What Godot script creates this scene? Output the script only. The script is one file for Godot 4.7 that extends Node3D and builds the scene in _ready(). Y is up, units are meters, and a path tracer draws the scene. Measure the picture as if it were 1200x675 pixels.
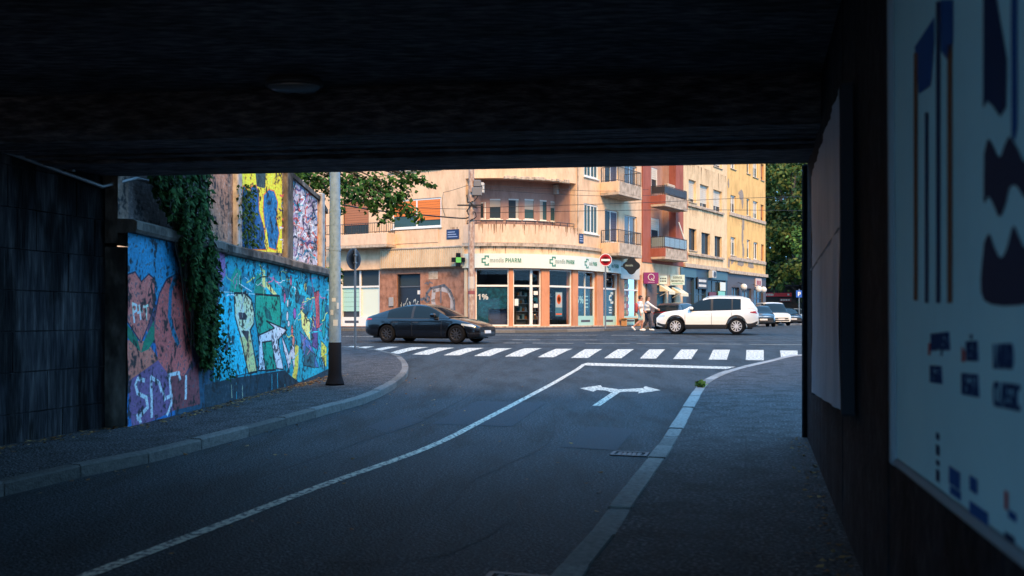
extends Node3D
# World: x right, y up, metres; the camera stands on the right pavement of a railway underpass and looks along -z.
const F := 1050.0      # focal length in photo pixels (1200 wide)
const HY := 372.0      # photo row of the horizon
const EYE := 1.62

var taken := {}
var mats := {}
var boxes := {}
var noise_tex := {}
var rng := RandomNumberGenerator.new()

# ---------------------------------------------------------------- mesh builder
class MB:
	var v := PackedVector3Array()
	var n := PackedVector3Array()
	var uv := PackedVector2Array()
	var col := PackedColorArray()
	var idx := PackedInt32Array()
	var tint := Color.WHITE
	func vert(p: Vector3, nn: Vector3, t := Vector2.ZERO) -> int:
		v.append(p); n.append(nn); uv.append(t); col.append(tint)
		return v.size() - 1
	func tri(a: Vector3, b: Vector3, c: Vector3):
		var nn = (b - a).cross(c - a).normalized()
		var i = vert(a, nn); vert(b, nn); vert(c, nn)
		idx.append_array([i, i + 2, i + 1])
	# counter-clockwise seen from outside
	func quad(a: Vector3, b: Vector3, c: Vector3, d: Vector3, ta := Vector2(0, 1), tb := Vector2(1, 1), tc := Vector2(1, 0), td := Vector2(0, 0)):
		var nn = (c - a).cross(d - b).normalized()
		var i = vert(a, nn, ta); vert(b, nn, tb); vert(c, nn, tc); vert(d, nn, td)
		idx.append_array([i, i + 2, i + 1, i, i + 3, i + 2])
	func box(t: Transform3D, lo: Vector3, hi: Vector3):
		var p = []
		for k in 8:
			p.append(t * Vector3(hi.x if k & 1 else lo.x, hi.y if k & 2 else lo.y, hi.z if k & 4 else lo.z))
		quad(p[4], p[5], p[7], p[6]); quad(p[1], p[0], p[2], p[3]); quad(p[5], p[1], p[3], p[7])
		quad(p[0], p[4], p[6], p[2]); quad(p[6], p[7], p[3], p[2]); quad(p[0], p[1], p[5], p[4])
	# rows of points, smooth normals; closed = each row is a ring
	func grid(rows: Array, closed := false, flip := false):
		var w = rows[0].size()
		var h = rows.size()
		var base = v.size()
		for i in h:
			for j in w:
				var a = rows[i][(j + 1) % w] if closed or j < w - 1 else rows[i][j]
				var b = rows[i][(j - 1 + w) % w] if closed or j > 0 else rows[i][j]
				var c = rows[mini(i + 1, h - 1)][j]
				var d = rows[maxi(i - 1, 0)][j]
				var nn = (a - b).cross(c - d)
				if nn.length_squared() < 1e-16:
					nn = Vector3.UP
				nn = nn.normalized() * (-1.0 if flip else 1.0)
				vert(rows[i][j], nn, Vector2(float(j) / maxf(1, w - 1), float(i) / maxf(1, h - 1)))
		for i in h - 1:
			for j in (w if closed else w - 1):
				var q = [base + i * w + j, base + i * w + (j + 1) % w, base + (i + 1) * w + (j + 1) % w, base + (i + 1) * w + j]
				if flip:
					idx.append_array([q[0], q[1], q[2], q[0], q[2], q[3]])
				else:
					idx.append_array([q[0], q[2], q[1], q[0], q[3], q[2]])
	func fan(ring: Array, centre: Vector3, flip := false):
		for j in ring.size():
			var a = ring[j]; var b = ring[(j + 1) % ring.size()]
			if flip:
				tri(centre, b, a)
			else:
				tri(centre, a, b)
	func build() -> ArrayMesh:
		var arr = []
		arr.resize(Mesh.ARRAY_MAX)
		arr[Mesh.ARRAY_VERTEX] = v; arr[Mesh.ARRAY_NORMAL] = n; arr[Mesh.ARRAY_TEX_UV] = uv; arr[Mesh.ARRAY_COLOR] = col; arr[Mesh.ARRAY_INDEX] = idx
		var m = ArrayMesh.new()
		m.add_surface_from_arrays(Mesh.PRIMITIVE_TRIANGLES, arr)
		return m

func tube(mb: MB, pts: Array, radii, sides := 8, cap := true):
	var rows = []
	var side = Vector3.ZERO
	for i in pts.size():
		var t = (pts[mini(i + 1, pts.size() - 1)] - pts[maxi(i - 1, 0)]).normalized()
		if side == Vector3.ZERO:
			side = t.cross(Vector3.UP if absf(t.y) < 0.9 else Vector3.RIGHT).normalized()
		side = (side - t * side.dot(t)).normalized()
		var up = side.cross(t)
		var r = radii[i] if radii is Array else radii
		var ring = []
		for k in sides:
			var a = TAU * k / sides
			ring.append(pts[i] + (side * cos(a) + up * sin(a)) * r)
		rows.append(ring)
	mb.grid(rows, true, true)
	if cap:
		mb.fan(rows[0], pts[0], false)
		mb.fan(rows[-1], pts[-1], true)

# profile: [radius, height] pairs turned about the y axis of t
func lathe(mb: MB, t: Transform3D, prof: Array, sides := 16, flip = null):
	var rows = []
	if flip == null:
		var area = 0.0
		for i in prof.size() - 1: area += (prof[i][0] + prof[i + 1][0]) * (prof[i + 1][1] - prof[i][1])
		flip = area >= 0.0
	for p in prof:
		var ring = []
		for k in sides:
			var a = TAU * k / sides
			ring.append(t * Vector3(cos(a) * p[0], p[1], sin(a) * p[0]))
		rows.append(ring)
	mb.grid(rows, true, flip)

func box_mesh(size: Vector3, bevel := 0.0) -> Mesh:
	var key = "%.3f %.3f %.3f %.3f" % [size.x, size.y, size.z, bevel]
	if boxes.has(key):
		return boxes[key]
	var mb = MB.new()
	var h = size / 2
	if bevel <= 0.0:
		mb.box(Transform3D(), -h, h)
	else:
		var b = minf(bevel, minf(h.x, minf(h.y, h.z)) * 0.9)
		var i = h - Vector3(b, b, b)
		for s in [-1.0, 1.0]:
			var q = [Vector3(s * h.x, -i.y, -i.z), Vector3(s * h.x, i.y, -i.z), Vector3(s * h.x, i.y, i.z), Vector3(s * h.x, -i.y, i.z)]
			if s < 0: q.reverse()
			mb.quad(q[0], q[1], q[2], q[3])
			q = [Vector3(-i.x, s * h.y, -i.z), Vector3(-i.x, s * h.y, i.z), Vector3(i.x, s * h.y, i.z), Vector3(i.x, s * h.y, -i.z)]
			if s < 0: q.reverse()
			mb.quad(q[0], q[1], q[2], q[3])
			q = [Vector3(-i.x, -i.y, s * h.z), Vector3(i.x, -i.y, s * h.z), Vector3(i.x, i.y, s * h.z), Vector3(-i.x, i.y, s * h.z)]
			if s < 0: q.reverse()
			mb.quad(q[0], q[1], q[2], q[3])
			for u in [-1.0, 1.0]:
				q = [Vector3(-i.x, s * h.y, u * i.z), Vector3(i.x, s * h.y, u * i.z), Vector3(i.x, s * i.y, u * h.z), Vector3(-i.x, s * i.y, u * h.z)]
				if s * u > 0: q.reverse()
				mb.quad(q[0], q[1], q[2], q[3])
				q = [Vector3(s * h.x, -i.y, u * i.z), Vector3(s * h.x, i.y, u * i.z), Vector3(s * i.x, i.y, u * h.z), Vector3(s * i.x, -i.y, u * h.z)]
				if s * u < 0: q.reverse()
				mb.quad(q[0], q[1], q[2], q[3])
				q = [Vector3(s * h.x, u * i.y, -i.z), Vector3(s * h.x, u * i.y, i.z), Vector3(s * i.x, u * h.y, i.z), Vector3(s * i.x, u * h.y, -i.z)]
				if s * u > 0: q.reverse()
				mb.quad(q[0], q[1], q[2], q[3])
				for w in [-1.0, 1.0]:
					var a = Vector3(s * h.x, u * i.y, w * i.z); var c = Vector3(s * i.x, u * h.y, w * i.z); var d = Vector3(s * i.x, u * i.y, w * h.z)
					if s * u * w > 0: mb.tri(a, c, d)
					else: mb.tri(a, d, c)
	boxes[key] = mb.build()
	return boxes[key]

# ---------------------------------------------------------------- nodes
func free_name(parent: Node, called: String) -> String:
	var key = "%d/%s" % [parent.get_instance_id(), called]
	taken[key] = taken.get(key, -1) + 1
	return called if taken[key] == 0 else "%s_%03d" % [called, taken[key]]

func part(parent: Node, called: String, mesh, m: Material, world := Transform3D()) -> MeshInstance3D:
	var o = MeshInstance3D.new()
	o.name = free_name(parent, called)
	o.mesh = mesh.build() if mesh is MB else mesh
	o.material_override = m
	parent.add_child(o, true)
	if parent != self:
		o.transform = parent.global_transform.affine_inverse() * world
	else:
		o.transform = world
	return o

func thing(called: String, label: String, category: String, at := Vector3.ZERO, turn := 0.0, group := "") -> Node3D:
	var o = Node3D.new()
	o.name = free_name(self, called)
	add_child(o, true)
	o.position = at
	o.rotation.y = turn
	tag(o, label, category, group)
	return o

func tag(o: Node, label: String, category := "", group := "", kind := ""):
	o.set_meta("label", label)
	if category: o.set_meta("category", category)
	if group: o.set_meta("group", group)
	if kind: o.set_meta("kind", kind)

func setting(called: String, mesh, m: Material, label := "") -> MeshInstance3D:
	var o = part(self, called, mesh, m)
	o.set_meta("kind", "structure")
	if label: o.set_meta("label", label)
	return o

func copy_of(src: Node3D, base: String, label: String, at: Vector3, turn: float, group := "") -> Node3D:
	var c = src.duplicate()
	c.name = free_name(self, base)
	add_child(c, true)
	c.position = at
	c.rotation.y = turn
	c.set_meta("label", label)
	if group: c.set_meta("group", group)
	return c

# a box given in a frame: along s, up y, out z
func fbox(parent: Node, called: String, t: Transform3D, lo: Vector3, hi: Vector3, m: Material, bevel := 0.0) -> MeshInstance3D:
	return part(parent, called, box_mesh(hi - lo, bevel), m, t * Transform3D(Basis(), (lo + hi) / 2))

# a straight bar between two points
func bar(parent: Node, called: String, a: Vector3, b: Vector3, r: float, m: Material, sides := 6) -> MeshInstance3D:
	var mb = MB.new()
	tube(mb, [a, b], r, sides)
	return part(parent, called, mb, m)

# ---------------------------------------------------------------- materials
func lin(r: float, g: float, b: float) -> Color:
	return Color(r, g, b).linear_to_srgb()

func hexl(r: int, g: int, b: int) -> Color:
	return Color(r / 255.0, g / 255.0, b / 255.0)

func ntex(key: String, freq: float, octaves: int, ramp, seed_ := 1, size := 512, type := FastNoiseLite.TYPE_SIMPLEX_SMOOTH) -> NoiseTexture2D:
	if noise_tex.has(key):
		return noise_tex[key]
	var t = NoiseTexture2D.new()
	t.width = size; t.height = size; t.seamless = true
	var f = FastNoiseLite.new()
	f.noise_type = type
	f.frequency = freq; f.fractal_octaves = octaves; f.seed = seed_
	f.fractal_gain = 0.6
	t.noise = f
	if ramp:
		var g = Gradient.new()
		g.offsets = PackedFloat32Array(ramp.map(func(e): return e[0]))
		g.colors = PackedColorArray(ramp.map(func(e): return e[1]))
		t.color_ramp = g
	noise_tex[key] = t
	return t

func plain(key: String, c: Color, rough := 0.6, metal := 0.0, spec := 0.5) -> StandardMaterial3D:
	if mats.has(key):
		return mats[key]
	var m = StandardMaterial3D.new()
	m.resource_name = key
	m.albedo_color = c
	m.roughness = rough; m.metallic = metal; m.metallic_specular = spec
	mats[key] = m
	return m

# grainy surface: ramp of colours over noise, world triplanar; extra: bump (cm), bump_freq, blot (coarse multiply), scale
func grain(key: String, ramp: Array, scale: Vector3, rough := 0.9, o := {}) -> StandardMaterial3D:
	if mats.has(key):
		return mats[key]
	var m = plain(key, Color.WHITE, rough, o.get("metal", 0.0), o.get("spec", 0.4))
	m.albedo_texture = ntex("c_" + key, o.get("freq", 0.02), o.get("oct", 5), ramp, hash(key) % 1000)
	m.uv1_triplanar = true; m.uv1_world_triplanar = o.get("world", true); m.uv1_scale = scale
	if o.has("bump"):
		m.heightmap_enabled = true
		m.heightmap_scale = o.bump
		m.heightmap_texture = ntex("bump%s" % o.get("bump_freq", 0.08), o.get("bump_freq", 0.08), 4, null, 7)
	if o.has("blot"):
		m.detail_enabled = true
		m.detail_blend_mode = BaseMaterial3D.BLEND_MODE_MUL
		m.detail_uv_layer = BaseMaterial3D.DETAIL_UV_2
		m.uv2_triplanar = true; m.uv2_world_triplanar = true
		m.uv2_scale = o.get("blot_scale", Vector3(0.13, 0.09, 0.13))
		m.detail_albedo = ntex("blot_%s" % o.blot, 0.012, 5, {"faint": [[0.0, Color(0.84, 0.82, 0.8)], [0.45, Color(0.96, 0.95, 0.95)], [0.7, Color(1, 1, 1)]], "soft": [[0.0, Color(0.62, 0.6, 0.58)], [0.45, Color(0.9, 0.9, 0.9)], [0.7, Color(1, 1, 1)]], "hard": [[0.0, Color(0.3, 0.29, 0.28)], [0.35, Color(0.55, 0.54, 0.53)], [0.5, Color(0.95, 0.95, 0.95)], [1.0, Color(1, 1, 1)]]}[o.blot], 31)
		m.detail_mask = ntex("white", 0.01, 1, [[0.0, Color.WHITE], [1.0, Color.WHITE]], 1, 16)
	return m

func glass_dark(key: String, c: Color) -> StandardMaterial3D:
	return plain(key, c, 0.06, 0.0, 0.22)

# ---------------------------------------------------------------- pixel helpers (a direction only; the distance comes from what is touched)
const GD := [[-40.0, 0.0], [5.0, 0.0], [8.0, 0.02], [12.0, 0.06], [16.0, 0.15], [20.0, 0.25], [23.6, 0.33], [25.3, 0.42], [28.3, 0.60], [31.0, 0.645], [33.0, 0.67], [37.0, 0.77], [41.0, 0.86], [45.0, 0.93], [50.0, 0.96], [60.0, 0.97], [400.0, 0.97]]
func gh(d: float) -> float:
	for i in GD.size() - 1:
		if d < GD[i + 1][0]:
			var k0 = GD[maxi(i - 1, 0)]; var a = GD[i]; var b = GD[i + 1]; var k1 = GD[mini(i + 2, GD.size() - 1)]
			var t = clampf((d - a[0]) / (b[0] - a[0]), 0, 1)
			var w = b[0] - a[0]
			var s0 = (b[1] - a[1]) / w
			var sl = (a[1] - k0[1]) / maxf(0.01, a[0] - k0[0]) if i > 0 else s0
			var sr = (k1[1] - b[1]) / maxf(0.01, k1[0] - b[0])
			var m0 = 0.5 * (sl + s0) * w; var m1 = 0.5 * (s0 + sr) * w
			return (2*t*t*t - 3*t*t + 1) * a[1] + (t*t*t - 2*t*t + t) * m0 + (-2*t*t*t + 3*t*t) * b[1] + (t*t*t - t*t) * m1
	return 0.97

func at_d(px: float, py: float, d: float) -> Vector3:
	return Vector3((px - 600.0) * d / F, EYE + (HY - py) * d / F, -d)

func on_ground(px: float, py: float, lift := 0.0) -> Vector3:
	var lo = 2.0; var hi = 140.0
	for k in 40:
		var d = (lo + hi) / 2
		if HY + (EYE - gh(d) - lift) * F / d > py: lo = d
		else: hi = d
	return Vector3((px - 600.0) * lo / F, gh(lo) + lift, -lo)

func gp(x: float, d: float, lift := 0.0) -> Vector3:
	return Vector3(x, gh(d) + lift, -d)

# points of a smooth line through the given ones
func smooth_line(p: Array, per := 8) -> Array:
	var out = []
	for i in p.size() - 1:
		var a = p[maxi(i - 1, 0)]; var b = p[i]; var c = p[i + 1]; var d = p[mini(i + 2, p.size() - 1)]
		for k in per:
			out.append(b.cubic_interpolate(c, a, d, float(k) / per))
	out.append(p[-1])
	return out

# ================================================================ scene
func _ready():
	rng.seed = 20240917
	# camera: level, lens shifted up
	var cam = Camera3D.new()
	cam.projection = Camera3D.PROJECTION_FRUSTUM
	cam.near = 0.05; cam.far = 1500.0
	cam.size = 2.0 * 337.5 / F * cam.near
	cam.frustum_offset = Vector2(0, (HY - 337.5) / F * cam.near)
	cam.position = Vector3(0, EYE, 0)
	var lens = CameraAttributesPhysical.new()
	lens.frustum_focal_length = 31.5
	lens.frustum_focus_distance = 34.0
	lens.exposure_aperture = 2.3
	lens.frustum_near = 0.05; lens.frustum_far = 1500.0
	cam.attributes = lens
	add_child(cam)
	cam.make_current()
	# sky, sun, exposure
	var env = Environment.new()
	var sky = Sky.new()
	var sm = ProceduralSkyMaterial.new()
	sm.sky_top_color = Color(0.45, 0.69, 0.91)
	sm.sky_horizon_color = Color(0.51, 0.73, 0.91)
	sm.sky_curve = 0.2
	sm.ground_bottom_color = Color(0.12, 0.13, 0.15)
	sm.ground_horizon_color = Color(0.45, 0.48, 0.52)
	sm.sky_energy_multiplier = 1.08
	sky.sky_material = sm
	env.background_mode = Environment.BG_SKY
	env.sky = sky
	env.tonemap_mode = Environment.TONE_MAPPER_LINEAR
	env.tonemap_exposure = 2.9
	env.sdfgi_enabled = true; env.ssao_enabled = true; env.ssil_enabled = true
	var we = WorldEnvironment.new()
	we.environment = env
	add_child(we)
	var sun = DirectionalLight3D.new()
	sun.light_energy = 0.62
	sun.light_angular_distance = 20.0
	sun.light_color = Color(1.0, 0.80, 0.55)
	sun.shadow_enabled = true
	add_child(sun)
	sun.look_at_from_position(Vector3(6, 24, 28), Vector3(0, 0, 0))
	# the place
	ground_and_roads()
	underpass()
	graffiti_wall()
	corner_building()
	side_buildings()
	vehicles()
	street_things()
	people()
	plants()

# ================================================================ ground, roads, pavements
func asphalt() -> StandardMaterial3D:
	return grain("asphalt", [[0.0, lin(0.005, 0.008, 0.010)], [0.38, lin(0.014, 0.021, 0.027)], [0.54, lin(0.030, 0.041, 0.050)], [0.66, lin(0.066, 0.080, 0.088)], [1.0, lin(0.24, 0.26, 0.26)]], Vector3(0.55, 0.55, 0.55), 0.82, {"freq": 0.09, "oct": 6, "bump": 1.2, "bump_freq": 0.12, "blot": "soft", "blot_scale": Vector3(0.22, 0.22, 0.06)})

func pavement_mat() -> StandardMaterial3D:
	return grain("pavement", [[0.0, lin(0.010, 0.010, 0.012)], [0.36, lin(0.030, 0.031, 0.035)], [0.52, lin(0.056, 0.058, 0.064)], [0.64, lin(0.105, 0.105, 0.11)], [1.0, lin(0.36, 0.36, 0.36)]], Vector3(0.42, 0.42, 0.42), 0.9, {"freq": 0.1, "oct": 6, "bump": 1.8, "bump_freq": 0.12, "blot": "soft", "blot_scale": Vector3(0.3, 0.3, 0.35)})

func kerb_mat(k: int) -> StandardMaterial3D:
	var t = [0.13, 0.16, 0.11, 0.18, 0.27, 0.31, 0.19, 0.34][k]
	return grain("kerb%d" % k, [[0.0, lin(t * 0.45, t * 0.45, t * 0.45)], [0.4, lin(t * 0.85, t * 0.84, t * 0.8)], [0.6, lin(t, t * 0.96, t * 0.89)], [1.0, lin(t * 1.3, t * 1.24, t * 1.14)]], Vector3(0.8, 0.8, 0.8), 0.9, {"freq": 0.03, "bump": 0.6})

func paint_mat() -> StandardMaterial3D:
	return grain("road_paint", [[0.0, lin(0.06, 0.06, 0.06)], [0.36, lin(0.12, 0.12, 0.12)], [0.43, lin(0.46, 0.43, 0.36)], [0.54, lin(0.68, 0.64, 0.53)], [1.0, lin(0.78, 0.74, 0.62)]], Vector3(0.5, 0.5, 0.5), 0.75, {"freq": 0.05, "oct": 7})

# sheet between two lines of plan points (x, d), heights from the ground
func ribbon(a: Array, b: Array, lift: float, across := 6) -> MB:
	var mb = MB.new()
	var rows = []
	for i in a.size():
		var row = []
		for k in across + 1:
			var p = a[i].lerp(b[i], float(k) / across)
			row.append(gp(p.x, p.y, lift))
		rows.append(row)
	var m = rows.size() / 2
	var down = (rows[m][1] - rows[m][0]).cross(rows[m + 1 if m + 1 < rows.size() else m - 1][0] - rows[m][0]).y < 0
	if m + 1 >= rows.size(): down = not down
	mb.grid(rows, false, down)
	return mb

# the same line moved sideways (positive: to the right of its direction)
func shifted(line: Array, by: float) -> Array:
	var out = []
	for i in line.size():
		var t = (line[mini(i + 1, line.size() - 1)] - line[maxi(i - 1, 0)]).normalized()
		out.append(line[i] + Vector2(t.y, -t.x) * by)
	return out

# flat marking on the road from photo points
func marking(parent: Node, called: String, pts: Array, lift := 0.006):
	var plan = PackedVector2Array()
	for p in pts:
		var g = on_ground(p[0], p[1])
		plan.append(Vector2(g.x, -g.z))
	mark_plan(parent, called, plan, lift)

func mark_plan(parent: Node, called: String, plan: PackedVector2Array, lift := 0.006):
	var mb = MB.new()
	var ids = Geometry2D.triangulate_polygon(plan)
	for k in range(0, ids.size(), 3):
		var q = []
		for j in 3:
			q.append(gp(plan[ids[k + j]].x, plan[ids[k + j]].y, lift))
		if (q[1] - q[0]).cross(q[2] - q[0]).y < 0: q.reverse()
		mb.tri(q[0], q[1], q[2])
	part(parent, called, mb, paint_mat())

func mark_line(parent: Node, called: String, line: Array, w: float, lift := 0.006):
	var a = []; var b = []
	for i in line.size():
		var t = (line[mini(i + 1, line.size() - 1)] - line[maxi(i - 1, 0)]).normalized()
		var s = Vector2(-t.y, t.x) * w / 2
		a.append(line[i] + s); b.append(line[i] - s)
	part(parent, called, ribbon(a, b, lift, 1), paint_mat())

func plan_of(pts: Array, lift := 0.0) -> Array:
	return pts.map(func(p): var g = on_ground(p[0], p[1], lift); return Vector2(g.x, -g.z))

# kerb stones along a plan line; inward = side of the pavement (+1: right of the travel direction)
func kerb_stones(parent: Node, line: Array, lift: float, width: float, inward: float, stone: float, pale := false):
	var run = [0.0]
	for i in line.size() - 1: run.append(run[-1] + line[i].distance_to(line[i + 1]))
	var at = func(s):
		for i in line.size() - 1:
			if s <= run[i + 1]: return line[i].lerp(line[i + 1], (s - run[i]) / maxf(1e-5, run[i + 1] - run[i]))
		return line[-1]
	var s = 0.0
	while s < run[-1] - 0.2:
		var len_ = stone * rng.randf_range(0.85, 1.12)
		var a = at.call(s); var b = at.call(minf(s + len_ - 0.012, run[-1]))
		var t = (b - a).normalized()
		var nn = Vector2(t.y, -t.x) * inward
		var w = width * rng.randf_range(0.96, 1.04)
		var up = lift + rng.randf_range(-0.008, 0.008)
		var mb = MB.new()
		var c = 0.018
		# section: road foot, front top (chamfered), back top
		var sec = [[0.0, -0.15], [0.0, up - c], [c, up], [w - c * 0.5, up], [w, up - 0.01], [w, -0.15]]
		var rows = []
		for e in [a, b]:
			rows.append(sec.map(func(q): return gp(e.x + nn.x * q[0], e.y + nn.y * q[0], q[1])))
		for j in sec.size() - 1:
			var q = [rows[0][j], rows[1][j], rows[1][j + 1], rows[0][j + 1]]
			if inward > 0: q.reverse()
			mb.quad(q[0], q[1], q[2], q[3])
		for e in [0, 1]:
			var q = [rows[e][0], rows[e][2], rows[e][3], rows[e][5]]
			if (e == 1) == (inward > 0): q.reverse()
			mb.quad(q[0], q[1], q[2], q[3])
		part(parent, "kerb_stone", mb, kerb_mat(rng.randi() % 4 + (4 if pale else 0)))
		s += len_

var kerb_left := []
var kerb_right := []
func ground_and_roads():
	# ground to the horizon
	var mb = MB.new()
	mb.quad(Vector3(-700, -0.4, 700), Vector3(700, -0.4, 700), Vector3(700, -0.4, -1200), Vector3(-700, -0.4, -1200))
	setting("ground", mb, grain("earth", [[0.0, lin(0.05, 0.05, 0.03)], [1.0, lin(0.10, 0.09, 0.06)]], Vector3(0.2, 0.2, 0.2), 0.95))
	# road sheet
	mb = MB.new()
	var rows = []
	var d = -40.0
	while d < 260.0:
		var row = []
		for x in [-160.0, -40.0, -14.0, 0.0, 14.0, 40.0, 160.0]: row.append(gp(x, d))
		rows.append(row)
		d += 0.6 if d < 62.0 else 20.0
	mb.grid(rows)
	var road = setting("road", mb, asphalt(), "dark asphalt road rising out of the underpass to the junction")
	# crossing
	var S2 = func(q): return q.map(func(p): return [560 + p[0] / 6.0, 330 + p[1] / 6.0])
	var S3 = func(q): return q.map(func(p): return [750 + p[0] / 5.624, 330 + p[1] / 5.624])
	var S1 = func(q): return q.map(func(p): return [390 + p[0] / 6.139, 330 + p[1] / 6.139])
	for q in [S1.call([[60, 476], [120, 478], [200, 466], [130, 465]]), S1.call([[150, 481], [225, 484], [300, 468], [225, 468]]), S1.call([[270, 495], [345, 498], [480, 470], [398, 470]]), S1.call([[400, 518], [478, 521], [690, 473], [575, 473]]), S1.call([[572, 526], [690, 528], [878, 477], [760, 476]]), S1.call([[797, 531], [910, 532], [1088, 479], [970, 478]]),
			S2.call([[-28, 525], [85, 525], [240, 470], [125, 470]]), S2.call([[190, 528], [310, 528], [450, 470], [330, 470]]), S2.call([[420, 533], [535, 533], [665, 474], [550, 474]]), S2.call([[655, 538], [775, 538], [875, 476], [755, 476]]), S2.call([[888, 540], [1010, 540], [1098, 477], [985, 477]]),
			S3.call([[0, 508], [105, 509], [167, 448], [62, 448]]), S3.call([[218, 512], [338, 512], [382, 449], [272, 449]]), S3.call([[452, 515], [572, 516], [594, 450], [484, 450]]), S3.call([[697, 518], [816, 520], [815, 452], [702, 452]]), S3.call([[930, 505], [1040, 505], [1038, 456], [922, 455]])]:
		var c = plan_of(q)
		var e0 = []; var e1 = []
		for k in 9:
			e0.append(c[0].lerp(c[3], k / 8.0)); e1.append(c[1].lerp(c[2], k / 8.0))
		part(road, "crossing_stripe", ribbon(e0, e1, 0.007, 1), paint_mat())
	# stop line, lane line, arrow, edge lines of the cross street
	marking(road, "stop_line", [[681, 427.4], [688, 425.4], [840, 429.6], [862, 430.0], [851, 432.6], [690, 428.6]])
	var lane = plan_of([[113.6, 670.6], [262, 614], [376, 570], [500, 525.4], [567.7, 492], [620, 464.5], [655, 445.5], [684, 427.4]])
	lane.push_front(lane[0] + (lane[0] - lane[1]) * 3.0)
	mark_line(road, "lane_line", smooth_line(lane, 10), 0.115)
	marking(road, "lane_arrow", [[203, 284], [237, 285], [322, 226], [345, 222], [408, 222], [405, 230], [503, 216], [434, 198], [428, 206], [350, 211], [318, 212], [270, 205], [246, 203], [240, 194], [147, 207], [208, 222], [222, 215], [262, 217], [288, 226]].map(func(p): return [640 + p[0] / 3.75, 400 + p[1] / 3.75]))
	for e in [[[400, 394.3], [575, 395.2]], [[590, 402.0], [612, 402.1]], [[624, 402.2], [672, 402.5]], [[686, 402.5], [738, 402.6]], [[746, 402.6], [795, 402.9]], [[806, 403.0], [870, 403.5]], [[878, 403.6], [945, 404.2]], [[600, 398.4], [633, 398.5]], [[652, 398.5], [700, 398.6]], [[560, 392.6], [700, 392.9]], [[716, 393.0], [762, 393.2]]]:
		mark_line(road, "edge_line", plan_of(e), 0.13)
	# tram rails along the cross street
	var rail = plain("rail", lin(0.16, 0.16, 0.165), 0.35, 0.8)
	for dd in [35.2, 36.64, 38.7, 40.1]:
		part(road, "rail", ribbon([Vector2(-60, dd + 4.2), Vector2(60, dd - 3.6)], [Vector2(-60, dd + 4.27), Vector2(60, dd - 3.53)], 0.004, 60), rail)
	# pavements
	kerb_right = plan_of([[649, 668], [685, 629], [727, 574], [771, 519], [789, 492], [811.6, 458], [825, 444.5], [861, 431], [906, 420.6], [945, 415]], 0.12)
	var back = kerb_right[0] + (kerb_right[0] - kerb_right[3]) * 3.2
	for q in range(1, 7): kerb_right.push_front(kerb_right[0] + (back - kerb_right[0]).normalized() * 2.0)
	kerb_right.append(kerb_right[-1] + Vector2(4.5, 0.5)); kerb_right.append(kerb_right[-1] + Vector2(20, -1.5))
	kerb_right = smooth_line(kerb_right, 8)
	var inner = kerb_right.map(func(p): return Vector2(0.75 + 0.272 * p.y, p.y) if p.y < 10.9 else Vector2(3.7 + (p.y - 10.9) * 2.6, 10.9 + (p.y - 10.9) * 0.35))
	var pr = setting("pavement_right", ribbon(shifted(kerb_right, 0.185), inner, 0.112, 10), pavement_mat(), "asphalt pavement along the right underpass wall")
	kerb_stones(pr, kerb_right, 0.12, 0.19, 1.0, 0.8, true)
	kerb_left = plan_of([[0, 565.7], [96, 544], [179, 528], [266.6, 506.7], [376, 478], [437, 461], [472, 441], [478.6, 428], [470, 417], [448, 410.5], [425, 407.6], [395, 405.6]], 0.13)
	for q in 8: kerb_left.push_front(kerb_left[0] + (kerb_left[0] - kerb_left[1]).normalized() * 2.0)
	kerb_left.append(kerb_left[-1] + Vector2(-6, 1.2)); kerb_left.append(kerb_left[-1] + Vector2(-20, 3))
	kerb_left = smooth_line(kerb_left, 8)
	inner = kerb_left.map(func(p): return Vector2(-8.75 + 0.272 * p.y, p.y) if p.y < 11.8 else (Vector2(-5.2 + (p.y - 11.8) * 0.139, p.y) if p.y < 19.5 else Vector2(-4.2 - (p.y - 19.5) * 2.6, 19.5 + (p.y - 19.5) * 0.5)))
	var pl = setting("pavement_left", ribbon(shifted(kerb_left, -0.155), inner, 0.12, 10), pavement_mat(), "asphalt pavement along the graffiti wall")
	kerb_stones(pl, kerb_left, 0.13, 0.16, -1.0, 1.0)
	# far pavement around the corner building
	var outer = []; inner = []
	for k in 14:
		outer.append(Vector2(-48 + k * 3.2, 45.6 - 0.03 * k)); inner.append(path(-42.0 + k * 3.1, -0.3))
	for k in 13:
		var phi = deg_to_rad(-18 + k * 6.2)
		var r = 12.0 - maxf(0, k - 5) * 0.34
		outer.append(Vector2(ACX + r * sin(phi), ACD - r * cos(phi))); inner.append(path(lerpf(-1.0, ARC_L, k / 12.0), -0.3))
	for k in 16:
		inner.append(path(ARC_L + 0.5 + k * 4.0, -0.3)); outer.append(path(ARC_L + 0.5 + k * 4.0, 3.1))
	for k in inner.size(): 
		if inner[k] is Vector3: inner[k] = Vector2(inner[k].x, -inner[k].z)
		if outer[k] is Vector3: outer[k] = Vector2(outer[k].x, -outer[k].z)
	var pf = setting("pavement_far", ribbon(shifted(outer, -0.215), inner, 0.13, 8), pavement_mat(), "grey pavement in front of the corner building")
	kerb_stones(pf, outer, 0.14, 0.22, -1.0, 1.3)
	# cracks and repair patches
	var tar = plain("crack_tar", lin(0.012, 0.013, 0.015), 0.9)
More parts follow.
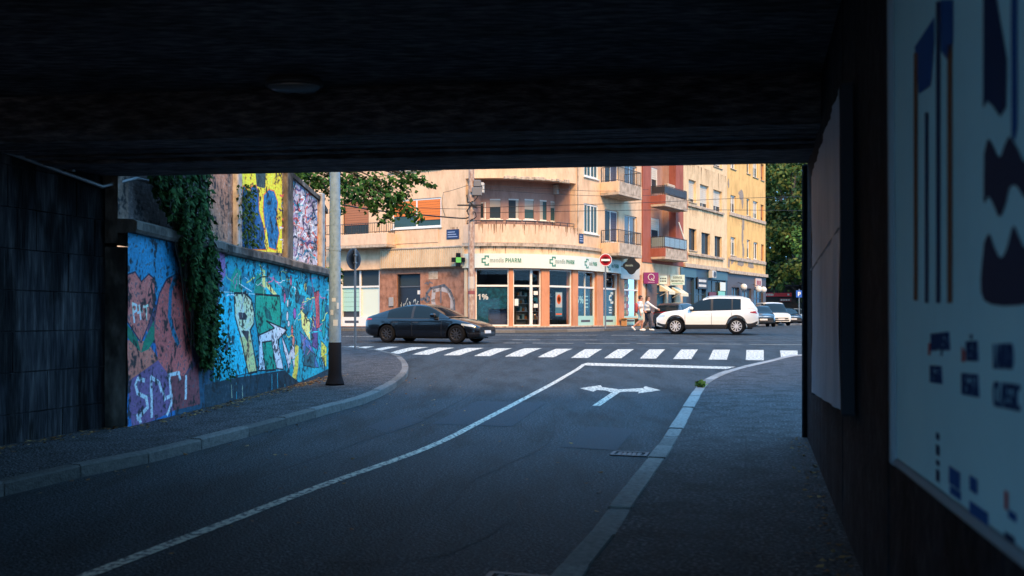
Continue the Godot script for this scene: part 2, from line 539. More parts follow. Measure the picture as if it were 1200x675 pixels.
	var crack = func(host, pts, w, lift):
		var line = smooth_line(plan_of(pts, lift), 5)
		for i in line.size(): line[i] += Vector2(rng.randf_range(-0.03, 0.03), rng.randf_range(-0.05, 0.05))
		var a = []; var b = []
		for i in line.size():
			var k = w * rng.randf_range(0.4, 1.2)
			var t = (line[mini(i + 1, line.size() - 1)] - line[maxi(i - 1, 0)]).normalized()
			a.append(line[i] + Vector2(-t.y, t.x) * k); b.append(line[i] - Vector2(-t.y, t.x) * k)
		part(host, "crack", ribbon(a, b, lift + 0.004, 1), tar)
	for e in [[[700, 474], [760, 471], [830, 480], [880, 476], [944, 484]], [[820, 474], [850, 488], [905, 492], [940, 500]], [[745, 508], [800, 512], [870, 506], [944, 515]], [[760, 482], [775, 474], [840, 462]], [[870, 506], [880, 540], [930, 600]], [[850, 455], [890, 452], [942, 458]], [[740, 560], [800, 566], [850, 590]], [[880, 440], [900, 446], [940, 444]]]:
		crack.call(pr, e, 0.010, 0.112)
	for e in [[[520, 600], [560, 560], [640, 520], [650, 480]], [[300, 560], [420, 520], [520, 480], [590, 440]], [[600, 430], [640, 432], [672, 440]], [[380, 660], [520, 650], [600, 610]], [[720, 440], [760, 447], [800, 446]]]:
		crack.call(road, e, 0.009, 0.0)
	var patch = grain("asphalt_patch", [[0.0, lin(0.008, 0.010, 0.014)], [0.5, lin(0.030, 0.038, 0.048)], [1.0, lin(0.12, 0.13, 0.14)]], Vector3(0.9, 0.9, 0.9), 0.85, {"freq": 0.1, "oct": 6, "bump": 0.5, "bump_freq": 0.12})
	for e in [[[560, 470], [640, 472], [600, 500], [505, 497]], [[690, 500], [745, 503], [722, 528], [655, 524]], [[430, 500], [470, 486], [500, 492], [455, 508]]]:
		var c = plan_of(e)
		var e0 = []; var e1 = []
		for k in 9:
			e0.append(c[0].lerp(c[3], k / 8.0)); e1.append(c[1].lerp(c[2], k / 8.0))
		part(road, "repair_patch", ribbon(e0, e1, 0.004, 4), patch)
	# gully grates beside the right kerb
	var iron = plain("iron", lin(0.06, 0.06, 0.065), 0.6, 0.4)
	for e in [[738, 532.5, 0.42, 0.3], [606, 684.0, 0.45, 0.36]]:
		var g = on_ground(e[0], e[1])
		var fr = Transform3D(Basis(Vector3.UP, -0.265), g)
		var grate = fbox(road, "drain_grate", fr, Vector3(-e[2] / 2, -0.03, -e[3] / 2), Vector3(e[2] / 2, 0.012, -e[3] / 2 + 0.04), iron)
		for s in [[-e[2] / 2, -e[3] / 2 + 0.04, -e[2] / 2 + 0.04, e[3] / 2], [e[2] / 2 - 0.04, -e[3] / 2 + 0.04, e[2] / 2, e[3] / 2], [-e[2] / 2 + 0.04, e[3] / 2 - 0.04, e[2] / 2 - 0.04, e[3] / 2]]:
			fbox(grate, "rim", fr, Vector3(s[0], -0.03, s[1]), Vector3(s[2], 0.012, s[3]), iron)
		for k in 5:
			var x0 = -e[2] / 2 + 0.07 + k * (e[2] - 0.14) / 5
			fbox(grate, "grate_bar", fr, Vector3(x0, -0.02, -e[3] / 2 + 0.045), Vector3(x0 + 0.045, 0.008, e[3] / 2 - 0.045), iron)

# ================================================================ underpass
func frame_of(o: Vector3, right: Vector3) -> Transform3D:
	return Transform3D(Basis(right, Vector3.UP, right.cross(Vector3.UP)), o)

func soot_mat() -> StandardMaterial3D:
	return grain("sooty_concrete", [[0.0, lin(0.014, 0.015, 0.019)], [0.4, lin(0.036, 0.038, 0.045)], [0.62, lin(0.068, 0.068, 0.074)], [1.0, lin(0.19, 0.18, 0.18)]], Vector3(0.7, 0.07, 0.7), 0.95, {"freq": 0.03, "spec": 0.2, "oct": 6, "bump": 1.2, "blot": "hard", "blot_scale": Vector3(0.2, 0.05, 0.2)})

func beam_mat() -> StandardMaterial3D:
	return grain("beam_concrete", [[0.0, lin(0.02, 0.023, 0.03)], [0.42, lin(0.075, 0.08, 0.098)], [0.6, lin(0.13, 0.135, 0.155)], [1.0, lin(0.28, 0.28, 0.29)]], Vector3(0.14, 0.6, 0.6), 0.92, {"freq": 0.04, "oct": 6, "bump": 3.0, "blot": "soft", "blot_scale": Vector3(0.07, 0.2, 0.2)})

var RW: Transform3D
var LW: Transform3D
func underpass():
	RW = frame_of(Vector3(0.62, 0, 0), Vector3(-0.2624, 0, 0.965))
	LW = frame_of(Vector3(-8.6, 0, 0), Vector3(0.2624, 0, -0.965))
	var CB = frame_of(Vector3(3.58, 0, -10.9), Vector3(0.9933, 0, 0.115))
	var u = thing("railway_underpass", "dark sooty concrete railway underpass framing the street", "underpass", Vector3(0, 0, -8))
	var concrete = soot_mat(); var bm = beam_mat()
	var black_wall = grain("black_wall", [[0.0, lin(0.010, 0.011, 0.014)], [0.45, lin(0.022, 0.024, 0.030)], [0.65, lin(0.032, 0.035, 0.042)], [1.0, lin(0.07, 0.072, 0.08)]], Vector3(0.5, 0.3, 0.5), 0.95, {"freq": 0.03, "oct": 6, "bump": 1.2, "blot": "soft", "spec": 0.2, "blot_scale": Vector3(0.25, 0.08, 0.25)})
	# deck and beams
	fbox(u, "edge_beam", CB, Vector3(-16, 3.5, 0.0), Vector3(7, 5.0, 2.4), bm, 0.03)
	fbox(u, "ceiling_slab", CB, Vector3(-22, 3.95, 2.45), Vector3(16, 5.0, 13.7), bm)
	for k in 2:
		fbox(u, "cross_beam", CB, Vector3(-16, 3.72, 5.9 + k * 4.2), Vector3(7, 3.96, 6.5 + k * 4.2), bm, 0.03)
	fbox(u, "deck_edge", CB, Vector3(-40, 5.01, -0.35), Vector3(30, 5.7, 14.0), bm, 0.03)
	for k in 9:
		fbox(u, "board_mark", CB, Vector3(-16, 3.488 - 0.006 * (k % 3), 0.06 + k * 0.26), Vector3(7, 3.499, 0.06 + k * 0.26 + rng.randf_range(0.12, 0.25)), bm)
	fbox(u, "soffit_strip", CB, Vector3(-15.5, 3.44, 0.9), Vector3(6.5, 3.51, 1.25), bm, 0.01)
	# right wall of tall cast panels
	var s = -11.3
	while s < 2.4:
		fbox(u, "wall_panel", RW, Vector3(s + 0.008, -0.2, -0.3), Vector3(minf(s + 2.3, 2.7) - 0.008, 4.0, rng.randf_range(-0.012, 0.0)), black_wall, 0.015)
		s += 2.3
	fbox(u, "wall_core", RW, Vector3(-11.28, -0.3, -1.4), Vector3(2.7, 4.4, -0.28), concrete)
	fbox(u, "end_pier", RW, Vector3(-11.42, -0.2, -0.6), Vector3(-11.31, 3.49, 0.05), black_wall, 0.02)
	# left wall of coursed blocks
	for row in 8:
		var x = 0.2 + (0.5 if row % 2 else 0.0)
		while x < 12.2:
			var w = minf(1.05 * rng.randf_range(0.9, 1.1), 12.3 - x)
			if w > 0.15:
				fbox(u, "stone_block", LW, Vector3(x + 0.003, 0.02 + row * 0.48, -0.2), Vector3(x + w - 0.003, 0.494 + row * 0.48, rng.randf_range(-0.008, 0.004)), concrete, 0.005)
			x += w
	fbox(u, "wall_core", LW, Vector3(-2.7, -0.3, -1.6), Vector3(12.3, 4.4, -0.06), concrete)
	fbox(u, "wall_panel", LW, Vector3(-2.7, -0.2, -0.05), Vector3(0.15, 4.0, 0.0), concrete)
	# recess between the block wall and the graffiti wall
	fbox(u, "recess_wall", LW, Vector3(12.3, -0.3, -1.6), Vector3(13.4, 4.4, -0.75), concrete)
	# embankments either side
	var em = MB.new()
	em.box(frame_of(Vector3(0.62, 0, 0), Vector3(-0.2624, 0, 0.965)), Vector3(-11.2, -0.3, -60), Vector3(2.5, 5.0, -1.42))
	em.box(frame_of(Vector3(-8.6, 0, 0), Vector3(0.2624, 0, -0.965)), Vector3(-2.5, -0.3, -60), Vector3(12.2, 5.0, -1.62))
	setting("embankment", em, grain("bank", [[0.0, lin(0.03, 0.035, 0.02)], [1.0, lin(0.09, 0.09, 0.05)]], Vector3(0.3, 0.3, 0.3)), "railway embankment beside the underpass")
	# conduit, junction box and down pipe by the left portal
	var grey = plain("galvanised", lin(0.28, 0.29, 0.30), 0.5, 0.4)
	var con = thing("cable_conduit", "thin pale conduit bent along the top of the block wall", "conduit", LW * Vector3(12.3, 3.4, 0.05))
	var mb = MB.new()
	tube(mb, [LW * Vector3(8.0, 3.58, 0.06), LW * Vector3(10.4, 3.53, 0.06), LW * Vector3(12.15, 3.33, 0.06), LW * Vector3(12.62, 3.5, 0.22), LW * Vector3(13.1, 3.46, 0.3)], 0.025, 6)
	part(con, "pipe", mb, grey)
	for x in [8.9, 10.4, 11.6]:
		fbox(con, "pipe_clip", LW, Vector3(x - 0.02, 3.44, 0.0), Vector3(x + 0.02, 3.56, 0.1), grey)
	var jb = thing("junction_box", "small pale grey junction box at the end of the block wall", "junction box", LW * Vector3(12.42, 2.8, 0.0))
	fbox(jb, "case", LW, Vector3(12.36, 2.80, -0.02), Vector3(12.52, 3.2, 0.08), grey, 0.01)
	fbox(jb, "lid", LW, Vector3(12.375, 2.82, 0.08), Vector3(12.505, 3.18, 0.092), plain("pale_box", lin(0.35, 0.36, 0.38), 0.5), 0.005)
	var dp = thing("down_pipe", "black cast iron down pipe in the recess beside the graffiti wall", "pipe", LW * Vector3(12.55, 0.15, -0.2))
	mb = MB.new()
	var black = plain("black_iron", lin(0.012, 0.012, 0.014), 0.7)
	tube(mb, [LW * Vector3(12.5, 0.1, -0.12), LW * Vector3(12.5, 2.95, -0.12)], 0.1, 12)
	part(dp, "pipe", mb, black)
	for y in [0.9, 2.1]:
		fbox(dp, "bracket", LW, Vector3(12.38, y, -0.78), Vector3(12.62, y + 0.06, 0.0), black, 0.01)
	# dome lamp under the ceiling
	var lp = at_d(345, 101, 8.75)
	var lamp = thing("ceiling_lamp", "unlit oval bulkhead lamp hanging under the dark ceiling beam", "lamp", lp)
	mb = MB.new()
	lathe(mb, Transform3D(Basis.from_scale(Vector3(1, 1, 0.6)), lp), [[0.0, 0.09], [0.24, 0.09], [0.28, 0.03], [0.285, -0.005], [0.0, -0.005]], 24)
	part(lamp, "base", mb, plain("lamp_base", lin(0.08, 0.09, 0.1), 0.5, 0.2))
	mb = MB.new()
	lathe(mb, Transform3D(Basis.from_scale(Vector3(1, 1, 0.6)), lp), [[0.26, -0.006], [0.25, -0.03], [0.2, -0.055], [0.1, -0.07], [0.0, -0.073]], 24)
	part(lamp, "lens", mb, plain("lamp_lens", lin(0.16, 0.19, 0.21), 0.08, 0.0, 0.8))
	fbox(lamp, "bracket", Transform3D(Basis(), lp), Vector3(-0.05, 0.08, -0.04), Vector3(0.05, 0.46 - 0.3 + 0.0, 0.04), grey)
	billboards()

func print_quad(parent, called, t: Transform3D, x0, y0, x1, y1, z, m):
	var mb = MB.new()
	mb.quad(t * Vector3(x0, y0, z), t * Vector3(x1, y0, z), t * Vector3(x1, y1, z), t * Vector3(x0, y1, z))
	return part(parent, called, mb, m)

func words(parent, called: String, text: String, t: Transform3D, x: float, y: float, z: float, h: float, m: Material, width := 0.0, font := "Droid Sans", align := 0) -> MeshInstance3D:
	var tm = TextMesh.new()
	var f = SystemFont.new()
	f.font_names = PackedStringArray([font]); f.font_weight = 700
	tm.font = f
	tm.text = text; tm.font_size = 32; tm.pixel_size = h / 23.0; tm.depth = 0.006
	tm.horizontal_alignment = HORIZONTAL_ALIGNMENT_LEFT
	tm.vertical_alignment = VERTICAL_ALIGNMENT_BOTTOM
	var sx = 1.0
	var bb = tm.get_aabb()
	if width > 0.0 and bb.size.x > 0.01: sx = width / bb.size.x
	var loc = Transform3D(Basis.from_scale(Vector3(sx, 1, 1)), Vector3(x - bb.position.x * sx, y - bb.position.y, z))
	return part(parent, called, tm, m, t * loc)

func billboards():
	var navy = plain("print_navy", lin(0.02, 0.045, 0.11), 0.9, 0.0, 0.15)
	var red = plain("print_red", lin(0.45, 0.03, 0.04), 0.9, 0.0, 0.15)
	var blue = plain("print_blue", lin(0.02, 0.10, 0.30), 0.9, 0.0, 0.15)
	var tan_ = plain("print_tan", lin(0.22, 0.10, 0.06), 0.9, 0.0, 0.15)
	var plum = plain("print_plum", lin(0.045, 0.05, 0.09), 0.9, 0.0, 0.15)
	var steel = plain("billboard_frame", lin(0.28, 0.33, 0.36), 0.8, 0.0, 0.2)
	var paper = grain("poster_paper", [[0.0, lin(0.44, 0.74, 0.80)], [0.5, lin(0.50, 0.82, 0.88)], [1.0, lin(0.55, 0.86, 0.9)]], Vector3(0.3, 0.3, 0.3), 0.85, {"freq": 0.01, "spec": 0.15})
	var tilt = Basis(RW.basis.z, deg_to_rad(2.3))
	# near billboard: regatta poster
	var P = Transform3D(tilt * RW.basis, RW * Vector3(-3.68, 1.035, 0.0))
	var b = thing("billboard", "pale blue regatta poster with dark wave shapes and lettering", "billboard", P.origin)
	fbox(b, "board", P, Vector3(0.02, 0.02, 0.01), Vector3(5.0, 2.38, 0.06), steel)
	for e in [[0.0, 0.0, 0.06, 2.4], [4.96, 0.0, 5.02, 2.4]]:
		fbox(b, "frame", P, Vector3(e[0], e[1], 0.0), Vector3(e[2], e[3], 0.085), steel, 0.01)
	for e in [[0.06, 0.0, 4.96, 0.03], [0.06, 2.36, 4.96, 2.4]]:
		fbox(b, "frame", P, Vector3(e[0], e[1], 0.0), Vector3(e[2], e[3], 0.08), steel, 0.01)
	var pp = fbox(b, "poster", P, Vector3(0.065, 0.035, 0.06), Vector3(4.955, 2.355, 0.066), paper)
	var at = func(px, py):   # photo point on the board's face
		var o = P * Vector3(0, 0, 0.07); var n = P.basis.z
		var r = Vector3((px - 600.0) / F, (HY - py) / F, -1.0)
		var c = Vector3(0, EYE, 0)
		var k = (o - c).dot(n) / r.dot(n)
		return P.affine_inverse() * (c + r * k)
	var poly = func(called, pts, m):
		var plan = PackedVector2Array()
		for q in pts:
			var l = at.call(q[0], q[1]); plan.append(Vector2(l.x, minf(l.y, 2.35)))
		if called == "wave_print":
			var ring = Array(plan); ring.append(plan[0]); ring = smooth_line(ring, 5); ring.pop_back()
			plan = PackedVector2Array(ring.map(func(v): return Vector2(v.x, minf(v.y, 2.35))))
		var mb = MB.new()
		var ids = Geometry2D.triangulate_polygon(plan)
		for k in range(0, ids.size(), 3):
			var q = []
			for j in 3: q.append(P * Vector3(plan[ids[k + j]].x, plan[ids[k + j]].y, 0.068))
			if (q[1] - q[0]).cross(q[2] - q[0]).dot(P.basis.z) < 0: q.reverse()
			mb.tri(q[0], q[1], q[2])
		part(pp, called, mb, m)
	# four masts in the first motif, blue tops and brown feet
	for e in [[1070, 1074.5, 62, 352, tan_], [1083, 1087, 132, 355, navy], [1096, 1101, 2, 355, navy], [1109, 1115, 52, 355, tan_]]:
		poly.call("mast_print", [[e[0], e[2]], [e[1], e[2]], [e[1], e[3]], [e[0], e[3]]], e[4])
	poly.call("sky_print", [[1071, 55], [1094, 20], [1094, 50], [1090, 100], [1076, 110]], blue)
	poly.call("sky_print", [[1101, 0], [1116, 0], [1116, 50], [1109, 70], [1102, 60]], blue)
	poly.call("sail_print", [[1151, -40], [1160, -40], [1179, 70], [1178, 125], [1171, 137], [1162, 124], [1156, 118], [1151, 127]], navy)
	poly.call("sail_print", [[1183, -40], [1191, -40], [1191, 150], [1188, 165], [1184, 160]], blue)
	poly.call("wave_print", [[1152, 180], [1157, 163], [1163, 172], [1170, 184], [1176, 170], [1182, 160], [1190, 172], [1200, 190], [1212, 180], [1222, 210], [1222, 262], [1212, 222], [1200, 232], [1190, 218], [1182, 220], [1177, 240], [1170, 254], [1163, 240], [1157, 230], [1152, 236]], plum)
	poly.call("wave_print", [[1152, 285], [1158, 274], [1164, 290], [1171, 302], [1178, 292], [1186, 265], [1193, 278], [1200, 290], [1212, 282], [1222, 300], [1222, 350], [1152, 352]], plum)
	var put = func(text, x0, y0, x1, h_top):
		var a = at.call(x0, y0); var c = at.call(x1, y0 + (x1 - x0) * 0.25); var tt = at.call(x0, h_top)
		words(pp, "lettering", text, P, a.x, a.y, 0.066, tt.y - a.y, navy, c.x - a.x)
	put.call("MRDUJSKA", 1090, 417, 1112, 397); put.call("REGATA", 1089, 448, 1103, 428)
	put.call("VIŠKA", 1131, 423, 1145, 400); put.call("REGATA", 1126, 462, 1146, 437)
	put.call("LABUD", 1163, 432, 1186, 403); put.call("CLASSIC", 1163, 476, 1194, 447)
	poly.call("flag_print", [[1126, 424], [1130, 424], [1130, 412], [1126, 405]], red)
	poly.call("flag_print", [[1087, 416], [1089.4, 416], [1089.4, 402], [1087, 402]], red)
	for e in [[1096, 506, 1100, 514, navy], [1096, 520, 1100, 532, navy], [1096, 538, 1100, 544, navy], [1096, 549, 1100, 563, navy], [1111, 545, 1124, 566, blue], [1112, 568, 1125, 578, blue], [1135, 556, 1144, 574, blue], [1135, 586, 1157, 602, blue], [1176, 574, 1180, 596, red], [1180, 596, 1190, 606, blue], [1176, 622, 1188, 630, navy]]:
		poly.call("sponsor_mark", [[e[0], e[1]], [e[2], e[1] + (e[2] - e[0]) * 0.7], [e[2], e[3] + (e[2] - e[0]) * 0.7], [e[0], e[3]]], e[4])
	# second billboard: bare, bleached paper peeling at the top
	var Q = Transform3D(tilt * RW.basis, RW * Vector3(-8.8, 0.885, 0.0))
	var c2 = thing("billboard", "bare pale billboard with wrinkled blank paper near the underpass mouth", "billboard", Q.origin)
	fbox(c2, "board", Q, Vector3(0.02, 0.02, 0.01), Vector3(3.02, 2.08, 0.06), steel)
	for e in [[0.0, 0.0, 0.05, 2.1], [3.0, 0.0, 3.05, 2.1]]:
		fbox(c2, "frame", Q, Vector3(e[0], e[1], 0.0), Vector3(e[2], e[3], 0.085), plain("dark_edge", lin(0.04, 0.042, 0.05), 0.8, 0.0, 0.2), 0.01)
	var rows = []
	var nz = FastNoiseLite.new(); nz.seed = 3; nz.frequency = 0.9
	for j in 25:
		var row = []
		for i in 41:
			var x = 0.055 + i * 2.94 / 40; var y = 0.03 + j * 2.05 / 24
			var w = 0.02 * nz.get_noise_2d(x * 3.0, y * 0.35) + 0.012 * nz.get_noise_2d(x * 9.0, y * 0.7)
			row.append(Q * Vector3(x, y, 0.085 + w))
		rows.append(row)
	var mb = MB.new()
	mb.grid(rows)
	part(c2, "poster", mb, grain("bleached_paper", [[0.0, lin(0.28, 0.38, 0.48)], [0.5, lin(0.34, 0.46, 0.57)], [1.0, lin(0.4, 0.52, 0.62)]], Vector3(0.5, 0.1, 0.5), 0.6, {"freq": 0.02, "spec": 0.25}))
	fbox(c2, "poster_joint", Q, Vector3(0.06, 1.18, 0.06), Vector3(2.99, 1.188, 0.096), plain("joint", lin(0.34, 0.37, 0.4), 0.6))

# ================================================================ graffiti wall
func fill_poly(im: Image, pts: Array, c: Color):
	var lo = INF; var hi = -INF
	for p in pts:
		lo = minf(lo, p.y); hi = maxf(hi, p.y)
	for y in range(maxi(0, int(lo)), mini(im.get_height() - 1, int(hi)) + 1):
		var xs = []
		var yy = y + 0.5
		for i in pts.size():
			var a = pts[i]; var b = pts[(i + 1) % pts.size()]
			if (a.y <= yy) != (b.y <= yy):
				xs.append(a.x + (yy - a.y) / (b.y - a.y) * (b.x - a.x))
		xs.sort()
		for k in range(0, xs.size() - 1, 2):
			var x0 = maxi(0, int(round(xs[k]))); var x1 = mini(im.get_width(), int(round(xs[k + 1])))
			if x1 > x0: im.fill_rect(Rect2i(x0, y, x1 - x0, 1), c)

func stroke(im: Image, pts: Array, w: float, c: Color, closed := false):
	for i in (pts.size() if closed else pts.size() - 1):
		var a = pts[i]; var b = pts[(i + 1) % pts.size()]
		var t = (b - a).normalized() * w / 2
		var s = Vector2(-t.y, t.x)
		fill_poly(im, [a + s - t * 0.5, b + s + t * 0.5, b - s + t * 0.5, a - s - t * 0.5], c)

func disc(im: Image, p: Vector2, rx: float, ry: float, c: Color):
	var pts = []
	for k in 20: pts.append(p + Vector2(cos(TAU * k / 20) * rx, sin(TAU * k / 20) * ry))
	fill_poly(im, pts, c)

# weather a painted picture: flakes down to the render, grime, speckle
func weather(im: Image, under: Color, seed_: int, flake := 0.42):
	var n1 = FastNoiseLite.new(); n1.seed = seed_; n1.frequency = 0.02; n1.fractal_octaves = 5
	var n2 = FastNoiseLite.new(); n2.seed = seed_ + 1; n2.frequency = 0.06; n2.fractal_octaves = 5
	for y in im.get_height():
		for x in im.get_width():
			var c = im.get_pixel(x, y)
			var a = n1.get_noise_2d(x * 0.9, y * 0.42)
			var b = n2.get_noise_2d(x, y * 0.8)
			c = c.lerp(under, 0.7 * smoothstep(flake, flake + 0.12, a * 0.6 + b))
			c = c.lerp(Color(0.05, 0.07, 0.09), 0.72 * smoothstep(-0.22, -0.5, a + b * 0.8))
			var g = 1.34 + 0.34 * b + 0.36 * a
			im.set_pixel(x, y, Color(c.r * g, c.g * g, c.b * g))

func painted(im: Image, key: String) -> StandardMaterial3D:
	var m = plain(key, Color.WHITE, 0.75)
	m.albedo_texture = ImageTexture.create_from_image(im)
	m.heightmap_enabled = true; m.heightmap_scale = 0.5
	m.heightmap_texture = ntex("bump0.08", 0.08, 4, null, 7)
	return m

var GW: Transform3D
const GS := 190.0   # texture pixels per metre
func graffiti_wall():
	GW = frame_of(Vector3(-5.06, 0, -11.8), Vector3(0.1376, 0, -0.9905))
	var inv = GW.affine_inverse()
	# photo point -> metres on the wall face
	var hit = func(px, py, z):
		var o = GW * Vector3(0, 0, z); var n = GW.basis.z
		var r = Vector3((px - 600.0) / F, (HY - py) / F, -1.0)
		var k = (o - Vector3(0, EYE, 0)).dot(n) / r.dot(n)
		return inv * (Vector3(0, EYE, 0) + r * k)
	var W = int(8.0 * GS); var H = int(3.1 * GS)
	var im = Image.create(W, H, false, Image.FORMAT_RGB8)
	var T = func(ox, oy, sc, pts):
		return pts.map(func(p): var h = hit.call(ox + p[0] / sc, oy + p[1] / sc, 0.0); return Vector2(h.x * GS, (3.1 - h.y) * GS))
	var p0 = func(pts): return T.call(0.0, 0.0, 1.0, pts)
	var p3 = func(pts): return T.call(120.0, 340.0, 3.97, pts)
	var p4 = func(pts): return T.call(250.0, 190.0, 4.22, pts)
	var p5 = func(pts): return T.call(250.0, 310.0, 3.97, pts)
	var black = Color(0.03, 0.04, 0.06)
	var teal = Color(0.06, 0.50, 0.56); var cyan = Color(0.10, 0.62, 0.68); var green = Color(0.06, 0.52, 0.42); var yellow = Color(1.0, 0.82, 0.45)
	var salmon = Color(0.72, 0.37, 0.33); var lilac = Color(0.88, 0.82, 0.84); var purple = Color(0.40, 0.29, 0.42)
	im.fill(Color(0.10, 0.36, 0.56))
	fill_poly(im, p0.call([[141, 255], [205, 270], [205, 350], [141, 350]]), Color(0.10, 0.44, 0.58))
	fill_poly(im, p0.call([[205, 270], [262, 280], [262, 500], [205, 500]]), Color(0.05, 0.22, 0.30))
	fill_poly(im, p0.call([[255, 280], [390, 315], [390, 450], [255, 480]]), teal)
	# left half: heart, round letter, purple foot
	fill_poly(im, p0.call([[171, 385], [186, 350], [200, 340], [262, 340], [262, 430], [205, 440]]), Color(0.30, 0.22, 0.30))
	fill_poly(im, p0.call([[141, 398], [172, 400], [186, 420], [215, 440], [141, 455]]), Color(0.68, 0.38, 0.31))
	fill_poly(im, p3.call([[95, -10], [110, -70], [150, -85], [180, -40], [215, -75], [245, -50], [243, 60], [215, 160], [182, 245], [120, 150], [100, 100]]), salmon)
	fill_poly(im, p3.call([[98, 130], [165, 225], [180, 290], [140, 245], [102, 205]]), Color(0.05, 0.38, 0.28))
	fill_poly(im, p3.call([[180, 290], [195, 235], [240, 140], [246, 225], [215, 275]]), Color(0.05, 0.40, 0.30))
	fill_poly(im, p3.call([[245, 120], [262, 20], [300, -50], [345, -75], [390, -60], [410, 100], [420, 330], [380, 400], [300, 390], [262, 330], [243, 220]]), Color(0.66, 0.31, 0.29))
	stroke(im, p3.call([[245, 120], [262, 20], [300, -50], [345, -75], [390, -60]]), 5, Color(0.15, 0.12, 0.2))
	stroke(im, p3.call([[340, -60], [318, 0], [314, 120], [335, 200], [352, 250]]), 18, Color(0.08, 0.36, 0.46))
	stroke(im, p3.call([[95, -10], [110, -70], [150, -85], [180, -40], [215, -75], [245, -50], [243, 60], [215, 160], [182, 245], [120, 150], [100, 100]]), 4, Color(0.14, 0.12, 0.2))
	fill_poly(im, p3.call([[118, 425], [260, 325], [300, 385], [335, 480], [335, 560], [140, 650]]), purple)
	fill_poly(im, p3.call([[300, 390], [380, 400], [445, 340], [455, 530], [330, 560]]), Color(0.42, 0.2, 0.22))
	# white hand lettering
	var cream = Color(0.82, 0.84, 0.72)
	for e in [[[140, 60], [150, 150]], [[138, 62], [160, 70], [160, 95], [143, 105]], [[172, 70], [180, 135]], [[165, 105], [188, 98]], [[192, 78], [216, 70]], [[204, 74], [208, 140]]]:
		stroke(im, p3.call(e), 7, cream)
	for e in [[[195, 420], [165, 412], [155, 440], [165, 480], [205, 500], [210, 545], [185, 575], [165, 600]], [[228, 590], [226, 405], [262, 430], [272, 470]], [[310, 395], [322, 525], [300, 580]], [[305, 395], [355, 385], [360, 415]], [[325, 490], [300, 500]], [[390, 400], [386, 505]], [[165, 580], [178, 615]], [[280, 470], [290, 510]]]:
		stroke(im, p3.call(e), 11, Color(0.66, 0.68, 0.70))
	# upper teal band and shapes
	for k in 26:
		var h = Vector2(rng.randf_range(255, 385), rng.randf_range(292, 345))
		var q = p0.call([[h.x, h.y + (h.x - 255) * 0.2], [h.x + 9, h.y + 3 + (h.x - 255) * 0.2], [h.x + 6, h.y + 16 + (h.x - 255) * 0.18], [h.x - 2, h.y + 12 + (h.x - 255) * 0.18]])
		fill_poly(im, q, [cyan, Color(0.05, 0.42, 0.5), Color(0.08, 0.56, 0.62), Color(0.04, 0.30, 0.38)][k % 4])
	fill_poly(im, p4.call([[10, 440], [55, 445], [60, 560], [20, 620], [0, 540]]), Color(0.48, 0.34, 0.5))
	fill_poly(im, p4.call([[82, 650], [88, 570], [112, 515], [138, 545], [140, 600], [150, 640]]), green)
	fill_poly(im, p4.call([[200, 655], [215, 545], [232, 560], [262, 660]]), Color(0.05, 0.44, 0.36))
	fill_poly(im, p4.call([[238, 528], [255, 535], [258, 625], [242, 612]]), yellow)
	fill_poly(im, p4.call([[262, 588], [312, 652], [300, 662], [262, 618]]), yellow)
	stroke(im, p4.call([[130, 560], [128, 600], [190, 640]]), 3, lilac)
	# teal letter left of the P
	fill_poly(im, p5.call([[25, 128], [100, 132], [120, 320], [165, 505], [60, 530], [0, 560], [10, 300]]), cyan)
	stroke(im, p5.call([[25, 128], [100, 132], [120, 320], [165, 505], [60, 530]]), 3, Color(0.03, 0.2, 0.26))
	disc(im, p5.call([[62, 385]])[0], 12, 17, Color(0.16, 0.28, 0.38))
	stroke(im, p5.call([[20, 125], [300, 145]]), 3, Color(0.62, 0.86, 0.84))
	# P
	var P = p5.call([[98, 133], [150, 133], [178, 165], [190, 225], [188, 275], [172, 305], [205, 498], [165, 507], [128, 340], [100, 240]])
	fill_poly(im, P, Color(1.0, 0.87, 0.62))
	fill_poly(im, p5.call([[120, 340], [170, 330], [205, 498], [165, 507]]), Color(1.0, 0.68, 0.45))
	stroke(im, P, 7, black, true)
	fill_poly(im, p5.call([[118, 222], [150, 225], [160, 240], [155, 258], [122, 256]]), Color(0.2, 0.16, 0.2))
	fill_poly(im, p5.call([[130, 308], [166, 308], [164, 368]]), Color(0.24, 0.2, 0.2))
	stroke(im, p5.call([[140, 150], [120, 280], [150, 300]]), 2, Color(0.5, 0.34, 0.2))
	# green A and the white arrow through it
	var A = p5.call([[196, 138], [305, 146], [318, 250], [290, 490], [245, 494], [212, 360], [194, 240]])
	fill_poly(im, A, green)
	stroke(im, A, 7, black, true)
	fill_poly(im, p5.call([[235, 190], [262, 215], [275, 262], [245, 250]]), Color(0.03, 0.3, 0.28))
	var R = p5.call([[212, 328], [285, 296], [246, 262], [346, 303], [300, 352], [326, 488], [292, 484], [272, 356], [226, 362], [242, 492], [210, 494]])
	fill_poly(im, R, lilac)
	stroke(im, R, 5, black, true)
	var Z = p5.call([[318, 320], [350, 420], [372, 352], [392, 500], [376, 490], [364, 430], [352, 492], [328, 400]])
	fill_poly(im, Z, Color(0.78, 0.74, 0.78))
	stroke(im, Z, 5, black, true)
	fill_poly(im, p5.call([[380, 370], [398, 380], [396, 480], [384, 545], [368, 520], [378, 470]]), Color(0.80, 0.68, 0.26))
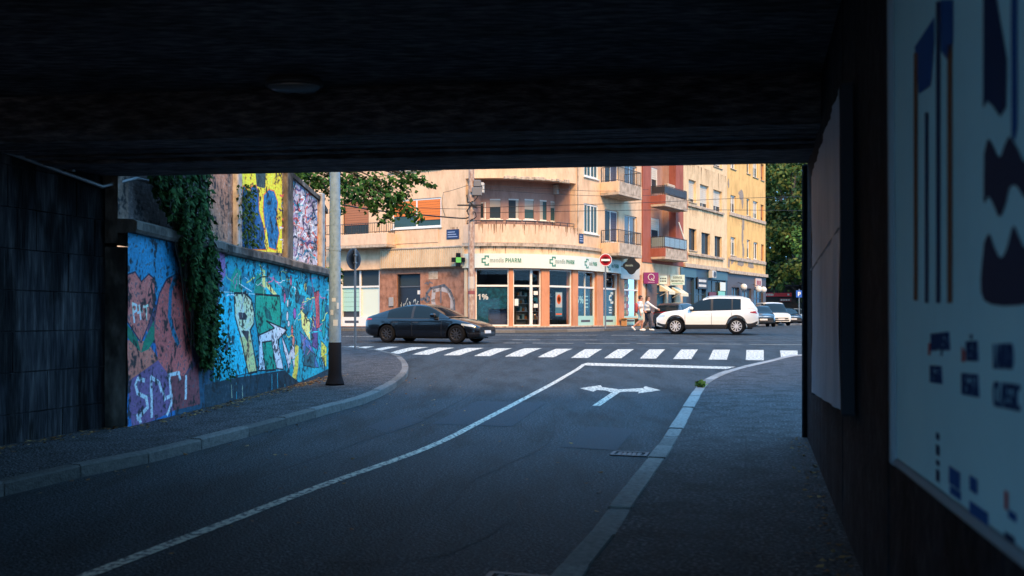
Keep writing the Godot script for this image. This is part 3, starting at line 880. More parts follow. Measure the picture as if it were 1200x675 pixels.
	for e in [[330, 155, 6, 14, Color(0.62, 0.3, 0.46)], [345, 240, 6, 12, lilac], [378, 228, 9, 15, Color(0.5, 0.3, 0.56)], [366, 310, 7, 16, Color(0.84, 0.38, 0.34)], [372, 355, 8, 14, Color(0.86, 0.46, 0.4)], [362, 75, 6, 14, Color(0.66, 0.4, 0.5)], [428, 104, 9, 12, yellow], [345, 180, 5, 10, Color(0.85, 0.78, 0.7)], [352, 275, 6, 8, Color(0.8, 0.74, 0.8)], [395, 150, 6, 14, Color(0.1, 0.25, 0.3)], [410, 60, 7, 14, Color(0.12, 0.5, 0.5)], [440, 190, 9, 22, Color(0.05, 0.34, 0.42)]]:
		var c = p5.call([[e[0], e[1]]])[0]
		disc(im, c, e[2] * 1.35 + 3.0, e[3] * 1.35 + 3.0, black)
		disc(im, c, e[2] * 1.35, e[3] * 1.35, e[4])
	for e in [[[[405, 208], [452, 262], [452, 356], [410, 292]], yellow], [[[400, 310], [452, 362], [490, 480], [430, 470]], Color(0.22, 0.34, 0.52)], [[[430, 380], [470, 420], [470, 480], [420, 470]], Color(0.12, 0.3, 0.34)], [[[500, 355], [527, 385], [527, 480], [500, 430]], Color(0.82, 0.7, 0.24)], [[[460, 240], [485, 250], [485, 400], [462, 380]], Color(0.28, 0.22, 0.4)], [[[470, 130], [492, 120], [495, 290], [480, 300]], Color(0.62, 0.26, 0.28)]]:
		var q = p5.call(e[0])
		fill_poly(im, q, e[1])
		stroke(im, q, 3, black, true)
	var c1 = p5.call([[512, 255]])[0]
	disc(im, c1, 23, 84, Color(0.03, 0.16, 0.2)); disc(im, c1, 18, 76, Color(0.08, 0.5, 0.46)); disc(im, c1, 7, 38, Color(0.04, 0.3, 0.34))
	stroke(im, p5.call([[535, 80], [542, 250], [538, 450]]), 7, Color(0.42, 0.66, 0.6))
	stroke(im, p5.call([[455, 60], [470, 140], [455, 210]]), 5, Color(0.5, 0.2, 0.36))
	# overlapping tags, outlines and drips over the whole right half
	var tagc = [Color(0.03, 0.05, 0.08), Color(0.85, 0.86, 0.80), Color(0.03, 0.24, 0.30), Color(0.12, 0.66, 0.70), Color(0.8, 0.36, 0.5), Color(0.9, 0.74, 0.3)]
	for k in 150:
		var x = rng.randf_range(262, 384); var y = rng.randf_range(298, 430 - (x - 262) * 0.1) + (x - 262) * 0.12
		if x > 268 and x < 340 and y > 340 and y < 436: continue
		var pts = []; var an = rng.randf_range(0, TAU)
		for q in 5:
			pts.append([x, y]); an += rng.randf_range(-1.2, 1.2)
			x += cos(an) * 2.6; y += sin(an) * 3.6
		stroke(im, p0.call(pts), rng.randf_range(1.5, 4.5), tagc[rng.randi() % 6])
	for k in 60:
		var x = rng.randf_range(148, 384); var y = rng.randf_range(300, 420)
		var q = p0.call([[x, y], [x + 0.3, y + rng.randf_range(8, 30)]])
		stroke(im, q, 1.6, im.get_pixel(clampi(int(q[0].x), 0, W - 1), clampi(int(q[0].y), 0, H - 1)).lightened(0.12))
	# foot of the wall: bare dark render with drips
	fill_poly(im, p5.call([[-40, 560], [60, 535], [200, 512], [330, 492], [400, 548], [560, 475], [560, 640], [-40, 720]]), Color(0.06, 0.15, 0.19))
	for e in [[108, 550, 90], [135, 560, 70], [272, 510, 70], [298, 505, 80], [85, 560, 60], [330, 520, 60]]:
		stroke(im, p5.call([[e[0], e[1]], [e[0] + 2, e[1] + e[2]]]), 3, [cyan, Color(0.6, 0.62, 0.5)][int(e[0]) % 2])
	weather(im, Color(0.20, 0.21, 0.23), 5)
	var g = thing("graffiti_wall", "two tier retaining wall covered in colourful graffiti beside the underpass", "wall", GW.origin)
	# lower tier, its face as one painted sheet of uneven render
	var mb = MB.new()
	var rows = []
	var nz = FastNoiseLite.new(); nz.seed = 11; nz.frequency = 1.2
	var top = func(s): return 2.88 - 0.033 * s
	for j in 15:
		var row = []
		for i in 41:
			var s = i * 7.85 / 40; var y = lerpf(-0.1, top.call(s) - 0.1, j / 14.0)
			row.append(GW * Vector3(s, y, 0.02 * nz.get_noise_2d(s, y)))
		rows.append(row)
	mb.grid(rows)
	for i in mb.v.size():
		var l = inv * mb.v[i]
		mb.uv[i] = Vector2(l.x * GS / W, (3.1 - l.y) * GS / H)
	part(g, "painted_face", mb, painted(im, "graffiti_lower"))
	var render_ = grain("old_render", [[0.0, lin(0.06, 0.055, 0.05)], [0.45, lin(0.14, 0.125, 0.11)], [0.65, lin(0.2, 0.175, 0.15)], [1.0, lin(0.3, 0.27, 0.24)]], Vector3(0.4, 0.15, 0.4), 0.95, {"freq": 0.02, "bump": 1.0, "blot": "hard"})
	fbox(g, "core", GW, Vector3(0.0, -0.2, -0.45), Vector3(7.84, 2.55, -0.03), render_)
	fbox(g, "end_face", GW, Vector3(7.86, -0.2, -0.5), Vector3(8.05, 2.6, 0.02), render_, 0.02)
	# coping between the tiers, in lengths
	for k in 6:
		var s0 = k * 8.05 / 6; var s1 = (k + 1) * 8.05 / 6 - 0.012
		var mb2 = MB.new()
		var sec = [[-0.45, -0.14], [0.10, -0.14], [0.13, -0.10], [0.13, 0.0], [0.08, 0.035], [-0.45, 0.06]]
		var r2 = []
		for s in [s0, s1]: r2.append(sec.map(func(q): return GW * Vector3(s, top.call(s) + q[1] + 0.01 * (k % 2), q[0])))
		for j in sec.size():
			var jn = (j + 1) % sec.size()
			mb2.quad(r2[0][j], r2[1][j], r2[1][jn], r2[0][jn])
		for e in 2:
			for j in range(1, sec.size() - 1):
				if e == 0: mb2.tri(r2[0][0], r2[0][j], r2[0][j + 1])
				else: mb2.tri(r2[1][0], r2[1][j + 1], r2[1][j])
		part(g, "coping_stone", mb2, render_)
	# upper tier
	var zu = -0.14
	var W2 = int(8.1 * GS); var H2 = int(2.6 * GS)
	var im2 = Image.create(W2, H2, false, Image.FORMAT_RGB8)
	var q4 = func(pts): return pts.map(func(p): var h = hit.call(250 + p[0] / 4.22, 190 + p[1] / 4.22, zu); return Vector2(h.x * GS, (5.2 - h.y) * GS))
	im2.fill(Color(0.40, 0.33, 0.29))
	fill_poly(im2, q4.call([[-25, 30], [70, 40], [70, 400], [-25, 380]]), Color(0.50, 0.36, 0.28))
	fill_poly(im2, q4.call([[-420, 20], [-25, 30], [-25, 420], [-420, 380]]), Color(0.30, 0.27, 0.26))
	fill_poly(im2, q4.call([[118, 20], [340, 20], [340, 450], [118, 430]]), Color(0.86, 0.70, 0.16))
	fill_poly(im2, q4.call([[205, 20], [262, 20], [255, 130], [215, 120]]), Color(0.16, 0.22, 0.22))
	var f1 = q4.call([[122, 270], [140, 200], [148, 120], [165, 130], [172, 170], [190, 122], [212, 118], [224, 160], [225, 240], [250, 330], [262, 430], [120, 430]])
	stroke(im2, f1, 9, Color(0.82, 0.36, 0.14), true); fill_poly(im2, f1, Color(0.07, 0.28, 0.44))
	var f2 = q4.call([[248, 240], [250, 165], [275, 138], [300, 145], [318, 200], [310, 280], [325, 350], [310, 432], [275, 420], [258, 330]])
	stroke(im2, f2, 9, Color(0.80, 0.34, 0.16), true); fill_poly(im2, f2, Color(0.06, 0.34, 0.50))
	fill_poly(im2, q4.call([[262, 320], [275, 420], [262, 430], [252, 400]]), Color(0.88, 0.72, 0.2))
	fill_poly(im2, q4.call([[120, 235], [136, 240], [136, 320], [120, 320]]), Color(0.7, 0.36, 0.16))
	fill_poly(im2, q4.call([[370, 60], [530, 100], [530, 520], [370, 480]]), Color(0.62, 0.56, 0.56))
	var pal = [Color(0.66, 0.26, 0.22), Color(0.18, 0.34, 0.46), Color(0.8, 0.74, 0.7), Color(0.3, 0.2, 0.34), Color(0.2, 0.46, 0.48), Color(0.74, 0.36, 0.3), Color(0.12, 0.14, 0.2), Color(0.56, 0.42, 0.5)]
	for k in 240:
		var x = rng.randf_range(345, 515); var y = rng.randf_range(90 + (x - 345) * 0.25, 470)
		var pts = []
		var a = rng.randf_range(0, TAU)
		for j in 4:
			pts.append([x, y]); a += rng.randf_range(-1, 1)
			x += cos(a) * 10; y += sin(a) * 16
		stroke(im2, q4.call(pts), rng.randf_range(3, 9), pal[rng.randi() % 8])
	fill_poly(im2, q4.call([[515, 150], [600, 200], [600, 560], [515, 530]]), Color(0.80, 0.42, 0.16))
	for k in 30:
		var x = rng.randf_range(520, 575); var y = rng.randf_range(180, 440)
		stroke(im2, q4.call([[x, y], [x + rng.randf_range(-8, 8), y + rng.randf_range(30, 80)]]), rng.randf_range(5, 10), [Color(0.90, 0.72, 0.2), Color(0.72, 0.24, 0.16), Color(0.86, 0.5, 0.3), Color(0.4, 0.2, 0.24)][k % 4])
	weather(im2, Color(0.42, 0.38, 0.36), 9, 0.46)
	var pm = painted(im2, "graffiti_upper")
	var sx = func(px): return hit.call(px, 300, zu).x
	var cuts = [[0.0, sx.call(276), 5.1, 5.1], [sx.call(276), sx.call(334), 5.1, 5.05], [sx.call(334), sx.call(374.5), 4.45, 4.12], [sx.call(374.5), 8.0, 4.1, 3.9]]
	for e in cuts:
		mb = MB.new()
		var lo0 = top.call(e[0]) + 0.03; var lo1 = top.call(e[1]) + 0.03
		var uvf = func(s, y): return Vector2(s * GS / W2, (5.2 - y) * GS / H2)
		mb.quad(GW * Vector3(e[0], lo0, zu), GW * Vector3(e[1], lo1, zu), GW * Vector3(e[1], e[3], zu), GW * Vector3(e[0], e[2], zu), uvf.call(e[0], lo0), uvf.call(e[1], lo1), uvf.call(e[1], e[3]), uvf.call(e[0], e[2]))
		part(g, "upper_painted_face", mb, pm)
		fbox(g, "upper_core", GW, Vector3(e[0], 2.6, zu - 0.22), Vector3(e[1], minf(e[2], e[3]) - 0.02, zu - 0.006), render_)
		var cp = MB.new()
		var q = [Vector3(e[0], e[2], zu - 0.26), Vector3(e[1], e[3], zu - 0.26), Vector3(e[1], e[3], zu + 0.05), Vector3(e[0], e[2], zu + 0.05)]
		var up = Vector3(0, 0.09, 0)
		for j in 4: cp.quad(GW * q[(j + 1) % 4], GW * q[j], GW * (q[j] + up), GW * (q[(j + 1) % 4] + up))
		cp.quad(GW * (q[3] + up), GW * (q[2] + up), GW * (q[1] + up), GW * (q[0] + up))
		cp.quad(GW * q[0], GW * q[1], GW * q[2], GW * q[3])
		part(g, "upper_coping", cp, render_)
	var pale = grain("pale_pilaster", [[0.0, lin(0.2, 0.18, 0.17)], [0.4, lin(0.42, 0.4, 0.37)], [1.0, lin(0.6, 0.57, 0.52)]], Vector3(0.5, 0.3, 0.5), 0.9, {"freq": 0.03})
	for e in [[sx.call(273), sx.call(278.5), 5.1, pale], [sx.call(332), sx.call(339), 5.0, render_], [sx.call(373), sx.call(376.5), 4.3, pale]]:
		fbox(g, "pilaster", GW, Vector3(e[0], top.call(e[0]) + 0.02, zu - 0.1), Vector3(e[1], e[2], zu + 0.09), e[3], 0.02)
	# ground behind the wall
	mb = MB.new()
	mb.box(GW, Vector3(-0.2, -0.3, -40), Vector3(7.9, 2.6, -0.48))
	setting("terrace", mb, grain("bank", [], Vector3.ONE), "raised ground held back by the graffiti wall")

# ================================================================ the corner block: a facade line that bends round the junction
const ACX := -1.15
const ACD := 54.5
const ACR := 6.5
const PH0 := -0.17453
const PH1 := 0.97738
const ARC_L := 7.4876
const LTILT := -0.48869

func path_frame(s: float) -> Transform3D:
	var ph; var p
	if s < 0.0:
		ph = LTILT
		p = Vector2(ACX + ACR * sin(PH0), ACD - ACR * cos(PH0)) + Vector2(cos(ph), sin(ph)) * s
	elif s <= ARC_L:
		ph = PH0 + s / ACR
		p = Vector2(ACX + ACR * sin(ph), ACD - ACR * cos(ph))
	else:
		ph = PH1
		p = Vector2(ACX + ACR * sin(ph), ACD - ACR * cos(ph)) + Vector2(cos(ph), sin(ph)) * (s - ARC_L)
	return frame_of(Vector3(p.x, 0, -p.y), Vector3(cos(ph), 0, -sin(ph)))

func path(s: float, z := 0.0) -> Vector3:
	var t = path_frame(s)
	return t.origin + t.basis.z * z

# photo column -> distance along the facade line (z metres in front of it)
func s_of(px: float, z := 0.0) -> float:
	var lo = -45.0; var hi = 60.0
	for k in 40:
		var m = (lo + hi) / 2
		var p = path(m, z)
		if 600.0 + F * p.x / -p.z < px: lo = m
		else: hi = m
	return lo

func y_of(s: float, py: float, z := 0.0) -> float:
	return EYE + (HY - py) * -path(s, z).z / F

# photo rectangle -> [s0, s1, y0, y1]
func fr(x0: float, y0: float, x1: float, y1: float, z := 0.0) -> Array:
	var a = s_of(x0, z); var b = s_of(x1, z)
	var m = (a + b) / 2
	return [a, b, y_of(m, y1, z), y_of(m, y0, z)]

# wall on the facade line with real openings; z = face, thick towards the inside
func wall_mesh(s0: float, s1: float, y0: float, y1: float, holes: Array, thick: float, z := 0.0) -> MB:
	var mb = MB.new()
	var ss = [s0, s1]; var ys = [y0, y1]
	for h in holes:
		ss.append_array([clampf(h[0], s0, s1), clampf(h[1], s0, s1)]); ys.append_array([clampf(h[2], y0, y1), clampf(h[3], y0, y1)])
	var k = 0.0
	if s0 < 0.0 and s1 > 0.0: ss.append(0.0)
	if s0 < ARC_L and s1 > ARC_L: ss.append(ARC_L)
	while k < ARC_L:
		if k > s0 and k < s1: ss.append(k)
		k += 0.32
	ss.sort(); ys.sort()
	var uniq = func(a):
		var o = [a[0]]
		for e in a:
			if e - o[-1] > 0.004: o.append(e)
		return o
	ss = uniq.call(ss); ys = uniq.call(ys)
	var open = func(i, j):
		if i < 0 or j < 0 or i >= ss.size() - 1 or j >= ys.size() - 1: return true
		var cs = (ss[i] + ss[i + 1]) / 2; var cy = (ys[j] + ys[j + 1]) / 2
		for h in holes:
			if cs > h[0] and cs < h[1] and cy > h[2] and cy < h[3]: return true
		return false
	var P = func(i, j, zz):
		var q = path(ss[i], zz)
		return Vector3(q.x, ys[j], q.z)
	for i in ss.size() - 1:
		for j in ys.size() - 1:
			if open.call(i, j): continue
			mb.quad(P.call(i, j, z), P.call(i + 1, j, z), P.call(i + 1, j + 1, z), P.call(i, j + 1, z))
			mb.quad(P.call(i + 1, j, z - thick), P.call(i, j, z - thick), P.call(i, j + 1, z - thick), P.call(i + 1, j + 1, z - thick))
			if open.call(i - 1, j): mb.quad(P.call(i, j, z - thick), P.call(i, j, z), P.call(i, j + 1, z), P.call(i, j + 1, z - thick))
			if open.call(i + 1, j): mb.quad(P.call(i + 1, j, z), P.call(i + 1, j, z - thick), P.call(i + 1, j + 1, z - thick), P.call(i + 1, j + 1, z))
			if open.call(i, j - 1): mb.quad(P.call(i, j, z - thick), P.call(i + 1, j, z - thick), P.call(i + 1, j, z), P.call(i, j, z))
			if open.call(i, j + 1): mb.quad(P.call(i, j + 1, z), P.call(i + 1, j + 1, z), P.call(i + 1, j + 1, z - thick), P.call(i, j + 1, z - thick))
	return mb

# band (moulding, fascia, slab) following the facade line
func band(s0: float, s1: float, y0: float, y1: float, z0: float, z1: float) -> MB:
	return wall_mesh(s0, s1, y0, y1, [], z1 - z0, z1)

var W := {}
func wall_paints():
	var stain = {"freq": 0.022, "oct": 6, "bump": 0.5, "blot": "faint", "blot_scale": Vector3(0.3, 0.07, 0.3)}
	var mk = func(key, r, g, b, o = stain):
		return grain(key, [[0.0, lin(r * 0.74, g * 0.72, b * 0.70)], [0.28, lin(r * 0.95, g * 0.945, b * 0.94)], [0.55, lin(r, g, b)], [1.0, lin(minf(r * 1.06, 0.9), g * 1.07, b * 1.1)]], Vector3(0.6, 0.2, 0.6), 0.92, o)
	W.peach = mk.call("peach_plaster", 0.78, 0.55, 0.345)
	W.cream = mk.call("cream_plaster", 0.78, 0.56, 0.38)
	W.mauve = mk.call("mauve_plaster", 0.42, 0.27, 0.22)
	W.yellow = mk.call("yellow_plaster", 0.78, 0.595, 0.35)
	W.orange = mk.call("orange_plaster", 0.78, 0.51, 0.19)
	W.red = mk.call("red_plaster", 0.36, 0.115, 0.08)
	W.brown = mk.call("brown_render", 0.40, 0.20, 0.13, {"freq": 0.03, "oct": 6, "bump": 0.8, "blot": "soft", "blot_scale": Vector3(0.5, 0.3, 0.5)})
	W.terracotta = mk.call("terracotta_pillar", 0.62, 0.28, 0.15)
	W.slab = mk.call("balcony_slab", 0.55, 0.45, 0.34, {"freq": 0.03, "oct": 6, "bump": 0.8, "blot": "soft", "blot_scale": Vector3(0.6, 0.3, 0.6)})
	W.rib = mk.call("ribbed_fascia", 0.66, 0.52, 0.34)
	W.navy = plain("navy_shopfront", lin(0.025, 0.06, 0.09), 0.5)
	W.slate = plain("slate_shopfront", lin(0.07, 0.065, 0.075), 0.55)
	W.white = plain("white_frame", lin(0.72, 0.72, 0.66), 0.45)
	W.aqua = plain("aqua_panel", lin(0.36, 0.60, 0.50), 0.5)
	W.dark = plain("dark_frame", lin(0.03, 0.03, 0.035), 0.5)
	W.iron = plain("railing_iron", lin(0.04, 0.045, 0.05), 0.55, 0.3)
	W.shutter = plain("orange_shutter", lin(0.70, 0.19, 0.025), 0.6)
	W.brick_shutter = plain("brown_shutter", lin(0.36, 0.14, 0.06), 0.65)
	W.blind = plain("white_blind", lin(0.58, 0.55, 0.46), 0.7)
	W.glass = glass_dark("window_glass", lin(0.03, 0.045, 0.055))
	W.glass2 = glass_dark("window_glass_green", lin(0.04, 0.09, 0.10))
	W.clear = plain("shop_glass", Color(0.03, 0.06, 0.07, 0.06), 0.02, 0.0, 0.3)
	W.clear.transparency = BaseMaterial3D.TRANSPARENCY_ALPHA
	W.film = grain("teal_film", [[0.0, lin(0.001, 0.022, 0.034)], [0.5, lin(0.002, 0.06, 0.085)], [1.0, lin(0.004, 0.11, 0.145)]], Vector3(0.25, 0.25, 0.25), 0.4, {"freq": 0.03, "oct": 3})
	W.sign = plain("sign_board", lin(0.66, 0.70, 0.60), 0.45)
	W.green = plain("print_green", lin(0.02, 0.20, 0.13), 0.5)
	W.pale_green = plain("print_pale_green", lin(0.26, 0.33, 0.29), 0.5)
	W.black = plain("print_black", lin(0.015, 0.02, 0.022), 0.5)
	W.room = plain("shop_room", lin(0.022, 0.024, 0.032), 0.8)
	W.roof = grain("roof_tar", [[0.0, lin(0.08, 0.07, 0.06)], [1.0, lin(0.2, 0.12, 0.09)]], Vector3(0.3, 0.3, 0.3))

# a window in an opening [s0, s1, y0, y1]; leaves side by side, each with frame and pane
func window(parent: Node, h: Array, o := {}) -> Node3D:
	var z = o.get("z", 0.0) - o.get("recess", 0.12)
	var t = path_frame((h[0] + h[1]) / 2)
	var w = (h[1] - h[0]) / 2 + 0.01
	var fm = o.get("frame", W.white); var gm = o.get("glass", W.glass)
	var fw = o.get("fw", 0.06)
	var back = fbox(parent, o.get("name", "window"), t, Vector3(-w, h[2] - 0.01, z - 0.08), Vector3(w, h[3] + 0.01, z - 0.06), W.dark)
	for e in [[-w, h[2], -w + fw, h[3]], [w - fw, h[2], w, h[3]]]:
		fbox(back, "frame", t, Vector3(e[0], e[1], z - 0.06), Vector3(e[2], e[3], z + 0.01), fm)
	for e in [[-w + fw, h[2], w - fw, h[2] + fw], [-w + fw, h[3] - fw, w - fw, h[3]]]:
		fbox(back, "frame", t, Vector3(e[0], e[1], z - 0.06), Vector3(e[2], e[3], z + 0.008), fm)
	var n = o.get("leaves", 1)
	var x = -w + fw
	var lw = (2 * w - 2 * fw - (n - 1) * fw) / n
	for k in n:
		var y0 = h[2] + fw; var y1 = h[3] - fw
		if o.has("transom"):
			var ty = o.transom
			fbox(back, "transom", t, Vector3(x, ty - fw / 2, z - 0.06), Vector3(x + lw, ty + fw / 2, z + 0.006), fm)
			fbox(back, "pane", t, Vector3(x, ty + fw / 2, z - 0.04), Vector3(x + lw, y1, z - 0.03), gm)
			y1 = ty - fw / 2
		var cover = o.get("cover", [])
		var c = cover[k] if k < cover.size() else null
		if c:
			var cy = lerpf(y1, y0, c[1])
			var sl = 0.14
			var yy = y1
			while yy - sl > cy - 0.02:
				fbox(back, "shutter_slat", t, Vector3(x, yy - sl + 0.012, z - 0.03), Vector3(x + lw, yy, z + 0.0), c[0])
				yy -= sl
			if cy - y0 > 0.05: fbox(back, "pane", t, Vector3(x, y0, z - 0.045), Vector3(x + lw, y1, z - 0.035), gm)
		else:
			fbox(back, "pane", t, Vector3(x, y0, z - 0.04), Vector3(x + lw, y1, z - 0.03), gm)
		if o.has("curtain") and not c:
			fbox(back, "curtain", t, Vector3(x + lw * o.curtain[0], y0 + (y1 - y0) * o.curtain[2], z - 0.0295), Vector3(x + lw * o.curtain[1], y1, z - 0.027), plain("curtain_pale", lin(0.40, 0.38, 0.33), 0.8))
		if o.has("bars"):
			fbox(back, "glazing_bar", t, Vector3(x + lw / 2 - 0.02, y0, z - 0.03), Vector3(x + lw / 2 + 0.02, y1, z - 0.0), fm)
		x += lw
		if k < n - 1:
			fbox(back, "mullion", t, Vector3(x, h[2] + fw, z - 0.06), Vector3(x + fw, h[3] - fw, z + 0.006), fm)
		x += fw
	if o.get("sill", true):
		fbox(back, "sill", t, Vector3(-w - 0.05, h[2] - 0.07, z - 0.05), Vector3(w + 0.05, h[2] - 0.005, o.get("z", 0.0) + 0.08), o.get("sill_mat", W.slab), 0.01)
	return back

func railing(parent: Node, called: String, pts: Array, y: float, h: float, gap: float, m: Material, panel = null):
	var r = null
	for i in pts.size() - 1:
		var a = pts[i] + Vector3(0, y, 0); var b = pts[i + 1] + Vector3(0, y, 0)
		var mb = MB.new()
		tube(mb, [a + Vector3(0, h, 0), b + Vector3(0, h, 0)], 0.022, 5)
		if r == null: r = part(parent, called, mb, m)
		else: part(r, "rail", mb, m)
		bar(r, "rail", a + Vector3(0, 0.08, 0), b + Vector3(0, 0.08, 0), 0.015, m, 4)
		var n = maxi(1, int(a.distance_to(b) / gap))
		for k in n + 1:
			var p = a.lerp(b, float(k) / n)
			bar(r, "baluster", p, p + Vector3(0, h, 0), 0.011 if k % 6 else 0.02, m, 4)
		if panel:
			var dirv = (b - a).normalized()
			var t = frame_of(a, dirv)
			fbox(r, "panel", t, Vector3(0.03, 0.12, -0.006), Vector3(a.distance_to(b) - 0.03, h - 0.05, 0.006), panel)

# balcony standing out from the right facade: [s0, s1] on the wall, floor height, parapet height
func balcony(parent: Node, s0: float, s1: float, yb: float, yp: float, depth: float, side: Material, front: Material, rail_h: float, panel = null):
	var t = path_frame((s0 + s1) / 2)
	var w = (s1 - s0) / 2
	var slab = fbox(parent, "balcony", t, Vector3(-w, yb, 0.0), Vector3(w, yb + 0.16, depth), W.slab, 0.02)
	fbox(slab, "parapet_side", t, Vector3(-w + 0.004, yb + 0.162, 0.0), Vector3(-w + 0.12, yp, depth - 0.004), side, 0.01)
	fbox(slab, "parapet_side", t, Vector3(w - 0.12, yb + 0.162, 0.0), Vector3(w - 0.004, yp, depth - 0.004), side, 0.01)
	fbox(slab, "parapet_front", t, Vector3(-w + 0.125, yb + 0.162, depth - 0.12), Vector3(w - 0.125, yp - 0.004, depth - 0.002), front, 0.01)
	railing(slab, "railing", [t * Vector3(-w + 0.06, 0, 0.05), t * Vector3(-w + 0.06, 0, depth - 0.06), t * Vector3(w - 0.06, 0, depth - 0.06), t * Vector3(w - 0.06, 0, 0.05)], yp, rail_h, 0.13, W.iron, panel)
	return slab

func air_con(parent, t: Transform3D, x, y, z):
	var ac = fbox(parent, "air_conditioner", t, Vector3(x - 0.4, y, z), Vector3(x + 0.4, y + 0.55, z + 0.3), plain("ac_white", lin(0.5, 0.49, 0.44), 0.6), 0.02)
	var mb = MB.new()
	lathe(mb, t * Transform3D(Basis(Vector3.RIGHT, PI / 2), Vector3(x + 0.1, y + 0.27, z + 0.301)), [[0.0, 0.0], [0.2, 0.0], [0.22, 0.012], [0.23, 0.0]], 16)
	part(ac, "fan_grille", mb, W.dark)

# dark run marks below a ledge: thin irregular streaks of dirt on the wall face
func streaks(parent: Node, s0: float, s1: float, y: float, n: int, long: float, z: float, seed_: int):
	var r = RandomNumberGenerator.new(); r.seed = seed_
	var mb = MB.new()
	for k in n:
		var t = path_frame(r.randf_range(s0, s1))
		var w = r.randf_range(0.008, 0.035); var l = long * pow(r.randf(), 1.6) + 0.08
		var x = 0.0
		mb.quad(t * Vector3(x - w * 0.3, y - l, z), t * Vector3(x + w * 0.3, y - l * 0.95, z), t * Vector3(x + w, y, z), t * Vector3(x - w, y, z))
	part(parent, "dirt_runs", mb, grain("run_dirt", [[0.0, lin(0.16, 0.10, 0.06)], [1.0, lin(0.36, 0.23, 0.13)]], Vector3(1, 1, 1), 0.95, {"freq": 0.05})).set_meta("kind", "stuff")

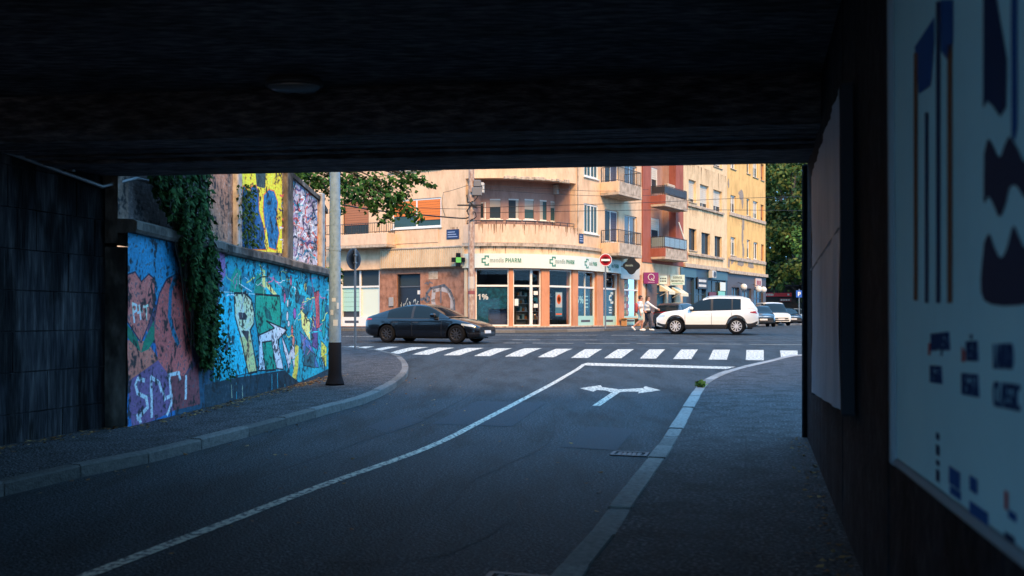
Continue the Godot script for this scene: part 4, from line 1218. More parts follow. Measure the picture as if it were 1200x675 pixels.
const BASE := 1.0
func corner_building():
	wall_paints()
	var b = thing("corner_building", "peach apartment block with rounded corner, deep loggia and ground floor pharmacy", "building", Vector3(ACX, BASE, -48.0))
	var sE = s_of(752)
	var sL = -42.0
	# --- openings from the photograph
	var ysign0 = y_of(1.0, 314.0); var ysign1 = y_of(1.0, 297.3); var yled0 = y_of(1.0, 288.5); var yled1 = y_of(1.0, 284.5)
	var g_holes = []
	var shopL = fr(398, 315, 444.8, 381.5); var doorL = fr(465, 321, 492.5, 381.5)
	shopL[2] = BASE + 0.12; doorL[2] = BASE + 0.12
	var wins = []   # pharmacy openings
	for e in [[557, 596.4], [601.5, 634.5], [644, 671], [677.5, 699.5], [707, 725.5], [731.5, 750.5]]:
		var h = fr(e[0], 316, e[1], 381)
		h[2] = BASE + 0.16; h[3] = ysign0 - 0.03
		wins.append(h)
	g_holes.append_array(wins); g_holes.append(shopL); g_holes.append(doorL)
	part(b, "ground_floor_wall", wall_mesh(sL, 0.0, BASE - 0.3, ysign0 + 0.05, g_holes, 0.45), W.brown)
	part(b, "ground_floor_wall", wall_mesh(0.0, sE, BASE - 0.3, ysign0 + 0.05, g_holes, 0.45), W.terracotta)
	part(b, "plinth", band(-2.0, sE, BASE - 0.3, BASE + 0.155, 0.001, 0.06), W.slab)
	# --- upper wall
	var lg = fr(545.5, 209.6, 675, 266.5)
	lg[3] = y_of(2.5, 209.0); lg[2] = y_of(2.5, 263.0)
	var wL = fr(459.5, 233, 517, 267); var wB = fr(401.5, 234, 432, 268); wB[2] = y_of(s_of(416), 276)
	var w1 = fr(684.5, 239.5, 701, 274); var w1u = [w1[0], w1[1], w1[2] + 3.2, w1[3] + 3.2]
	var d1 = fr(709, 246.5, 725, 284); var d2 = fr(732, 253, 746.5, 288)
	var d1u = [d1[0], d1[1], d1[2] + 3.15, d1[3] + 3.15]; var d2u = [d2[0], d2[1], d2[2] + 3.15, d2[3] + 3.15]
	var up = [lg, wL, wB, w1, w1u, d1, d2, d1u, d2u]
	for k in 3:
		up.append([wL[0] - 0.2, wL[1], wL[2] + 3.2 * (k + 1), wL[3] + 3.2 * (k + 1)])
		up.append([wL[0] - 9.0, wL[1] - 9.2, wL[2] + 3.2 * k, wL[3] + 3.2 * k])
	part(b, "upper_wall", wall_mesh(sL, sE, ysign0 + 0.05, 17.0, up, 0.4, -0.01), W.peach)
	part(b, "cornice", band(-0.4, s_of(703), yled0, yled1, -0.02, 0.14), W.slab)
	part(b, "parapet_panel", band(lg[0] - 0.1, lg[1] + 0.1, yled1 + 0.02, lg[2], -0.02, 0.03), W.cream)
	part(b, "roof", band(sL, sE, 17.01, 17.3, -12.0, 0.5), W.roof)
	# broken plaster lip over the loggia
	for k in 26:
		var px = 592 + k * 2.9
		var s = s_of(px)
		var t = path_frame(s)
		fbox(b, "plaster_lump", t, Vector3(-0.09, lg[3] - 0.03 - rng.randf() * 0.05, -0.02), Vector3(0.09 + rng.randf() * 0.05, lg[3] + 0.06 + rng.randf() * 0.09, 0.05 + rng.randf() * 0.06), W.slab, 0.03)
	streaks(b, 0.1, 7.0, yled0, 60, 0.35, 0.004, 3); streaks(b, 0.0, 6.9, lg[2], 70, 0.5, 0.034, 4); streaks(b, sL + 22.0, -0.4, y_of(s_of(500), 268.0), 60, 0.3, 0.004, 5)
	# --- loggia
	var zl = -1.5
	var s0 = lg[0]; var s1 = lg[1]
	var lw = []
	for e in [[557.5, 237, 566.5, 257], [574, 233, 586.5, 257], [596, 233, 608, 257.3], [614.8, 233.3, 625.6, 257.6], [632.6, 234.5, 640.8, 259], [645.2, 236, 650.5, 260]]:
		lw.append(fr(e[0], e[1], e[2], e[3], zl))
	var ld = fr(654, 241, 667, 268, zl); ld[2] = lg[2] - 0.75
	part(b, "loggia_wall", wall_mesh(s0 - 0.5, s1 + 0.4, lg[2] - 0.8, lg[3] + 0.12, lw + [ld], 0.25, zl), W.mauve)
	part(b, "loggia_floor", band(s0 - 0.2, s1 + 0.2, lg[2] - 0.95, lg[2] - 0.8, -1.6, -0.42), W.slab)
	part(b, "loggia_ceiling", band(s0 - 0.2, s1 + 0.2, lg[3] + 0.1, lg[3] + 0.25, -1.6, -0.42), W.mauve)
	for s in [s0, s1]:
		fbox(b, "loggia_cheek", path_frame(s), Vector3(-0.08, lg[2] - 0.8, -1.5), Vector3(0.08, lg[3] + 0.1, -0.415), W.mauve)
	for h in lw: window(b, h, {"z": zl, "recess": 0.03, "glass": W.glass2 if lw.find(h) > 2 else W.glass, "fw": 0.07, "sill_mat": W.white, "curtain": [[0.0, 0.3, 0.0], [0.0, 1.0, 0.62], [0.7, 1.0, 0.0], [0.0, 1.0, 0.5], [0.0, 0.5, 0.0], [0.0, 1.0, 0.7]][lw.find(h)]})
	window(b, ld, {"name": "door", "z": zl, "recess": 0.03, "glass": W.glass2, "fw": 0.09, "sill": false})
	air_con(b, path_frame(s_of(653, zl)), 0.0, y_of(s_of(653, zl), 229, zl), zl + 0.02)
	air_con(b, path_frame(s_of(559, 0.0)), 0.0, y_of(s_of(559), 226.5), -0.1)
	var rp = []
	for k in 13: rp.append(path(lerpf(s0 + 0.05, s1 - 0.05, k / 12.0), -0.1))
	railing(b, "loggia_railing", rp, lg[2], 0.22, 0.9, W.iron)
	bar(b, "drain_pipe", path(s_of(676.5), 0.05) + Vector3(0, lg[2] - 0.3, 0), path(s_of(676.5), 0.05) + Vector3(0, 16.9, 0), 0.045, W.slab)
	# --- flat left front
	window(b, wL, {"leaves": 2, "cover": [[W.shutter, 0.62], [W.shutter, 0.86]], "fw": 0.09, "recess": 0.06, "sill_mat": W.white, "glass": W.glass2})
	window(b, wB, {"name": "balcony_door", "cover": [[W.brick_shutter, 0.72]], "frame": W.dark, "sill": false})
	for k in 3:
		window(b, up[9 + k * 2], {"leaves": 2, "cover": [[W.shutter, 0.5], [W.shutter, 0.7]]})
		window(b, up[10 + k * 2], {"leaves": 2, "cover": [[W.blind, 0.4]]})
	fbox(b, "wall_panel", path_frame(s_of(488)), Vector3(-1.45, y_of(s_of(488), 285), 0.0), Vector3(1.45, y_of(s_of(488), 269.5), 0.025), W.peach, 0.01)
	# first floor balcony on the left
	var tb = path_frame(s_of(426))
	var bx0 = s_of(380, 0.9) - s_of(426); var bx1 = s_of(453, 0.9) - s_of(426)
	var yb0 = y_of(s_of(426), 291, 0.9); var yb1 = y_of(s_of(426), 274.5, 0.9)
	var bl = fbox(b, "balcony", tb, Vector3(bx0, yb0, 0.0), Vector3(bx1, yb0 + 0.15, 0.9), W.slab, 0.02)
	fbox(bl, "parapet_front", tb, Vector3(bx0, yb0 + 0.152, 0.78), Vector3(bx1, yb1, 0.895), W.cream, 0.02)
	fbox(bl, "parapet_side", tb, Vector3(bx1 - 0.12, yb0 + 0.152, 0.0), Vector3(bx1 - 0.004, yb1 - 0.005, 0.775), W.cream, 0.02)
	railing(bl, "railing", [tb * Vector3(bx0, 0, 0.84), tb * Vector3(bx1 - 0.06, 0, 0.84), tb * Vector3(bx1 - 0.06, 0, 0.05)], yb1, 0.58, 0.16, W.iron)
	# ribbed fascia over the passage
	var f0 = s_of(446, 0.3); var f1 = s_of(541.5, 0.3)
	var fy0 = y_of(s_of(500), 313.2, 0.3); var fy1 = y_of(s_of(500), 291.5, 0.3)
	var fas = part(b, "fascia", band(f0, f1, fy0, fy1, 0.0, 0.3), W.rib)
	var tf = path_frame(-2.0)
	var x = f0
	while x < f1 - 0.1:
		fbox(fas, "fascia_rib", tf, Vector3(x + 2.0, fy0 + 0.01, 0.302), Vector3(x + 2.0 + 0.075, fy1 - 0.01, 0.325), W.rib)
		x += 0.135
	fbox(b, "soffit_band", tf, Vector3(f0 + 2.0, fy1, 0.0), Vector3(f1 + 2.0, fy1 + 0.1, 0.36), W.slab, 0.02)
	fbox(b, "shop_fascia", tf, Vector3(sL + 2.0, fy0 - 0.02, 0.0), Vector3(f0 + 2.0 - 0.01, fy1 - 0.25, 0.12), W.peach)
	# --- left shop: transom panes over pale boards
	var ts = path_frame((shopL[0] + shopL[1]) / 2)
	var sw = (shopL[1] - shopL[0]) / 2
	var shop = fbox(b, "shop_window", ts, Vector3(-sw, shopL[2], -0.3), Vector3(sw, shopL[3], -0.26), W.dark)
	var yt = y_of(s_of(420), 336.0); var yl = y_of(s_of(420), 371.5)
	for e in [[-sw, shopL[2], -sw + 0.09, shopL[3]], [sw - 0.12, shopL[2], sw, shopL[3]], [-0.07, shopL[2], 0.03, shopL[3]]]:
		fbox(shop, "frame", ts, Vector3(e[0], e[1], -0.26), Vector3(e[2], e[3], -0.1), W.white)
	for e in [[-sw + 0.09, -0.07], [0.03, sw - 0.12]]:
		fbox(shop, "transom", ts, Vector3(e[0], yt - 0.05, -0.26), Vector3(e[1], yt + 0.05, -0.11), W.white)
		fbox(shop, "pane", ts, Vector3(e[0], yt + 0.05, -0.22), Vector3(e[1], shopL[3], -0.2), W.glass)
		fbox(shop, "base_panel", ts, Vector3(e[0], shopL[2], -0.26), Vector3(e[1], yl, -0.105), W.white)
	fbox(shop, "white_panel", ts, Vector3(0.03, yl, -0.24), Vector3(sw - 0.12, yt - 0.05, -0.2), plain("white_panel", lin(0.62, 0.70, 0.58), 0.5))
	var yd = y_of(s_of(410), 365.0)
	for k in 5:
		var h5 = (yt - 0.05 - yd) / 5
		fbox(shop, "slat", ts, Vector3(-sw + 0.09, yd + k * h5 + 0.012, -0.24), Vector3(-0.07, yd + (k + 1) * h5, -0.2), W.aqua)
	fbox(shop, "grille", ts, Vector3(-sw + 0.3, shopL[2] + 0.18, -0.104), Vector3(-sw + 1.3, shopL[2] + 0.32, -0.095), W.slate)
	# passage door with scrawls, meter box, wall tags
	var td = path_frame((doorL[0] + doorL[1]) / 2)
	var dw = (doorL[1] - doorL[0]) / 2
	var dr = fbox(b, "door", td, Vector3(-dw, doorL[2], -0.3), Vector3(dw, doorL[3], -0.24), plain("door_black", lin(0.012, 0.018, 0.03), 0.5))
	var ym = y_of(s_of(478), 336.5)
	fbox(dr, "transom", td, Vector3(-dw + 0.06, ym, -0.24), Vector3(dw - 0.06, ym + 0.08, -0.2), plain("door_rail", lin(0.08, 0.09, 0.1), 0.5))
	fbox(dr, "pane", td, Vector3(-dw + 0.08, ym + 0.1, -0.238), Vector3(dw - 0.08, doorL[3] - 0.08, -0.22), W.glass)
	fbox(dr, "notice", td, Vector3(dw - 0.34, ym - 0.4, -0.238), Vector3(dw - 0.12, ym - 0.18, -0.23), W.white)
	for e in [[-dw, doorL[2], -dw + 0.07, doorL[3]], [dw - 0.07, doorL[2], dw, doorL[3]]]:
		fbox(dr, "frame", td, Vector3(e[0], e[1], -0.24), Vector3(e[2], e[3], -0.12), W.dark)
	var tagw = plain("spray_pale", lin(0.55, 0.62, 0.60), 0.6)
	var sp = func(tt: Transform3D, pts: Array, r: float, m: Material, parent: Node):
		for i in pts.size() - 1:
			var a = pts[i]; var c = pts[i + 1]
			var dv = (c - a).normalized() * r * 0.6; var n2 = Vector2(-dv.y, dv.x).normalized() * r
			var mb = MB.new()
			var zz = -0.004
			mb.quad(tt * Vector3(a.x - dv.x - n2.x, a.y - dv.y - n2.y, zz + 0.008), tt * Vector3(c.x + dv.x - n2.x, c.y + dv.y - n2.y, zz + 0.008), tt * Vector3(c.x + dv.x + n2.x, c.y + dv.y + n2.y, zz + 0.008), tt * Vector3(a.x - dv.x + n2.x, a.y - dv.y + n2.y, zz + 0.008))
			part(parent, "spray_line", mb, m)
	var tdd = td * Transform3D(Basis(), Vector3(0, 0, -0.235))
	for k in 9:
		var xx = -dw + 0.16 + k * (2 * dw - 0.36) / 9.0; var y0 = doorL[2] + 1.15 + 0.06 * sin(k * 2.1)
		var q = [Vector2(xx, y0 + rng.randf_range(0, 0.2))]
		for n in 4: q.append(q[-1] + Vector2(rng.randf_range(-0.02, 0.09), rng.randf_range(-0.17, 0.17)))
		sp.call(tdd, q, rng.randf_range(0.008, 0.016), tagw, dr)
	var wtag = plain("spray_grey", lin(0.10, 0.11, 0.13), 0.7); var wpale = plain("spray_light", lin(0.40, 0.36, 0.34), 0.7)
	var tw = path_frame(s_of(515))
	var q5 = func(pts): return pts.map(func(p): var s = s_of(460 + p[0] / 8.44); return Vector2(s - s_of(515), y_of(s, 300 + p[1] / 8.44)))
	sp.call(tw, q5.call([[400, 440], [410, 340], [470, 325], [560, 345], [590, 420], [590, 540], [420, 540], [400, 440]]), 0.12, wpale, b)
	sp.call(tw, q5.call([[285, 430], [310, 420], [330, 440], [340, 370], [380, 320], [470, 300], [510, 290], [570, 350], [605, 440], [610, 530]]), 0.075, wtag, b)
	sp.call(tw, q5.call([[340, 390], [365, 410], [360, 450], [335, 455]]), 0.05, wtag, b)
	sp.call(tw, q5.call([[478, 300], [478, 460]]), 0.04, wtag, b)
	sp.call(tw, q5.call([[320, 275], [345, 260], [350, 285], [365, 255], [395, 270]]), 0.03, wtag, b)
	fbox(b, "meter_box", path_frame(s_of(459)), Vector3(-0.16, BASE + 1.25, 0.0), Vector3(0.16, BASE + 1.75, 0.08), plain("meter_grey", lin(0.3, 0.29, 0.28), 0.6), 0.01)
	fbox(b, "corner_post", path_frame(s_of(546.5)), Vector3(-0.08, BASE - 0.2, 0.0), Vector3(0.08, ysign0, 0.1), W.rib, 0.01)
	# plaster patches of brick where the render has gone
	fbox(b, "render_patch", tw, Vector3(-0.7, y_of(s_of(515), 327), 0.0), Vector3(-0.1, y_of(s_of(515), 318), 0.012), W.slab)
	# --- pharmacy
	pharmacy(b, wins, ysign0, ysign1, sE)
	# --- right front: window and balconies
	for h in [w1, w1u]: window(b, h, {"leaves": 2, "bars": true, "fw": 0.1, "recess": 0.05, "glass": W.glass2, "sill_mat": W.white})
	for h in [d1, d1u]: window(b, h, {"name": "balcony_door", "leaves": 2, "cover": [null, [plain("grey_blind", lin(0.10, 0.09, 0.12), 0.7), 0.95]], "fw": 0.08, "sill": false})
	for h in [d2, d2u]: window(b, h, {"name": "balcony_door", "leaves": 2, "fw": 0.07, "sill": false, "frame": W.white, "glass": plain("grey_glass", lin(0.10, 0.11, 0.12), 0.1)})
	var bs0 = s_of(703.5); var bs1 = s_of(752.5, 1.2)
	var yA = y_of(s_of(722, 1.2), 299.0, 1.2); var yB = y_of(s_of(722, 1.2), 283.5, 1.2)
	balcony(b, bs0, bs1, yA, yB, 1.2, W.peach, W.slab, 0.75)
	var yC = y_of(s_of(722, 1.2), 227.0, 1.2); var yD = y_of(s_of(722, 1.2), 211.0, 1.2)
	balcony(b, bs0, bs1, yC, yD, 1.2, W.peach, W.slab, 0.85)
	balcony(b, bs0, bs1, yC + 3.2, yD + 3.2, 1.2, W.peach, W.slab, 0.85)

func bracket_logo(parent, t: Transform3D, x: float, y: float, h: float, z: float, m: Material):
	# open half of a rounded cross
	var u = h / 3.0
	var pts = [[2.1, 2.6], [2.1, 3.0], [1.0, 3.0], [1.0, 2.1], [0.0, 2.1], [0.0, 0.9], [1.0, 0.9], [1.0, 0.0], [2.1, 0.0], [2.1, 0.4]]
	var logo = null
	for i in pts.size() - 1:
		var a = pts[i]; var c = pts[i + 1]
		var lo = Vector3(x + minf(a[0], c[0]) * u - u * 0.2, y + minf(a[1], c[1]) * u - u * 0.2, z)
		var hi = Vector3(x + maxf(a[0], c[0]) * u + u * 0.2, y + maxf(a[1], c[1]) * u + u * 0.2, z + 0.014 + 0.002 * (i % 2))
		if logo == null: logo = fbox(parent, "logo", t, lo, hi, m)
		else: fbox(logo, "stroke", t, lo, hi, m)

func pharmacy(b: Node, wins: Array, y0: float, y1: float, sE: float):
	# sign band
	var sA = s_of(541.5, 0.2); var sB = s_of(728, 0.2)
	var sg = part(b, "sign_band", band(sA, sB, y0, y1, 0.0, 0.2), W.sign)
	var hh = y1 - y0
	var z = 0.2
	for e in [[565, 574, 590.5, 592, 611], [644.5, 650.5, 662.5, 663.5, 673], [685.5, 690.5, 694.5, 695, 699.5], [712, 716.5, 719, 719.5, 725]]:
		var mid = s_of((e[0] + e[4]) / 2.0, z)
		var t = path_frame(s_of(e[0] + 2.0, z))
		bracket_logo(sg, t, s_of(e[0], z) - s_of(e[0] + 2.0, z), y0 + hh * 0.2, hh * 0.62, z - 0.006, W.green)
		for q in [["mandis", e[1], e[2], W.pale_green], ["PHARM", e[3], e[4], W.green]]:
			var a = s_of(q[1], z); var c = s_of(q[2], z)
			words(sg, "lettering", q[0], path_frame((a + c) / 2), -(c - a) / 2, y0 + hh * 0.38, z + 0.004, hh * 0.3, q[3], c - a)
	# room behind the glass
	var rs0 = wins[0][0] - 0.3; var rs1 = wins[4][1] + 0.2
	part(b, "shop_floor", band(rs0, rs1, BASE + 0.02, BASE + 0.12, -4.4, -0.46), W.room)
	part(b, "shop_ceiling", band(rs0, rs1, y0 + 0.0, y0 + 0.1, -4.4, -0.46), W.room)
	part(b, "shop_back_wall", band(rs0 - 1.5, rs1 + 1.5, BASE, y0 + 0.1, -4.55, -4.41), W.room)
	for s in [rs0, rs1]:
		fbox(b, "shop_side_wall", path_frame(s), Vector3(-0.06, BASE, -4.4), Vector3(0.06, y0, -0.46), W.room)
	var wood = plain("shop_shelf", lin(0.2, 0.17, 0.13), 0.6)
	for k in 5:
		var t = path_frame(rs0 + 1.0 + k * 1.9)
		var sh = fbox(b, "shelf_unit", t, Vector3(-0.35, BASE + 0.12, -3.6), Vector3(0.35, BASE + 2.1, -3.4), wood)
		for j in 4:
			fbox(sh, "shelf", t, Vector3(-0.35, BASE + 0.5 + j * 0.45, -3.4), Vector3(0.35, BASE + 0.53 + j * 0.45, -3.2), W.white)
			for i in 4:
				fbox(sh, "medicine_box", t, Vector3(-0.32 + i * 0.17, BASE + 0.532 + j * 0.45, -3.38), Vector3(-0.2 + i * 0.17, BASE + 0.70 + j * 0.45 + 0.05 * ((i + j) % 3), -3.25), [W.aqua, W.shutter, W.blind, W.film][(i + j + k) % 4])
	# glazing
	for i in wins.size():
		var h = wins[i]
		var t = path_frame((h[0] + h[1]) / 2)
		var w = (h[1] - h[0]) / 2 - 0.005
		var ym = lerpf(h[2], h[3], 0.70)
		var o = fbox(b, "shop_door" if i == 1 else "shop_window", t, Vector3(-w, h[3] - 0.07, -0.3), Vector3(w, h[3], -0.15), W.white)
		var low = h[2] + (0.55 if i in [3, 4, 5] else 0.07)
		for e in [[-w, h[2], -w + 0.07, h[3] - 0.07], [w - 0.07, h[2], w, h[3] - 0.07]]:
			fbox(o, "frame", t, Vector3(e[0], e[1], -0.3), Vector3(e[2], e[3], -0.16), W.white)
		fbox(o, "transom", t, Vector3(-w + 0.07, ym - 0.04, -0.29), Vector3(w - 0.07, ym + 0.06, -0.17), W.white)
		fbox(o, "base_panel", t, Vector3(-w + 0.07, h[2], -0.29), Vector3(w - 0.07, low, -0.165), W.aqua if i > 2 else W.white)
		if i > 2: fbox(o, "grille", t, Vector3(-w * 0.5, h[2] + 0.2, -0.166), Vector3(w * 0.5, h[2] + 0.32, -0.155), W.slate)
		var split = 0.0
		if i == 1:
			split = w * 0.32
			fbox(o, "mullion", t, Vector3(split - 0.08, low, -0.29), Vector3(split + 0.08, ym - 0.04, -0.172), W.white)
			fbox(o, "mullion", t, Vector3(split - 0.06, ym + 0.06, -0.29), Vector3(split + 0.06, h[3] - 0.07, -0.172), W.white)
		elif i == 3:
			fbox(o, "mullion", t, Vector3(-0.02, low, -0.27), Vector3(0.02, h[3] - 0.07, -0.19), W.white)
		fbox(o, "pane", t, Vector3(-w + 0.07, ym + 0.06, -0.235), Vector3(w - 0.07, h[3] - 0.07, -0.225), W.clear)
		fbox(o, "pane", t, Vector3(-w + 0.07, low, -0.235), Vector3(w - 0.07, ym - 0.04, -0.225), W.clear)
		var yb = low; var yt = ym - 0.04
		match i:
			0:
				fbox(o, "window_film", t, Vector3(-w + 0.075, lerpf(yb, yt, 0.42), -0.25), Vector3(w - 0.075, yt, -0.24), W.film)
				fbox(o, "window_film", t, Vector3(-w + 0.075, yb, -0.25), Vector3(-w + 0.7, lerpf(yb, yt, 0.42), -0.24), W.film)
				words(o, "lettering", "1%", t, -w + 0.12, lerpf(yb, yt, 0.66), -0.241, 0.30, W.white)
				fbox(o, "display_stand", t, Vector3(-0.2, h[2], -1.0), Vector3(w - 0.1, h[2] + 0.9, -0.6), plain("stand_blue", lin(0.03, 0.045, 0.10), 0.5), 0.02)
			1:
				fbox(o, "notice", t, Vector3(-w + 0.12, lerpf(yb, yt, 0.5), -0.224), Vector3(-w + 0.34, lerpf(yb, yt, 0.68), -0.218), W.white)
				for k in 3:
					fbox(o, "notice", t, Vector3(split + 0.16, lerpf(yb, yt, 0.45 + k * 0.17), -0.224), Vector3(w - 0.14, lerpf(yb, yt, 0.55 + k * 0.17), -0.218), W.white if k != 1 else W.film)
			2:
				fbox(o, "poster", t, Vector3(-0.28, lerpf(yb, yt, 0.22), -0.224), Vector3(0.22, lerpf(yb, yt, 0.88), -0.218), plain("poster_aqua", lin(0.05, 0.14, 0.17), 0.5))
				var ph = fbox(o, "poster_picture", t, Vector3(-0.26, lerpf(yb, yt, 0.46), -0.217), Vector3(0.20, lerpf(yb, yt, 0.86), -0.214), plain("poster_grey", lin(0.34, 0.38, 0.36), 0.5))
				var mb = MB.new()
				lathe(mb, t * Transform3D(Basis(Vector3.RIGHT, PI / 2) * Basis.from_scale(Vector3(1, 0.04, 1.7)), Vector3(-0.03, lerpf(yb, yt, 0.68), -0.214)), [[0.16, 0.0], [0.14, 0.1], [0.0, 0.12]], 20)
				part(ph, "print", mb, plain("poster_orange", lin(0.62, 0.10, 0.01), 0.5))
				fbox(o, "poster_picture", t, Vector3(-0.24, lerpf(yb, yt, 0.26), -0.217), Vector3(0.18, lerpf(yb, yt, 0.30), -0.214), plain("poster_orange", lin(0.62, 0.10, 0.01), 0.5))
			3, 4:
				fbox(o, "window_film", t, Vector3(-w + 0.075, yb, -0.25), Vector3(w - 0.075, yt, -0.24), W.film)
				if i == 3:
					words(o, "lettering", "5%", t, -w + 0.12, lerpf(yb, yt, 0.45), -0.241, 0.42, W.aqua)
					for k in 4: fbox(o, "print_line", t, Vector3(0.1, lerpf(yb, yt, 0.3 + k * 0.13), -0.2395), Vector3(0.42, lerpf(yb, yt, 0.34 + k * 0.13), -0.237), W.aqua)
				else:
					bracket_logo(o, t, 0.2, lerpf(yb, yt, 0.5), 0.6, -0.239, W.sign)
					for k in 3: fbox(o, "print_line", t, Vector3(0.14, lerpf(yb, yt, 0.1 + k * 0.1), -0.2395), Vector3(0.5, lerpf(yb, yt, 0.15 + k * 0.1), -0.237), W.sign)
			5:
				var pal = [plain("goods_red", lin(0.4, 0.08, 0.04), 0.6), plain("goods_green", lin(0.16, 0.22, 0.05), 0.6), plain("goods_tan", lin(0.4, 0.22, 0.1), 0.6), plain("goods_pale", lin(0.5, 0.42, 0.3), 0.6)]
				for k in 5:
					for j in 3:
						fbox(o, "goods", t, Vector3(-w + 0.15 + j * 0.5, yb + 0.06 + k * 0.42, -0.5 - 0.05 * j), Vector3(-w + 0.5 + j * 0.48, yb + 0.34 + k * 0.42, -0.3 - 0.05 * j), pal[(k * 2 + j) % 4], 0.03)
				fbox(o, "backing", t, Vector3(-w, h[2], -0.9), Vector3(w, h[3], -0.85), W.brown)
	# lit looking panel and black cross over the last shop
	var tp = path_frame(s_of(740, 0.15))
	fbox(b, "sign_panel", tp, Vector3(-1.3, y0 - 0.3, 0.001), Vector3(1.25, y1 - 0.02, 0.1), plain("sign_panel_grey", lin(0.5, 0.49, 0.42), 0.5), 0.01)

# ================================================================ the buildings down the side street
func side_buildings():
	# --- red trimmed house
	var sa = s_of(752.2); var sb = s_of(800)
	var b = thing("red_trimmed_building", "apartment house with red pilasters, mauve recess and stacked balconies", "building", path(sa) + Vector3(0, BASE, 0))
	var r0 = s_of(761.6); var r1 = s_of(791.0)
	var yg = y_of(s_of(775), 306.0)
	var rec = [r0, r1, yg, 16.0]
	part(b, "wall", wall_mesh(sa + 0.01, sb, yg - 0.2, 17.4, [rec], 0.5, 0.06), W.red)
	var zz = -0.9
	var holes = []
	for e in [[763.5, 197, 770.5, 224], [780, 203, 788.5, 222], [763, 256, 772.5, 288], [779, 263.5, 789, 293]]:
		holes.append(fr(e[0], e[1], e[2], e[3], zz))
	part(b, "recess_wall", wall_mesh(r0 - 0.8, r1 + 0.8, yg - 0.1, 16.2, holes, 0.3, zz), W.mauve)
	for s in [r0, r1]: fbox(b, "recess_cheek", path_frame(s), Vector3(-0.04, yg, zz), Vector3(0.04, 16.0, -0.44), W.mauve)
	part(b, "roof", band(sa, sb, 17.41, 17.7, -10.0, 0.4), W.roof)
	window(b, holes[0], {"name": "balcony_door", "z": zz, "recess": 0.04, "fw": 0.09, "cover": [[W.blind, 0.5]], "sill": false})
	window(b, holes[1], {"z": zz, "recess": 0.04, "leaves": 2, "fw": 0.09, "glass": plain("warm_glass", lin(0.12, 0.05, 0.03), 0.1), "sill": false})
	window(b, holes[2], {"name": "balcony_door", "z": zz, "recess": 0.04, "fw": 0.1, "cover": [[W.blind, 0.45]], "sill": false})
	window(b, holes[3], {"name": "balcony_door", "z": zz, "recess": 0.04, "fw": 0.08, "cover": [[W.blind, 0.6]], "sill": false})
	var bs0 = s_of(761.8); var bs1 = s_of(806.0, 1.05)
	var sm = s_of(780, 1.05)
	var yA = y_of(sm, 241.5, 1.05); var yB = y_of(sm, 228.0, 1.05)
	balcony(b, bs0, bs1, yA, yB, 1.05, W.red, W.slab, 0.6, plain("dark_panel", lin(0.03, 0.03, 0.035), 0.6))
	var yC = y_of(sm, 303.5, 1.05); var yD = y_of(sm, 290.5, 1.05)
	balcony(b, bs0, bs1, yC, yD, 1.05, W.red, W.slab, 0.75, plain("wire_glass", lin(0.2, 0.26, 0.26), 0.2))
	# planter and washing prop on the balconies
	fbox(b, "planter", path_frame(s_of(783, 0.4)), Vector3(-0.7, yB - 0.1, 0.4), Vector3(0.5, yB + 0.9, 0.7), W.slab, 0.05)
	bar(b, "prop", path(s_of(784), 0.7) + Vector3(0, yD + 1.9, 0), path(s_of(790), 0.9) + Vector3(0, yD + 0.3, 0), 0.05, W.white)
	# ground floor shops under awnings
	var h1 = fr(769.5, 336, 780, 381); var h2 = fr(783, 338, 791.5, 381)
	for h in [h1, h2]: h[2] = BASE + 0.1; h[3] = BASE + 2.75
	part(b, "ground_floor_wall", wall_mesh(sa + 0.01, sb, BASE - 0.3, yg - 0.21, [h1, h2], 0.5, 0.0), W.peach)
	fbox(b, "pier", path_frame(s_of(762.5)), Vector3(-0.75, BASE - 0.2, 0.001), Vector3(0.75, BASE + 3.0, 0.1), plain("pier_grey", lin(0.13, 0.09, 0.08), 0.8), 0.01)
	window(b, h1, {"name": "shop_window", "glass": W.film, "sill": false, "transom": BASE + 2.2, "frame": plain("brown_frame", lin(0.3, 0.16, 0.08), 0.6)})
	window(b, h2, {"name": "shop_door", "sill": false, "frame": W.dark})
	for e in [[771.5, 790.5, 334.0, 343.5], [786, 806, 336.5, 345.5]]:
		var s0 = s_of(e[0]); var s1 = s_of(e[1], 0.7)
		var t = path_frame(s0)
		var y1 = y_of(s0, e[2]); var y0 = y1 - 0.42
		var mb = MB.new()
		var w = s1 - s0
		mb.quad(t * Vector3(0, y0, 0.75), t * Vector3(w, y0, 0.75), t * Vector3(w, y1, 0.08), t * Vector3(0, y1, 0.08))
		var aw = part(b, "awning", mb, plain("awning_cloth", lin(0.66, 0.62, 0.44), 0.8))
		mb = MB.new()
		mb.quad(t * Vector3(0, y0 - 0.2, 0.75), t * Vector3(w, y0 - 0.2, 0.75), t * Vector3(w, y0, 0.75), t * Vector3(0, y0, 0.75))
		mb.tri(t * Vector3(0, y0, 0.08), t * Vector3(0, y0, 0.75), t * Vector3(0, y1, 0.08))
		part(aw, "valance", mb, plain("awning_cloth", lin(0.66, 0.62, 0.44), 0.8))
		bar(aw, "arm", t * Vector3(0.05, y0 - 0.3, 0.1), t * Vector3(0.05, y0, 0.74), 0.02, W.white, 4)
	# signs on the fronts
	hanging_sign([754.3, 319.2, 772.2, 332.4], 0.75, plain("magenta_sign", lin(0.19, 0.01, 0.11), 0.45), "magenta projecting shop sign with a white ring and tail", "Q")
	hanging_sign([785.5, 322.0, 803.0, 334.0], 0.45, plain("mint_sign", lin(0.52, 0.66, 0.58), 0.5), "pale mint shop sign reading servis mobitela above the awnings", "SERVIS\nMOBITELA")
	hanging_sign([772.6, 323.0, 782.0, 333.0], 0.32, plain("mint_sign", lin(0.52, 0.66, 0.58), 0.5), "small pale mint shop sign beside the magenta sign", "")
	# --- yellow house
	var ya = sb; var yb2 = s_of(852)
